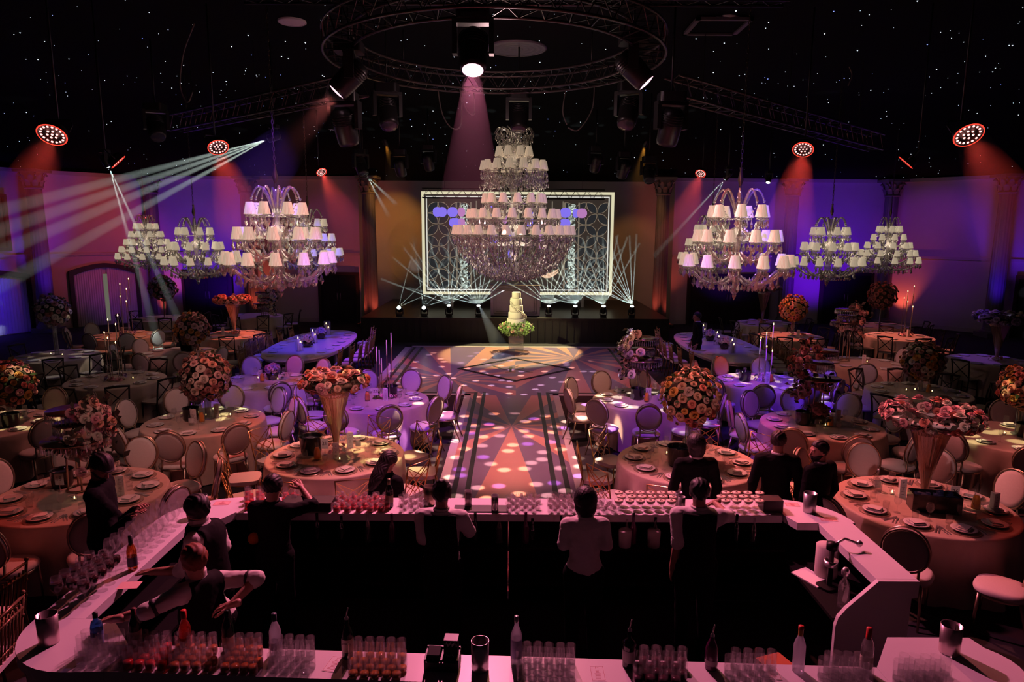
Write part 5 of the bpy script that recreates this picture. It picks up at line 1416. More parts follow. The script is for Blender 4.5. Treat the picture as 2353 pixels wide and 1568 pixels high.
def grid(K, kind, where, px0, px1, cols, rows, y0, dy, dx=None, z=BZ, stag=.5, sc=1.0, grp=None, cols_by_row=None, yfun=None):
    q = random.Random(px0)
    for r in range(rows):
        n = cols_by_row[r] if cols_by_row else cols
        for c in range(n):
            Y = y0 + dy * r; xa, xb = pxX(px0, Y), pxX(px1, Y); st = (xb - xa) / max(1, cols - 1) if dx is None else dx
            x = xa + st * (c + (stag if r % 2 else 0)) + q.uniform(-.004, .004); Yq = Y + q.uniform(-.004, .004)
            if yfun: Yq += yfun(x)
            K.put((x, Yq, z + .0005), q.uniform(0, 6), '%s %s, %s row, %s from left' % (kind, where, ['front', 'second', 'third', 'fourth', 'fifth', 'sixth'][r], ORD[c]), grp or (kind + 's ' + where), sc)
yf = lambda x: Yb(x) - .26 - 3.95
NG = [(K_hbk, 'empty tumbler', 'around the blue bottle', 183, 262, 4), (K_hbr, 'red drink tumbler', 'right of the blue bottle', 292, 372, 4), (K_hba, 'amber drink tumbler', 'before the rose bottle', 402, 480, 4), (K_hba, 'tall amber drink tumbler', 'left of the frosted bottle', 522, 588, 4),
      (K_hbk, 'clear tumbler', 'below the frosted bottle', 634, 708, 4), (K_hbw, 'whisky tumbler', 'by the whisky bottle', 818, 918, 5), (K_hbk, 'clear tumbler', 'by tall frosted bottle', 1200, 1300, 5), (K_hbp, 'plum drink tumbler', 'by the black bottle', 1462, 1545, 4),
      (K_hbk, 'plain tumbler', 'right of the purple bottle', 1664, 1742, 4), (K_hbk, 'clear tumbler', 'right of the yellow-necked bottle', 1868, 1955, 5), (K_hbk, 'clear tumbler', 'right of the red-capped bottle', 2030, 2120, 5)]
for K, kind, where, a, b_, n in NG:
    grid(K, kind, where, a, b_, n, 4, 3.955, .062, yfun=yf)
# bottles
def bottle(label, px, prof, m, capm=None, cap=None, lab=None, labm=None, liq=None, liqm=None, pour=False, Y=None, dy=.0, X=None, text=None, z=BZ, n=20):
    Y = Y or 4.12; X = pxX(px, Y) if X is None else X
    if Y < 4.4: Y = Yb(X) - .06 + dy; X = pxX(px, Y)
    t = empty('bottle', label, 'bottle', (X, Y, z + .0005), 0, None)
    g = MB(); g.lathe(prof, n); g.build('glass_body', m, t)
    if liq: g = MB(); g.lathe(liq, n); g.build('contents', liqm, t)
    if lab:
        r, z0, z1 = lab; g = MB(); g.lathe([(r, z0), (r + .0006, (z0 + z1) / 2), (r, z1)], n); lo = g.build('label', labm, t)
        if text:
            g = inst(text_mesh(text, .015, M_ink, .0003), 'lettering', lo, (0, -(r + .0012), z0 + (z1 - z0) * .72), (rad(90), 0, 0))
    h = prof[-1][1]
    if cap: g = MB(); g.lathe(cap, 12); g.build('cap', capm, t)
    if pour: g = MB(); g.lathe([(.014, h - .005), (.014, h + .012), (.006, h + .02), (.005, h + .03)], 10); g.tube([(0, 0, h + .02), (.004, 0, h + .05), (.012, 0, h + .08)], .0045, 6); g.build('pourer', M_steel, t)
    return t
def bp(r, sh, h, neck=.014, base=0): return [(0, base), (r * .95, base), (r, .012), (r, sh), (r * .8, sh + .03), (neck * 1.3, sh + .06), (neck, sh + .075), (neck, h), (0, h)]
M_bblue = clear_mat('blue_glass', (.18, .4, .75), .15, .35, (.1, .3, .6), .05); M_bdark = mat('dark_bottle_glass', (.01, .012, .008), .08, spec=.8)
M_bfrost = clear_mat('frosted_glass', (.9, .92, .95), .12, .5, (.75, .78, .85), .3, .4); M_bclear = clear_mat('bottle_glass', (.95, .95, .95), .12, .08, (.9, .9, .9), .03)
M_brose = clear_mat('rose_glass', (.9, .25, .15), .12, .4, (.7, .12, .08), .04); M_bpurple = mat('purple_glass', (.10, .015, .07), .1, spec=.8); M_bgreen = mat('green_glass', (.012, .03, .015), .08, spec=.8)
M_redcap = mat('red_cap', (.75, .05, .04), .35); M_yel = mat('yellow_neck', (.75, .4, .08), .4); M_cream = mat('cream_label', (.78, .72, .6), .6); M_bl = mat('blue_label', (.1, .16, .45), .5); M_pl = mat('plum_label', (.2, .06, .16), .5)
capf = lambda h, r=.016, l=.035: [(r, h - l), (r, h), (0, h + .001)]
bottle('square blue gin bottle with a black cap by the bartender hand', 230, [(0, 0), (.042, 0), (.044, .01), (.042, .17), (.034, .20), (.016, .215), (.015, .25), (0, .25)], M_bblue, M_black, capf(.265), (.0435, .05, .14), M_bl, n=6)
bottle('dark wine bottle with a cream label behind the red drinks', 318, bp(.037, .19, .30), M_bdark, mat('wine_foil', (.12, .015, .02), .4), capf(.305, .016, .07), (.0375, .06, .15), M_cream)
bottle('rose wine bottle with a red cap', 432, bp(.038, .17, .29), M_brose, M_redcap, capf(.30, .018, .055), (.0385, .05, .12), mat('rose_label', (.55, .12, .1), .6))
bottle('dark green wine bottle behind the tall amber drinks', 530, bp(.038, .19, .30), M_bgreen, M_bdark, capf(.305, .016, .06), (.0385, .05, .13), M_cream)
bottle('frosted vodka bottle with a blue grey cap', 638, bp(.038, .17, .28), M_bfrost, mat('cap_slate', (.1, .12, .16), .4), capf(.295, .017, .05), (.0385, .05, .10), mat('pale_blue_label', (.35, .42, .62), .6))
bottle('dark green whisky bottle with a steel pourer and cream label', 803, bp(.038, .16, .27), M_bgreen, None, None, (.0386, .05, .14), M_cream, pour=True, text='JAMESON')
bottle('tall frosted vodka bottle with blue artwork at the counter middle', 1190, bp(.037, .19, .31), M_bfrost, M_steel, capf(.325, .015, .04), (.0376, .04, .17), mat('blue_mist_label', (.42, .44, .62), .6))
bottle('black rum bottle with steel pourer beside the plum drinks', 1448, [(0, 0), (.04, 0), (.042, .01), (.041, .14), (.048, .16), (.03, .18), (.014, .20), (.014, .245), (0, .245)], M_bdark, None, None, (.0425, .04, .12), mat('grey_label', (.45, .42, .4), .6), pour=True)
bottle('purple gin bottle with a steel pourer', 1637, bp(.040, .14, .225), M_bpurple, None, None, (.0405, .035, .07), mat('lilac_label', (.5, .4, .45), .6), pour=True)
bottle('frosted bottle with a yellow neck and red tip', 1837, bp(.037, .18, .30), M_bfrost, M_redcap, capf(.315, .017, .022), None, None)
g = bpy.data.objects; tb = LABELS['frosted bottle with a yellow neck and red tip'][0]
b = MB(); b.lathe([(.0155, .25), (.0155, .298)], 12); b.build('neck_foil', M_yel, tb)
bottle('clear bottle with a red cap near the right end', 1992, bp(.038, .19, .30), M_bclear, M_redcap, capf(.315, .0175, .075), (.0386, .05, .13), M_cream)
# coolers and shakers
def cooler(label, px, Y, r=.055, h=.20, z=BZ, sc=1.0, cat='cooler', name='metal_wine_cooler', m=None, X=None):
    X = pxX(px, Y) if X is None else X
    t = MB(); t.lathe([(0, 0), (r * .95, 0), (r, .01), (r * 1.06, h), (r, h), (r * .94, .012), (0, .012)], 40, 0, None, True, lambda a, zz: 1 + .006 * math.sin(a * 24) * math.cos(zz * 160))
    o = t.build(name, m or M_steel, None, loc=(X, Y, z + .0005)); tag(o, label, cat); return o
M_copper = mat('smoky_steel', (.6, .48, .48), .3, .85)
cooler('hammered metal cooler on the rounded near left bar corner', 117, 4.26, .062, .21, m=M_copper); cooler('hammered metal cooler at the middle of the near bar', 1107, 4.0, .055, .20)
cooler('hammered metal cooler on the near right bar corner', 2184, 4.2, .062, .2, m=M_copper); cooler('steel cooler on the far left bar corner', 466, 6.38, .058, .2); cooler('steel cooler on the far right bar corner', 1861, 6.52, .06, .2)
cooler('gold jug between the clear drinks and the bartender with vest', 989, 6.66, .055, .2, cat='jug', name='metal_jug', m=M_gold)
for px, Y, lb in ((1560, 6.60, 'taller steel shaker beside the foam coupes'), (1567, 6.48, 'shorter steel shaker beside the foam coupes'), (1078, 6.62, 'dark steel shaker on the black mat'), (1139, 6.50, 'steel jigger shaker at the right end of the black mat')):
    cooler(lb, px, Y, .035, .17, cat='shaker', name='cocktail_shaker')
# caddy, menu cards, mats
X = pxX(1022, 4.06); Y = Yb(X) - .12
cd = empty('napkin_caddy', 'black napkin and straw caddy with white lettering on the near bar', 'caddy', (X, Y, BZ + .0005), -.05)
b = MB(); b.box((0, 0, .01), (.22, .14, .02)); b.box((0, .065, .05), (.22, .012, .09)); b.box((0, -.065, .035), (.22, .012, .06))
for x in (-.105, .0, .105): b.box((x, 0, .045), (.012, .14, .08))
b.build('tray', M_black, cd); b = MB(); b.box((.055, .02, .10), (.09, .08, .18)); lb = b.build('carton', M_black, cd)
b = MB(); b.box((-.055, 0, .06), (.08, .1, .09)); b.build('napkin_stack', mat('napkin_black', (.02, .018, .018), .9), cd)
k = random.Random(5); b = MB()
for i in range(9): b.box((.02 + .009 * i, -.021, .165 + .008 * math.sin(i * 2.1)), (.006, .002, .018)); b.box((.02 + .009 * i, -.021, .085 + .006 * math.sin(i * 1.7)), (.005, .002, .012))
b.build('lettering', M_card, lb)
K_mc = None
def flat_card(label, px, Y, w, h, rz=0, pr=True, m=None):
    X = pxX(px, Y); b = MB(); b.prism([(-w / 2, -h / 2), (w / 2, -h / 2), (w / 2, h / 2), (-w / 2, h / 2)], 0, .0015)
    o = b.build('printed_card', m or M_card, None, loc=(X, Y, BZ + .0006), rz=rz); tag(o, label, 'menu card')
    if pr:
        b = MB(); q = random.Random(px)
        for i in range(8): b.box((0, h * .2 - i * h * .075, .0016), (w * q.uniform(.2, .55), .003, .0006))
        for s in (-1, 1): b.box((s * w * .45, 0, .0016), (.002, h * .92, .0006)); b.box((0, s * h * .46, .0016), (w * .9, .002, .0006))
        b.box((-.006, h * .36, .0016), (.004, .02, .0006)); b.box((.006, h * .37, .0016), (.012, .004, .0006)); b.build('print', mat('card_red_ink', (.45, .08, .1), .7), o)
    return o
flat_card('cocktail menu card left of the whisky tumblers', 772, 4.04, .10, .16, -.2); flat_card('cocktail menu card right of the tall frosted bottle', 1377, 3.96, .09, .15, 0); flat_card('cocktail menu card left of the yellow-necked bottle', 1775, 3.97, .11, .13, -.1)
M_pinkc = mat('pink_paper', (.8, .5, .45), .8)
flat_card('pink card on the left bar arm by the wine bottle', 300, 5.02, .16, .11, .1, False, M_pinkc); flat_card('pink card beside the far left cooler', 512, 6.66, .16, .1, .1, True, M_pinkc); flat_card('pink card on the far right corner of the bar', 1905, 6.34, .16, .1, -.1, True, M_pinkc); flat_card('pink card behind the far right cooler', 1822, 6.70, .14, .1, -.1, True, M_pinkc)
flat_card('white card on the far bar left of the pink drinks', 735, 6.72, .14, .08, .1, False)
b = MB(); b.prism(rounded(.55, .16, .01), 0, .012); o = b.build('bar_mat', M_black, None, loc=(pxX(1108, 6.54), 6.54, BZ + .0005)); tag(o, 'black rubber bar mat on the far counter', 'bar mat')
b = MB(); b.prism(rounded(.5, .2, .01), 0, .09); o = b.build('garnish_box', M_black, None, loc=(pxX(712, 6.56), 6.56, BZ + .0005)); tag(o, 'long black box on the far bar left of the pink drinks', 'box')
b = MB(); b.prism(rounded(.2, .16, .01), 0, .12); o = b.build('napkin_holder', M_black, None, loc=(pxX(1772, 6.58), 6.58, BZ + .0005)); tag(o, 'black napkin holder right of the foam coupes', 'napkin holder')
# drinks on the far counter
grid(K_rock, 'pink iced rocks glass', 'in the big cluster', 776, 878, 5, 4, 6.47, .088)
grid(K_clr, 'iced clear glass', 'beside the gold jug', 925, 968, 3, 4, 6.48, .085)
grid(K_clr, 'iced clear glass', 'right of the black mat', 1172, 1228, 4, 4, 6.48, .085)
grid(K_clr, 'iced clear glass', 'left of the curly haired bartender', 1266, 1316, 4, 4, 6.48, .085)
grid(K_clr, 'iced clear glass', 'right of the curly haired bartender', 1374, 1412, 3, 2, 6.48, .09)
grid(K_coupe, 'foam-topped coupe', 'right of centre', 1424, 1544, 6, 3, 6.48, .105, stag=.2)
grid(K_coupe, 'foam-topped coupe', 'at the right end', 1668, 1745, 4, 3, 6.49, .105, stag=-.4)
grid(K_redt, 'slim red drink tumbler', 'on the far left', 571, 597, 2, 5, 6.5, .066, stag=.3)
grid(K_redt, 'slim red drink tumbler', 'by the dark-shirted bartender', 658, 678, 2, 3, 6.6, .066, stag=.3)
bottle('dark bottle at the right of the pink iced drinks', 897, bp(.04, .17, .29), M_bdark, M_gold, capf(.295, .016, .06), (.0405, .05, .13), mat('label_dim', (.3, .22, .12), .6), Y=6.6)
b = MB(); b.lathe([(0, 0), (.06, 0), (.09, .06), (.1, .13), (.095, .13), (.08, .05), (0, .01)], 20); o = b.build('ice_bowl', M_glass, None, loc=(pxX(1374, 6.70), 6.70, BZ + .0005)); tag(o, 'glass bowl heaped with ice behind the curly haired bartender', 'bowl'); x = ice_b(.09, .05, 6).build('ice', M_icec, o); x['kind'] = 'stuff'
# wine on the left arm (columns run along the counter)
def leg_grid(K, kind, where, y0, y1, rows, xs):
    q = random.Random(int(y0 * 100))
    for r in range(rows):
        for c, x in enumerate(xs):
            y = y0 + (y1 - y0) * r / (rows - 1)
            K.put((x + q.uniform(-.006, .006), y + q.uniform(-.008, .008) + .02 * (c % 2), BZ + .0005), q.uniform(0, 6), '%s, %s row from near end of left bar arm, %s from outer edge' % (kind, ORD[r], ORD[c]), kind + 's on the left bar arm')
leg_grid(K_redw, 'red wine glass', '', 4.74, 5.14, 5, (-3.39, -3.29, -3.19))
leg_grid(K_empw, 'empty wine glass', '', 5.36, 6.22, 9, (-3.37, -3.27, -3.17))
bottle('amber wine bottle standing by the empty wine glasses', 330, bp(.038, .17, .29), clear_mat('amber_glass', (.85, .4, .12), .12, .35, (.6, .22, .05), .04), M_black, capf(.30, .017, .08), (.0386, .04, .12), mat('dark_label', (.06, .05, .08), .6), Y=5.27, X=-3.13)
# shelf things inside the bar
SHX, SHY, SHZ = 2.86, 5.62, .7405
jm = empty('citrus_press', 'metal lever press standing on the shelf of the right bar arm', 'press', (SHX, SHY + .08, SHZ), .4)
b = MB(); b.prism(rounded(.2, .16, .04), 0, .02); b.lathe([(.025, .02), (.022, .34), (.05, .36), (.05, .42), (0, .43)], 12); b.build('press_body', M_blackmetal, jm)
b = MB(); b.tube([(0, 0, .4), (.1, -.04, .46), (.2, -.1, .42)], .012, 6); b.ball((.21, -.1, .42), .03, 8, 6); b.build('lever', M_steel, jm)
b = MB(); b.lathe([(.05, .2), (.06, .26), (.02, .2)], 14); b.build('cup', M_steel, jm)
bottle('steel-capped bottle on the shelf inside the right bar arm', 0, bp(.045, .2, .3), M_bclear, M_steel, [(.03, .3), (.035, .33), (.02, .36), (0, .362)], None, None, Y=5.36, X=2.82, z=.74)
b = MB(); b.prism([(-.1, -.15), (.1, -.15), (.12, .15), (-.08, .15)], 0, .012); o = b.build('menu_folder', M_card, None, loc=(2.76, 5.85, .7405), rz=.5); tag(o, 'white folder on the shelf inside the right bar arm', 'folder')
b = MB(); b.lathe([(0, 0), (.09, 0), (.1, .02), (.1, .3), (0, .31)], 20); o = b.build('paper_towel_roll', mat('tub_white', (.5, .45, .43), .8), None, loc=(2.92, 5.90, .7405)); tag(o, 'white paper roll on the shelf inside the right bar arm', 'paper roll')
q = random.Random(12)
for i, (px, h) in enumerate([(735, .24), (790, .22), (850, .26), (905, .24), (1060, .2), (1095, .25), (1150, .24), (1210, .26), (1225, .2), (1290, .23), (1440, .2), (1455, .26), (1505, .22), (1690, .25), (1730, .22)]):
    X = pxX(px, 6.45, .8); m = [M_bdark, M_bgreen, M_bclear, M_bpurple][i % 4]
    g = MB(); g.lathe(bp(.036, h * .62, h + .06), 14); o = g.build('bottle', m, None, loc=(X, 6.42, .8005)); tag(o, 'shadowed bottle on the shelf under the far bar, %s from the left' % (ORD[i] if i < 12 else ['thirteenth', 'fourteenth', 'fifteenth'][i - 12]), 'bottle', 'bottles under the far bar')
for px, lb in ((1437, 'left pale tub under the far bar'), (1503, 'right pale tub under the far bar')):
    g = MB(); g.lathe([(0, 0), (.06, 0), (.065, .16), (.06, .17), (0, .17)], 18); o = g.build('plastic_tub', mat('tub_white', (.6, .55, .5), .5), None, loc=(pxX(px, 6.38, .8), 6.36, .8005)); tag(o, lb, 'tub')
g = MB(); g.ball((0, 0, .06), .06, 14, 10); o = g.build('orange_fruit', mat('orange_peel', (.85, .25, .04), .5), None, loc=(PY(585, 1283, 6.3).x, 6.36, .8005)); tag(o, 'round orange on the shelf behind the far bar at left', 'fruit')
# gilt chair at the bottom left corner by the bar, orange box by the right bottles
CH['c'].put((-4.22, 4.95, 0), PI / 2 + .15, 'gold bamboo-style chair with its back to the near left bar corner', 'chairs by the bar'); CH['c'].put((-4.62, 5.55, 0), PI / 2, 'gold bamboo-style chair cut off at the left edge by the bar', 'chairs by the bar')
X = pxX(1795, 4.28, .95); g = MB(); g.prism(rounded(.2, .3, .01), 0, .14); o = g.build('orange_crate', mat('crate_orange', (.6, .14, .05), .5), None, loc=(X + .01, 4.26, .80), rz=.35); tag(o, 'orange box tucked behind the near bar by the yellow-necked bottle', 'box')
# ================================================================ PEOPLE
def _seg(Pt, a, b, ra, rb):
    a = np.array(a, np.float32); b = np.array(b, np.float32); ba = b - a; L2 = float(ba @ ba) + 1e-9
    pa = Pt - a; h = np.clip((pa @ ba) / L2, 0, 1)
    return np.linalg.norm(pa - h[..., None] * ba, axis=-1) - (ra + (rb - ra) * h)
def _ell(Pt, c, r, R=None):
    q = Pt - np.array(c, np.float32)
    if R is not None: q = q @ R
    r = np.array(r, np.float32); k0 = np.linalg.norm(q / r, axis=-1); k1 = np.linalg.norm(q / (r * r), axis=-1)
    return k0 * (k0 - 1) / np.maximum(k1, 1e-6)
def _smin(a, b, k):
    h = np.clip(.5 + .5 * (b - a) / k, 0, 1)
    return b * (1 - h) + a * h - k * h * (1 - h)
def nets(fn, lo, hi, h):
    lo = np.array(lo, np.float32); n = np.maximum(3, np.ceil((np.array(hi) - lo) / h).astype(int) + 1)
    ax = [lo[i] + h * np.arange(n[i], dtype=np.float32) for i in range(3)]
    G = np.stack(np.meshgrid(*ax, indexing='ij'), -1); D = fn(G).astype(np.float32)
    D[0] = D[-1] = 1; D[:, 0] = D[:, -1] = 1; D[:, :, 0] = D[:, :, -1] = 1
    S = D < 0; c = [(i, j, k) for i in (0, 1) for j in (0, 1) for k in (0, 1)]
    sl = lambda A, o: A[o[0]:n[0] - 1 + o[0], o[1]:n[1] - 1 + o[1], o[2]:n[2] - 1 + o[2]]
    cnt = sum(sl(S, o).astype(np.int8) for o in c); act = (cnt > 0) & (cnt < 8)
    idx = -np.ones(act.shape, np.int64); m = int(act.sum()); idx[act] = np.arange(m)
    if m == 0: return np.zeros((0, 3)), []
    ijk = np.argwhere(act).astype(np.float32); acc = np.zeros((m, 3), np.float32); w = np.zeros(m, np.float32)
    for p in c:
        for a in range(3):
            if p[a] == 0:
                r = list(p); r[a] = 1
                da, db = sl(D, p)[act], sl(D, r)[act]; cr = (da < 0) != (db < 0)
                t = np.where(cr, da / np.where(cr, da - db, 1), 0); pos = np.tile(np.array(p, np.float32), (m, 1)); pos[:, a] = t
                acc += pos * cr[:, None]; w += cr
    V = lo + h * (ijk + acc / np.maximum(w, 1)[:, None]); F = []
    for a in range(3):
        b, d = (a + 1) % 3, (a + 2) % 3
        s0 = [slice(1, -1)] * 3; s0[a] = slice(0, -1); s1 = list(s0); s1[a] = slice(1, None)
        A, B = S[tuple(s0)], S[tuple(s1)]
        for flip, mk in ((False, A & ~B), (True, ~A & B)):
            q = np.argwhere(mk)
            if not len(q): continue
            off = np.ones(3, int); off[a] = 0; q = q + off
            def cell(db, dd):
                z = q.copy(); z[:, b] += db; z[:, d] += dd; return idx[z[:, 0], z[:, 1], z[:, 2]]
            f = np.stack([cell(-1, -1), cell(0, -1), cell(0, 0), cell(-1, 0)], -1)
            F.extend((f[:, ::-1] if flip else f).tolist())
    return V, F

M_skin = mat('skin', (.55, .29, .21), .5, noise=(30, .06)); M_skin2 = mat('skin_tan', (.38, .19, .13), .5, noise=(30, .06)); M_skin3 = mat('skin_brown', (.16, .075, .05), .5)
M_shirt = mat('white_shirt', (.72, .68, .66), .8, noise=(14, .06)); M_vest = mat('black_vest', (.006, .005, .006), .85, spec=.15); M_suit = mat('black_suit', (.0045, .004, .005), .85, spec=.15)
M_trous = mat('black_trousers', (.007, .007, .008), .9, spec=.1); M_shoe = mat('black_shoe', (.006, .006, .006), .35)
M_hdark = mat('hair_black', (.008, .006, .005), .55); M_hred = mat('hair_auburn', (.23, .065, .03), .6, noise=(60, .4)); M_hbrown = mat('hair_brown', (.02, .011, .008), .55); M_eye = mat('eye_white', (.7, .68, .65), .3)
M_band = mat('sleeve_band', (.02, .015, .018), .5)
def person(name_label, loc, face, h=1.75, J={}, skin=M_skin, top='vest', sleeve=.85, hair=('short', M_hdark), sit=False, lean=0, head_to=None, beard=False, cap=False, fem=False, curl=(.4, .4), bands=False, handdir={}):
    """loc: feet; face: heading in radians (0 = looking along +Y); J: joints given in the room's own coordinates"""
    k = h / 1.75; Rz = Matrix.Rotation(face, 3, 'Z'); Rl = Matrix.Rotation(-rad(lean), 3, 'X'); lo_ = Vector(loc)
    hipz = .50 if sit else .95 * k
    def up(x, y, z): 
        v = Rl @ Vector((x * k, y * k, (z - .95) * k)); return Rz @ (v + Vector((0, 0, hipz))) 
    def low(x, y, z): return Rz @ Vector((x * k, y * k, z * k))
    sw = .165 if fem else .19
    Q = dict(pel=up(0, 0, .97), waist=up(0, .0, 1.12), chest=up(0, .0, 1.30), neck=up(0, -.005, 1.47), head=up(0, .025, 1.625),
             sl=up(-sw, -.005, 1.415), sr=up(sw, -.005, 1.415), el=up(-sw - .07, -.02, 1.13), er=up(sw + .07, -.02, 1.13), wl=up(-sw - .06, .08, .90), wr=up(sw + .06, .08, .90))
    if sit: Q.update(kl=low(-.12, .42, .30 + .2 / k), kr=low(.12, .42, .30 + .2 / k), al=low(-.12, .40, .08), ar=low(.12, .40, .08))
    else: Q.update(kl=low(-.10, .02, .51), kr=low(.10, .02, .51), al=low(-.11, -.01, .08), ar=low(.11, -.01, .08))
    Q['hl'] = Q['pel'] + Rz @ Vector((-.09 * k, 0, -.05)); Q['hr'] = Q['pel'] + Rz @ Vector((.09 * k, 0, -.05))
    for n, v in J.items(): Q[n] = Vector(v) - lo_
    # forward of the head
    hf = (Rz @ Vector((0, 1, 0))) if head_to is None else (Vector(head_to) - lo_ - Q['head'])
    hf = Vector((hf.x, hf.y, hf.z if head_to is not None else -.1)).normalized(); hs = hf.cross(Vector((0, 0, 1))).normalized(); hu = hs.cross(hf)
    HR = np.array([list(hs), list(hf), list(hu)], np.float32).T      # columns: right, forward, up
    hc = np.array(Q['head'], np.float32)
    TR3 = np.array([list(Rz @ Vector((1, 0, 0))), list(Rz @ Rl @ Vector((0, 1, 0))), list(Rz @ Rl @ Vector((0, 0, 1)))], np.float32).T
    q = {n: np.array(v, np.float32) for n, v in Q.items()}
    side = q['sr'] - q['sl']; side /= np.linalg.norm(side)
    def torso(Pt, g=0):
        wv = .145 if fem else .155
        d = _ell(Pt, q['chest'], (wv * k + g, .108 * k + g, .19 * k + g), TR3)
        d = _smin(d, _ell(Pt, q['waist'], ((.118 if fem else .14) * k + g, .095 * k + g, .17 * k + g), TR3), .07)
        d = _smin(d, _ell(Pt, q['pel'], (.165 * k + g, .118 * k + g, .13 * k + g), TR3), .07)
        d = _smin(d, _seg(Pt, q['sl'] + side * .03, q['sr'] - side * .03, .062 * k + g, .062 * k + g), .06)
        return _smin(d, _seg(Pt, q['neck'] - np.array([0, 0, .03], np.float32), q['neck'], .075 * k + g, .056 * k + g), .05)
    def arms(Pt, g=0, end=2.0, only=None):
        d = None
        for s, e, w in (('sl', 'el', 'wl'), ('sr', 'er', 'wr')):
            if only and s != only: continue
            a = _seg(Pt, q[s], q[e], .055 * k + g, .043 * k + g); e2 = q[e] + (q[w] - q[e]) * min(1, end)
            a = _smin(a, _seg(Pt, q[e], e2, .043 * k + g, (.043 - .014 * min(1, end)) * k + g), .02)
            d = a if d is None else np.minimum(d, a)
        return d
    def legs(Pt, g=0):
        d = None
        for a, b, c in (('hl', 'kl', 'al'), ('hr', 'kr', 'ar')):
            l = _smin(_seg(Pt, q[a], q[b], .088 * k + g, .056 * k + g), _seg(Pt, q[b], q[c], .056 * k + g, .04 * k + g), .02)
            d = l if d is None else np.minimum(d, l)
        return d
    def head(Pt):
        L = (Pt - hc) @ HR / k
        d = _ell(L, (0, -.005, .03), (.076, .096, .092)); d = _smin(d, _ell(L, (0, .028, -.045), (.056, .066, .07)), .03)
        d = _smin(d, _ell(L, (0, .06, -.095), (.026, .024, .02)), .025)          # chin
        d = _smin(d, _seg(L, (0, .088, .015), (0, .112, -.03), .009, .014), .012)  # nose
        d = _smin(d, _ell(L, (0, .090, -.062), (.024, .012, .008)), .008)         # lips
        d = _smin(d, _seg(L, (-.035, .086, .03), (.035, .086, .03), .012, .012), .012)
        for s in (-1, 1):
            d = np.maximum(d, -_ell(L, (.032 * s, .098, .008), (.018, .016, .011)))
            d = _smin(d, _ell(L, (.031 * s, .081, .008), (.013, .012, .012)), .003)
            d = np.minimum(d, _ell(L, (.078 * s, -.005, -.005), (.01, .02, .033)))
        return d
    root = empty('person', name_label, 'person', loc)
    allp = np.array([list(v) for v in Q.values()]); lo = allp.min(0) - .2; hi = allp.max(0) + .25; lo[2] = max(lo[2], -.0); lo[2] = 0.0
    def sub(keys, m): a = np.array([q[x] for x in keys]); return a.min(0) - m, a.max(0) + m
    up_k = ('pel', 'waist', 'chest', 'neck', 'sl', 'sr', 'el', 'er', 'wl', 'wr')
    B = MB()
    def neckhead(Pt): return _smin(head(Pt), _seg(Pt, q['neck'] - np.array([0, 0, .04], np.float32), hc - .03 * HR[:, 2] - .02 * HR[:, 1], .058 * k, .055 * k), .02)
    def body(Pt):
        d = _smin(torso(Pt), arms(Pt), .03); d = _smin(d, legs(Pt), .05)
        for a in ('al', 'ar'):
            f = np.array(Rz @ Vector((0, .15, 0)), np.float32); z = np.array([0, 0, -.045], np.float32)
            d = _smin(d, _seg(Pt, q[a] + z * .6, q[a] + f + z, .036, .028), .03)
        L = _seg(Pt, q['neck'] - np.array([0, 0, .04], np.float32), hc - .03 * HR[:, 2] - .02 * HR[:, 1], .052 * k, .05 * k); d = _smin(d, L, .03)
        return np.minimum(d, head(Pt) + .004)
    V, F = nets(body, lo, hi, .017); B.raw(V, F)
    V, F = nets(neckhead, hc - .16, hc + .17, .0065); B.raw(V, F)
    # hands with five fingers
    for s, e, w in (('sl', 'el', 'wl'), ('sr', 'er', 'wr')):
        dv = Vector(q[w] - q[e]).normalized() if w not in handdir else Vector(handdir[w]).normalized()
        nrm = Vector((0, 0, 1)) if abs(dv.z) < .75 else Rz @ Vector((1 if s == 'sr' else -1, 0, 0))
        nrm = (nrm - dv * nrm.dot(dv)).normalized(); ac = dv.cross(nrm) * (1 if s == 'sl' else -1)
        wv = Vector(q[w]); crl = curl[0 if s == 'sl' else 1]; ch = []
        for i, (o, L) in enumerate(((-.030, .062), (-.010, .076), (.011, .078), (.031, .070))):
            p = wv + dv * .088 + ac * o; pts = [wv + dv * .03 + ac * o * .6, p]
            dd = dv.copy()
            for j in range(3):
                ang = crl * (.5 + .45 * j); d2 = (dv * math.cos(ang) - nrm * math.sin(ang)) + ac * o * 1.5; d2.normalize(); p = p + d2 * L * (.42, .32, .26)[j]; pts.append(p)
            ch.append(pts)
        th = [wv + dv * .015 + ac * .022, wv + dv * .05 + ac * .055 - nrm * .01, wv + dv * .085 + ac * .068 - nrm * .022, wv + dv * .108 + ac * .066 - nrm * .03]
        def hand(Pt):
            d = _smin(_seg(Pt, q[w] - np.array(dv, np.float32) * .05, q[w] + np.array(dv, np.float32) * .02, .029 * k, .026 * k), _seg(Pt, np.array(wv + dv * .03 - ac * .018), np.array(wv + dv * .085 - ac * .020), .016, .014), .02)
            d = _smin(d, _seg(Pt, np.array(wv + dv * .03 + ac * .016), np.array(wv + dv * .085 + ac * .022), .016, .014), .02)
            for pts in ch:
                for j in range(len(pts) - 1): d = _smin(d, _seg(Pt, np.array(pts[j]), np.array(pts[j + 1]), .0098 - .0009 * j, .0092 - .0009 * j), .004)
            for j in range(3): d = _smin(d, _seg(Pt, np.array(th[j]), np.array(th[j + 1]), .012 - .001 * j, .011 - .001 * j), .006)
            return d
        cpt = np.array(wv + dv * .08); V, F = nets(hand, cpt - .15, cpt + .15, .0055); B.raw(V, F)
    B.build('body', skin, root)
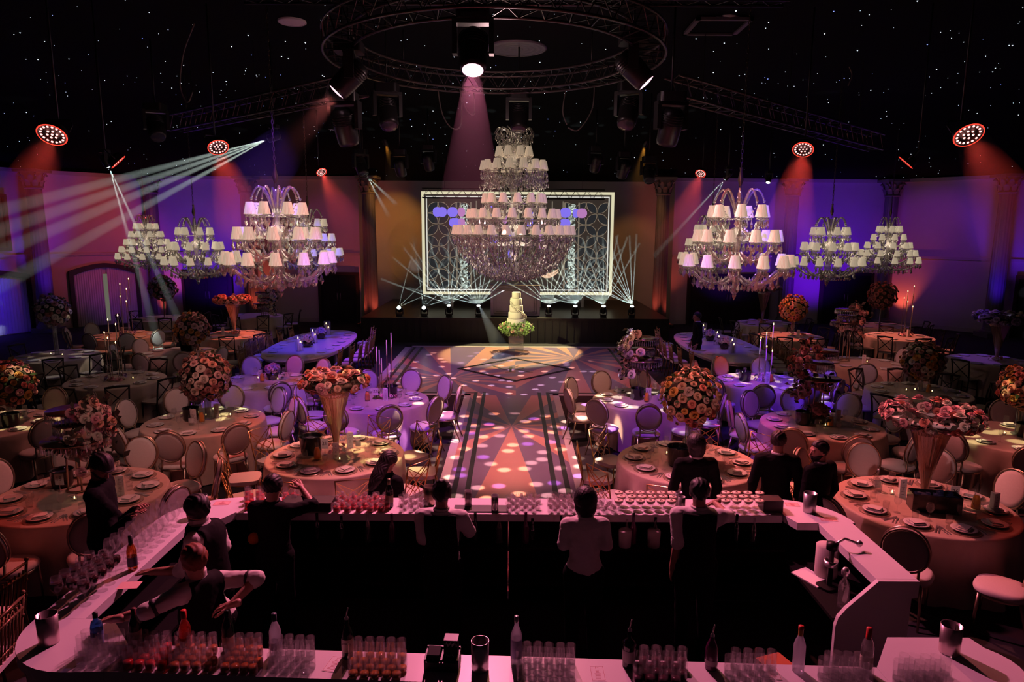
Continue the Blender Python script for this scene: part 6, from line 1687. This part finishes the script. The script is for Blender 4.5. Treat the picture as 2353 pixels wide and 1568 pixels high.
    # clothes: shells a little outside the body
    def shell(fn, lo, hi, m, name, hh=.0125): 
        V, F = nets(fn, lo, hi, hh)
        if len(V) == 0: return None
        b = MB(); b.raw(V, F); return b.build(name, m, root)
    fold = lambda Pt, a=.004: a * np.sin(Pt[..., 0] * 47 + 9 * np.sin(Pt[..., 2] * 21)) * np.sin(Pt[..., 2] * 55 + 5 * np.sin(Pt[..., 1] * 30))
    l2, h2 = sub(up_k, .16)
    nk = q['neck']
    def shirt(Pt):
        d = _smin(torso(Pt, .012), arms(Pt, .013, sleeve), .03) + fold(Pt)
        d = np.maximum(d, -(((Pt - nk) @ TR3)[..., 2] * -1 + .025))            # ends at the collar
        return np.maximum(d, ((q['pel'] - Pt) @ TR3)[..., 2] - .02)
    smat = M_shirt if top in ('vest', 'shirt') else M_suit
    shell(shirt, l2, h2, smat, 'shirt' if top != 'suit' else 'jacket')
    def collar(Pt): 
        L = (Pt - nk) @ TR3; r = np.sqrt((L[..., 0]) ** 2 + (L[..., 1] - .004) ** 2)
        return np.maximum(np.abs(r - .066 * k - .1 * np.maximum(0, -L[..., 2])) - .009, np.abs(L[..., 2] - .015) - .03)
    shell(collar, nk - .12, nk + .12, M_shirt if top != 'dark' else M_suit, 'collar', .009)
    if top == 'vest':
        def vest(Pt):
            L = (Pt - nk) @ TR3; d = np.minimum(torso(Pt, .026), _seg(Pt, q['sl'] + side * .02, q['sr'] - side * .02, .096 * k, .096 * k)) + fold(Pt, .002); x = (Pt - (q['sl'] + q['sr']) / 2) @ side
            d = np.maximum(d, np.abs(x) - ((.15 if not fem else .13) * k + .03 * np.clip(-L[..., 2] - .12, 0, .6)))
            d = np.maximum(d, L[..., 2] + .004)
            d = np.maximum(d, -(np.maximum(np.abs(L[..., 0]) * 1.9 - (.30 + L[..., 2]), -L[..., 1] + .02) * -1) * 0 - 9) if False else d
            return np.maximum(d, ((q['pel'] - Pt) @ TR3)[..., 2] - .06)
        shell(vest, l2, h2, M_vest, 'vest')
    l3, h3 = sub(('pel', 'hl', 'hr', 'kl', 'kr', 'al', 'ar'), .16)
    def trousers(Pt):
        d = _smin(legs(Pt, .016), _ell(Pt, q['pel'], (.18 * k, .133 * k, .125 * k), TR3), .05) + fold(Pt, .003)
        return np.maximum(d, ((Pt - q['pel']) @ TR3)[..., 2] - .055)
    shell(trousers, l3, h3, M_trous, 'trousers', .016)
    for a in ('al', 'ar'):
        f = np.array(Rz @ Vector((0, .17, 0)), np.float32); z = np.array([0, 0, -.04], np.float32)
        shell(lambda Pt: np.maximum(_seg(Pt, q[a] + z * .7 - f * .15, q[a] + f + z, .047, .038), -(Pt[..., 2] - .003)), q[a] - .3, q[a] + .3, M_shoe, 'shoe', .012)
    if bands:
        for s, e in (('sl', 'el'), ('sr', 'er')):
            c0 = q[s] + (q[e] - q[s]) * .8; dv = (q[e] - q[s]) / np.linalg.norm(q[e] - q[s])
            shell(lambda Pt: np.maximum(_seg(Pt, q[s], q[e], .07 * k, .062 * k), np.abs((Pt - c0) @ dv) - .014), c0 - .12, c0 + .12, M_band, 'sleeve_band', .008)
    # hair
    kind, hm = hair
    def hairf(Pt):
        L = (Pt - hc) @ HR / k; e = .012 if kind == 'short' else (.03 if kind == 'curly' else .02)
        if kind == 'bun': e = .012
        d = _ell(L, (0, -.012, .034), (.079 + e, .098 + e, .094 + e))
        cut = L[..., 1] * .95 - .052 + np.clip(.055 - L[..., 2], 0, 1) * .9 - np.clip(L[..., 2] - .06, 0, 1) * 1.6
        d = np.maximum(d, cut)
        if kind in ('short', 'bun'): d = np.maximum(d, -(L[..., 2] + .055 - .0 * L[..., 1]))
        if kind == 'bun': d = _smin(d, _ell(L, (0, -.06, .125), (.045, .045, .035)), .02)
        if kind == 'quiff': d = _smin(np.maximum(d, -(L[..., 2] + .05)), _ell(L, (0, .02, .12), (.05, .07, .035)), .03)
        if kind == 'curly': d = np.minimum(d, np.maximum(_ell(L, (0, -.04, -.03), (.1, .075, .11)), L[..., 1] - .01)); d = d + .006 * np.sin(L[..., 0] * 190 + 3 * np.sin(L[..., 2] * 70)) * np.sin(L[..., 1] * 180) * np.sin(L[..., 2] * 190 + 1)
        if kind == 'long': d = _smin(d, np.maximum(_ell(L, (0, -.065, -.15), (.095, .06, .26)), L[..., 1] + .0), .04)
        n_ = .003 if kind != 'curly' else 0
        return d + n_ * np.sin(L[..., 0] * 160 + 4 * np.sin(L[..., 2] * 40))
    shell(hairf, hc - .46 * (kind == 'long') - .2, hc + .24, hm, 'hair', .008)
    if beard:
        def bf(Pt):
            L = (Pt - hc) @ HR / k; d = head(Pt) - .008
            d = np.maximum(d, L[..., 2] + .046 - .35 * np.maximum(0, np.abs(L[..., 0]) - .03)); d = np.maximum(d, -(L[..., 1] - .0)); 
            return np.maximum(d, -_ell(L, (0, .10, -.062), (.022, .03, .008)))
        shell(bf, hc - .2, hc + .2, hm, 'beard', .007)
    if cap:
        def cf(Pt):
            L = (Pt - hc) @ HR / k; d = np.maximum(_ell(L, (0, -.010, .042), (.090, .109, .094)), -(L[..., 2] - .035))
            return np.minimum(d, np.maximum(_ell(L, (0, .075, .050), (.062, .045, .009)), -(L[..., 1] - .05)))
        shell(cf, hc - .22, hc + .24, mat('cap_black', (.015, .012, .012), .8), 'cap', .008)
    return root
W = lambda px, py, Y: PY(px, py, Y)
# bartender leaning on the near left corner
Yb1 = 4.72
person('auburn-haired bartender in black vest leaning one hand on the near left bar corner', (W(480, 1400, Yb1).x, Yb1 + .05, 0), PI / 2 - .25, 1.74,
       dict(pel=(W(490, 1500, Yb1).x + .05, Yb1 + .02, .98), waist=(W(478, 1480, Yb1).x, Yb1 + .0, 1.10), chest=W(470, 1412, 4.70), neck=W(457, 1330, 4.68), head=W(451, 1298, 4.64) , sl=W(418, 1375, 4.52), sr=W(512, 1340, 4.86), el=W(345, 1413, 4.40), wl=W(272, 1432, 4.36), er=W(596, 1335, 4.80), wr=W(538, 1396, 4.62)),
       M_skin, 'vest', .12, ('short', M_hred), head_to=W(300, 1240, 5.6), bands=True, curl=(.25, .7), handdir={'wl': (-1, .25, -.22), 'wr': (-1, -.1, -.25)})
# bartender behind him, left hand on the bar edge
Y2 = 5.15
person('dark-haired bartender in black vest with his left hand on the left bar arm', (W(475, 1250, Y2).x + .03, Y2, 0), PI / 2 - .35, 1.80,
       dict(chest=W(475, 1265, Y2), neck=W(462, 1207, Y2), head=W(456, 1182, Y2), sl=W(450, 1252, Y2 - .16), sr=W(500, 1222, Y2 + .16), el=W(428, 1318, 4.98), wl=W(362, 1322, 5.0), er=W(518, 1262, Y2 + .14), wr=W(488, 1300, Y2 + .22)),
       M_skin2, 'vest', .15, ('short', M_hdark), head_to=W(250, 1180, 5.8), curl=(.2, .6), handdir={'wl': (-1, .12, -.12)})
# dark figure at the far counter on the left
Y3 = 5.95
person('dark-clothed bartender with one arm raised at the far left counter', (W(635, 1250, Y3).x, Y3, 0), -.2, 1.66, dict(er=W(722, 1165, 6.0), wr=W(697, 1128, 6.15), el=W(590, 1215, 5.95), wl=W(600, 1190, 6.25)), M_skin2, 'dark', .9, ('short', M_hdark), head_to=W(700, 1150, 7))
# vest bartender centre
Y4 = 5.75
person('bartender in black vest with a hair bun facing the far counter', (W(1020, 1250, Y4).x, Y4, 0), -.08, 1.69, dict(el=W(976, 1240, 5.72), er=W(1083, 1222, 5.78), wl=W(990, 1222, 6.1), wr=W(1060, 1205, 6.2)), M_skin2, 'vest', .6, ('bun', M_hdark))
Y5 = 5.65
person('curly haired bartender in a white shirt facing the far counter', (W(1348, 1250, Y5).x, Y5, 0), .03, 1.66, dict(el=W(1300, 1250, 5.6), er=W(1398, 1250, 5.6), wl=W(1312, 1225, 5.95), wr=W(1385, 1225, 5.95)), M_skin2, 'shirt', .75, ('curly', M_hdark), fem=True)
Y6 = 5.75
person('bartender in black vest reaching right over the foam coupes', (W(1606, 1250, Y6).x, Y6, 0), -.12, 1.72, dict(el=W(1562, 1240, 5.72), wl=W(1550, 1297, 5.78), er=W(1678, 1182, 6.15), wr=W(1646, 1150, 6.5)), M_skin2, 'vest', .12, ('short', M_hdark), curl=(.3, .9), handdir={'wr': (-.3, .4, -.3)})
# guests and staff beyond the bar
Y7 = 6.15
person('bearded man in a dark cap and black clothes at the left bar arm', (W(245, 1200, Y7).x - .02, Y7, 0), -PI / 2 + .25, 1.80, dict(el=W(262, 1235, 6.0), er=W(285, 1210, 6.2), wl=W(308, 1195, 5.95), wr=W(318, 1178, 6.05)), M_skin2, 'dark', .9, ('short', M_hdark), beard=True, cap=True, head_to=W(330, 1190, 6.0), curl=(.8, .8))
Y8 = 7.75
person('woman with long dark hair sitting before the peach rose trumpet', (W(893, 1110, Y8).x, Y8, 0), -.5, 1.70, dict(), M_skin2, 'dark', .9, ('long', M_hdark), sit=True, fem=True, head_to=W(960, 1120, 8.2))
Y9 = 7.25
person('man in a dark suit seen from behind at the far bar before the rose globe', (W(1598, 1150, Y9).x, Y9, 0), .05, 1.66, dict(), M_skin3, 'suit', .95, ('curly', M_hdark))
Y10 = 7.35
person('man in a black suit with a white collar, second from the right bar corner', (W(1785, 1120, Y10).x, Y10, 0), -.2, 1.68, dict(), M_skin2, 'suit', .95, ('short', M_hbrown), head_to=W(1830, 1040, 9))
Y11 = 7.2
person('bearded man in a black suit looking left beside the right bar corner', (W(1882, 1130, Y11).x, Y11, 0), .5, 1.62, dict(), M_skin, 'suit', .95, ('short', M_hdark), beard=True, head_to=W(1500, 1075, 7.0))
Yw = 17.2
person('waiter in black standing at the end of the right long table', (P(1598, 862, 0).x, P(1598, 862, 0).y, 0), PI / 2, 1.75, {}, M_skin2, 'suit', .95, ('short', M_hdark))
person('waiter in black standing behind the dim table at left', (P(436, 880, 0).x, P(436, 880, 0).y, 0), -.4, 1.76, {}, M_skin2, 'suit', .95, ('short', M_hdark))
# ================================================================ LIGHTS
WORLD_S = .05
BLUE = (.13, .05, 1); VIO = (.34, .08, 1); AMB = (1, .40, .05); WARM = (1, .62, .38)
def gobo(l, scale, thr, seed=0.0, soft=.05, tint=False):
    """a pierced metal disc in the lamp: throws round dots"""
    d = l.data; d.use_nodes = True; nt = d.node_tree; N = nt.nodes.new; L = nt.links.new
    e = nt.nodes['Emission']; tc = N('ShaderNodeTexCoord'); mp = N('ShaderNodeMapping'); v = N('ShaderNodeTexVoronoi'); v.voronoi_dimensions = '2D'
    mp.inputs['Location'].default_value = (seed, seed * .7, 0); v.inputs['Scale'].default_value = scale; v.inputs['Randomness'].default_value = .75
    sx = N('ShaderNodeSeparateXYZ'); dx = N('ShaderNodeMath'); dy = N('ShaderNodeMath'); dx.operation = dy.operation = 'DIVIDE'; cb = N('ShaderNodeCombineXYZ')
    L(tc.outputs['Normal'], sx.inputs[0]); L(sx.outputs[0], dx.inputs[0]); L(sx.outputs[2], dx.inputs[1]); L(sx.outputs[1], dy.inputs[0]); L(sx.outputs[2], dy.inputs[1])
    L(dx.outputs[0], cb.inputs[0]); L(dy.outputs[0], cb.inputs[1]); L(cb.outputs[0], mp.inputs[0]); L(mp.outputs[0], v.inputs['Vector'])
    mr = N('ShaderNodeMapRange'); mr.interpolation_type = 'SMOOTHSTEP'; mr.inputs['From Min'].default_value = thr + soft; mr.inputs['From Max'].default_value = thr - soft
    L(v.outputs['Distance'], mr.inputs['Value'])
    L(mr.outputs['Result'], e.inputs['Strength'])
    if tint:
        r = N('ShaderNodeValToRGB'); s = N('ShaderNodeSeparateColor'); L(v.outputs['Color'], s.inputs[0]); L(s.outputs[0], r.inputs[0])
        r.color_ramp.interpolation = 'CONSTANT'; r.color_ramp.elements[0].color = (1, .8, .6, 1); r.color_ramp.elements[1].color = (.5, .25, 1, 1); r.color_ramp.elements[1].position = .82
        L(r.outputs[0], e.inputs['Color'])
def fan_lamp(p, aims, power, half, col, size=None):
    """one lamp behind a pierced plate: a narrow shaft of light along every aim"""
    m = Vector((0, 0, 0))
    for a in aims: m += a
    m.normalize(); ang = max(math.degrees(m.angle(a)) for a in aims)
    l = spot(p, p + m, power, col, min(178, 2 * ang + 12), .05, .008); d = l.data; d.use_nodes = True; nt = d.node_tree; N = nt.nodes.new; L = nt.links.new
    e = nt.nodes['Emission']; g = N('ShaderNodeNewGeometry'); acc = None
    for a in aims:
        v = N('ShaderNodeVectorMath'); v.operation = 'DOT_PRODUCT'; L(g.outputs['Incoming'], v.inputs[0]); v.inputs[1].default_value = a
        ab = N('ShaderNodeMath'); ab.operation = 'ABSOLUTE'; L(v.outputs['Value'], ab.inputs[0])
        r = N('ShaderNodeMapRange'); r.interpolation_type = 'SMOOTHSTEP'; r.inputs['From Min'].default_value = math.cos(rad(half * 1.3)); r.inputs['From Max'].default_value = math.cos(rad(half * .6))
        L(ab.outputs[0], r.inputs['Value'])
        if acc is None: acc = r.outputs['Result']
        else:
            x = N('ShaderNodeMath'); x.operation = 'MAXIMUM'; L(acc, x.inputs[0]); L(r.outputs['Result'], x.inputs[1]); acc = x.outputs[0]
    L(acc, e.inputs['Strength']); return l
# pink keys from the ring truss
k0 = HEADS[(1080, 178)]
spot(k0, (0, 4.4, 1), 2150, (1, .22, .40), 84, .5, .09)
k1, k2 = HEADS[(757, 226)], HEADS[(1490, 199)]
spot(k1, (-4.6, 7.4, .8), 640, (1, .20, .19), 66, .7, .09); spot(k2, (5.2, 7.2, .8), 1900, (1, .205, .20), 60, .7, .09)
haze(k0, [(0, -.3, -1)], 2.6, .12, 10, .016, 'pink light beam in haze under the bright lens on the ring', .0)
haze(k1, [(-.68, -.1, -.72)], 3.0, .12, 12, .05, 'dim reddish beam in haze left of the ring', .0)
spot((.3, 12.0, 6.6), (.0, 6.7, 1.1), 520, (1, .30, .20), 46, .7, .1)
spot((-1.5, 11, 6.8), (-2.4, 9.2, .8), 1000, (1, .28, .20), 27, .6, .08)
spot((1.6, 10.5, 6.8), (2.3, 9.0, .8), 200, (1, .32, .18), 28, .7, .08)
# dance floor and aisle
spot((0, 12.5, 7.0), (0, 11.5, 0), 3000, (1, .33, .34), 32, .7, .1)
spot((-2.6, 16.6, 7.4), (.1, 18.6, 0), 560, (1, .34, .42), 66, .6, .1); spot((2.6, 16.6, 7.4), (.1, 19.6, 0), 420, (.6, .22, 1), 66, .6, .1)
spot((-3.5, 15.5, 7.2), (-3.2, 19.5, 0), 800, (.30, .06, 1), 40, .8, .1)
spot((1.5, 25.0, 6.3), (cp.x, cp.y - .1, 0), 6000, (1, .86, .38), 35, .2, .05)
spot((-4.6, 17.4, 7.2), (cp.x, cp.y, 1.25), 3600, (1, .86, .40), 14, .4, .05)
g1 = spot((0.2, 10.6, 7.0), (0, 11.6, 0), 9000, (1, .72, .64), 40, .2, .02); gobo(g1, 15.0, .22, .3, .05, True)
g2 = spot((-1.2, 14.2, 7.2), (-.6, 18.3, 0), 8000, (1, .76, .72), 40, .2, .02); gobo(g2, 13.0, .14, 2.3, .03)
g3 = spot((2.0, 14.5, 7.2), (2.3, 17.0, 0), 8000, (1, .76, .72), 32, .2, .02); gobo(g3, 12.0, .17, 5.1, .03)
# amber dots on the set tables
for key, ox_, pw, col, seed in (('T6', (.15, .1), 2600, (1, .92, .45), 1.), ('T3', (.45, .3), 1700, (1, .82, .32), 2.), ('T8', (.1, -.2), 2200, (1, .95, .85), 3.), ('T10', (.25, .25), 2400, (1, .92, .6), 4.), ('T11', (-.05, -.05), 2000, (1, .85, .4), 5.), ('T26', (.1, .2), 1800, (1, .85, .4), 6.), ('T25', (.5, -.2), 600, (1, .9, .7), 7.)):
    c = TP[key]; l = spot((c.x * .55, c.y + 2.0, 6.6), (c.x + ox_[0], c.y + ox_[1], .76), pw, col, 16, .3, .02); gobo(l, 17, .30, seed)
# colour washes on the tables
for key, col, pw, size, off in (('T7', (.36, .05, 1), 1300, 36, (-.2, 0)), ('T8', (.36, .05, 1), 900, 30, (.6, -1.0)), ('T10', (.13, .02, 1), 2200, 30, (0, -.6)), ('T20', (.22, .05, 1), 900, 32, (.3, 0)), ('T9', (.24, .04, 1), 520, 16, (-1.2, .2)),
                        ('T23', (1, .17, .11), 1700, 20, (0, -.1)), ('T24', (1, .22, .12), 620, 24, (.4, 0)), ('T15', (1, .19, .13), 1500, 20, (0, 0)), ('T14', (1, .22, .15), 1500, 22, (0, 0)), ('T13', (1, .24, .2), 420, 26, (0, .2)),
                        ('T22', (1, .30, .24), 200, 24, (-.2, .6)), ('T6', (1, .40, .36), 380, 36, (0, -.2)), ('T16', (.3, .06, 1), 160, 30, (0, 0)), ('T17', (1, .2, .15), 160, 26, (0, 0)), ('T12', (1, .6, .36), 50, 34, (0, 0)), ('T18', (.30, .10, 1), 420, 16, (.15, .2)), ('T21', (1, .5, .42), 60, 36, (0, 0)),
                        ('T25', (.5, .3, 1), 70, 30, (0, 0)), ('T27', (.8, .4, .8), 90, 30, (0, 0)), ('T28', (.35, .15, 1), 160, 34, (.3, -.3)), ('T9', (1, .34, .26), 70, 30, (.3, 0)), ('T26', (1, .25, .23), 220, 34, (0, -.2)), ('T11', (1, .24, .22), 300, 34, (0, -.2)), ('T8', (1, .36, .26), 700, 22, (-.9, .3)), ('T7', (1, .27, .28), 560, 20, (.7, .2))):
    c = TP[key]; spot((c.x * .72, c.y - 3.4, 6.7) if key in ('T6', 'T7', 'T8', 'T10', 'T20', 'T13') else (c.x * .8, c.y + 1.6, 6.4), (c.x + off[0], c.y + off[1], .8), pw, col, size, .6, .1)
spot((-4.6, 16.8, 6.6), (-5.3, 18.8, .8), 1050, (.07, .03, 1), 40, .6, .1); spot((4.8, 16.8, 6.6), (5.4, 18.9, .8), 320, (.15, .04, 1), 34, .6, .1)
for p_, t_, s_ in (((-13, 17, 6.2), (-19.0, 23.3, 1.0), 3.3), ((13.5, 18, 6.2), (19.1, 24.3, 1.5), 7.7)):
    l = spot(p_, t_, 1800, (.75, .8, 1), 15, .4, .02); gobo(l, 13, .22, s_)
# wall washes
for p, t, pw, col, size in (((-16.2, 22.5, 5.6), (-19.2, 23.0, 1.8), 1100, (.09, .01, 1), 60), ((-12.0, 24.5, 5.6), (-16.6, 27.2, 3.6), 300, (1, .07, .10), 62), ((-13.0, 25.0, .3), (-15.8, 28.0, 2.0), 60, (.32, .04, 1), 66),
                            ((-12.6, 25.2, .3), (-12.9, 28.8, 3.2), 540, (.14, .0, 1), 72), ((-9.0, 25.0, .3), (-9.2, 28.6, 3.6), 460, (.17, .0, 1), 72), ((-7.0, 24.6, 5.6), (-7.6, 28.5, 3.4), 60, (.7, .06, .5), 60),
                            ((9.4, 25.0, .3), (9.4, 28.6, 3.6), 190, (.2, .0, 1), 70), ((12.6, 25.0, .3), (12.7, 28.8, 3.4), 680, (.17, .0, 1), 72), ((14.0, 24.6, 5.4), (16.8, 27.6, 3.6), 120, (.46, .02, 1), 66), ((7.2, 24.6, 5.6), (7.6, 28.5, 3.4), 60, (.9, .12, .25), 60),
                            ((17.0, 22.0, 5.4), (19.9, 22.8, 3.0), 150, (.40, .01, 1), 60), ((17.1, 24.0, .3), (18.1, 25.2, 3.2), 320, (.09, .01, 1), 44), ((-16.2, 24.3, .3), (-17.3, 25.3, 3.2), 300, (.12, .01, 1), 44)):
    spot(p, t, pw, col, size, .8, .2)
# red up-lights at the feet of the columns
def uplight(x, y, label, pw, col=(1, .13, .06)):
    o = MB(); o.lathe([(0, 0), (.08, 0), (.08, .12), (.07, .13), (.065, .11), (0, .1)], 16); u = o.build('uplight', M_yoke, None, loc=(x, y, 0.001)); tag(u, label, 'uplight')
    d = MB(); d.lathe([(.062, .113), (0, .114)], 14); d.build('lens', emis('uplight_red', (1, .1, .05), 4), u)
    spot((x, y, .16), (x * 1.02, y + .7, 4), pw, col, 70, .8, .06)
for x, y, lb, pw in ((-14.2, 28.0, 'red uplight right of the column by the arched window', 130), (-10.3, 27.75, 'red uplight at the column behind the large left chandelier', 150), (-5.35, 27.2, 'red uplight at the foot of the left stage column', 130), (5.5, 27.2, 'red uplight at the foot of the right stage column', 130), (-6.2, 27.3, 'red uplight on the outer side of the left stage column', 110), (6.45, 27.3, 'red uplight on the outer side of the right stage column', 90), (15.9, 27.9, 'orange red uplight at the farthest right column', 150)):
    uplight(x, y, lb, pw)
# stage: amber wall patches, soft front wash
a1, a2 = HEADS[(884, 338)], HEADS[(1476, 336)]
spot(a1, (-5.2, 29.8, 4.0), 420, AMB, 36, .7, .06); spot(a2, (5.2, 28.6, 3.6), 160, AMB, 40, .6, .06)
haze(a1, [(.12, .5, -.85)], 1.6, .05, 14, .25, 'amber light beam in haze left above the screen', 0); haze(a2, [(-.12, .5, -.85)], 1.6, .05, 14, .2, 'amber light beam in haze right above the screen', 0)
spot((0, 18.5, 7.2), (0, 26.5, 2.2), 170, (1, .78, .55), 46, .8, .2)
# white rays from the stage-edge heads
WB = (.82, 1, .92)
rr = random.Random(21)
FAN = {2: (-66, 62, 11), 3: (-78, 60, 13), 4: (-62, 66, 12), 5: (-74, 40, 11), 6: (-66, 25, 11), 7: (-68, 0, 11), 0: (20, 70, 3), 1: (-10, 68, 5)}
for k, (px, py) in enumerate(SH8):
    p = HEADS[(px, py)] + Vector((0, -.05, .02)); lo_, hi_, n = FAN[k]; aims = []
    for i in range(n):
        a = rad(lo_ + (hi_ - lo_) * (i + rr.uniform(-.25, .25)) / (n - 1)); aims.append(Vector((math.sin(a), rr.uniform(-.25, .12), math.cos(a))).normalized())
    fan_lamp(p, aims, 4800 if k > 1 else 1800, .9, WB)
    haze(p, aims, 2.5, .010, .8, .9, 'fan of white rays rising from the %s beam head on the stage edge' % ORD[k], .0)
    if k == 3:
        dn = Vector((.30, -1.0, -.40)).normalized(); spot(p + dn * .05, p + dn * 3, 420, (.75, .9, 1), 13, .5, .02); haze(p + dn * .1, [dn], 3.0, .03, 5, .09, 'soft white light shaft falling towards the foot of the cake', .0)
# long white rays on the left and small ones on the right
p = HEADS[(608, 327)]; ends = [PY(60, 478, 13.5), PY(0, 540, 13.5), PY(0, 590, 13.5), PY(120, 600, 14)]
aims = [(e - p).normalized() for e in ends]
fan_lamp(p, aims, 9000, 1.5, WB)
haze(p, aims, 9.5, .02, 1.35, .16, 'long white rays crossing the hall to the left', .1)
p = HEADS[(248, 396)]; aims = [(e - p).normalized() for e in (PY(318, 640, 18), PY(362, 640, 18.3))]
fan_lamp(p, aims, 4500, 1.4, WB)
haze(p, aims, 6.0, .015, 1.2, .3, 'two narrow white rays falling before the farthest left chandelier', .1)
for key, ends, lb in (((840, 409), [PY(905, 470, 25), PY(890, 500, 25)], 'faint white rays beside the left stage column'), ((1660, 409), [PY(1560, 520, 22), PY(1600, 540, 22)], 'faint white rays falling left of the large right chandelier')):
    p = HEADS[key]; aims = [(e - p).normalized() for e in ends]
    fan_lamp(p, aims, 1500, 1.6, WB)
    haze(p, aims, 3.2, .015, 1.4, .6, lb, .1)
# unseen front spots added for the near chandeliers and the flower pieces
spot((-.6, 6.0, 6.8), (-3.7, 11.5, 3.6), 900, (1, .34, .42), 22, .6, .1); spot((.6, 6.0, 6.8), (4.0, 11.5, 3.6), 900, (1, .34, .40), 22, .6, .1)
spot((.4, 4.5, 6.9), (2.55, 9.3, 1.65), 420, (1, .48, .42), 13, .5, .06); spot((-.4, 4.5, 6.9), (-2.5, 9.3, 1.8), 620, (1, .48, .45), 13, .5, .06); spot((2.5, 4.0, 6.9), (4.9, 7.7, 1.8), 420, (1, .42, .45), 15, .5, .06); spot((-2.5, 4.5, 6.9), (-5.0, 7.9, 1.4), 160, (1, .5, .45), 20, .6, .06)
point((-.3, 12.7, 6.1), 55, (1, .6, .62), .3)  # added point light inside the ring, standing in for pink bounce
spot((0, 2, 7), (0, 12, 5.5), 6, (1, .6, .45), 120, 1, .5)  # added weak fill spot standing in for ambient light
# ================================================================ CAMERA
cam = bpy.data.cameras.new('camera'); cam.sensor_width = 36; cam.lens = FPX / 2353 * 36; cam.clip_start = .05; cam.clip_end = 200
co = bpy.data.objects.new('camera', cam); COL.objects.link(co)
co.matrix_world = Matrix.Translation((0, 0, CAMH)) @ Matrix.Rotation(PI / 2 - TH, 4, 'X') @ Matrix.Rotation(ROLL, 4, 'Z')
SC.camera = co
SC.view_settings.view_transform = 'Standard'; SC.view_settings.look = 'None'; SC.view_settings.gamma = 1; SC.view_settings.use_curve_mapping = False
SC.view_settings.exposure = 0
cy = SC.cycles; cy.max_bounces = 5; cy.diffuse_bounces = 2; cy.glossy_bounces = 2; cy.transmission_bounces = 2; cy.transparent_max_bounces = 24; cy.volume_bounces = 0
cy.caustics_reflective = False; cy.caustics_refractive = False; cy.sample_clamp_indirect = 3; cy.use_light_tree = True; cy.adaptive_threshold = .02
w = bpy.data.worlds.new('world'); SC.world = w; w.use_nodes = True
w.node_tree.nodes['Background'].inputs[0].default_value = (.12, .06, .09, 1); w.node_tree.nodes['Background'].inputs[1].default_value = WORLD_S
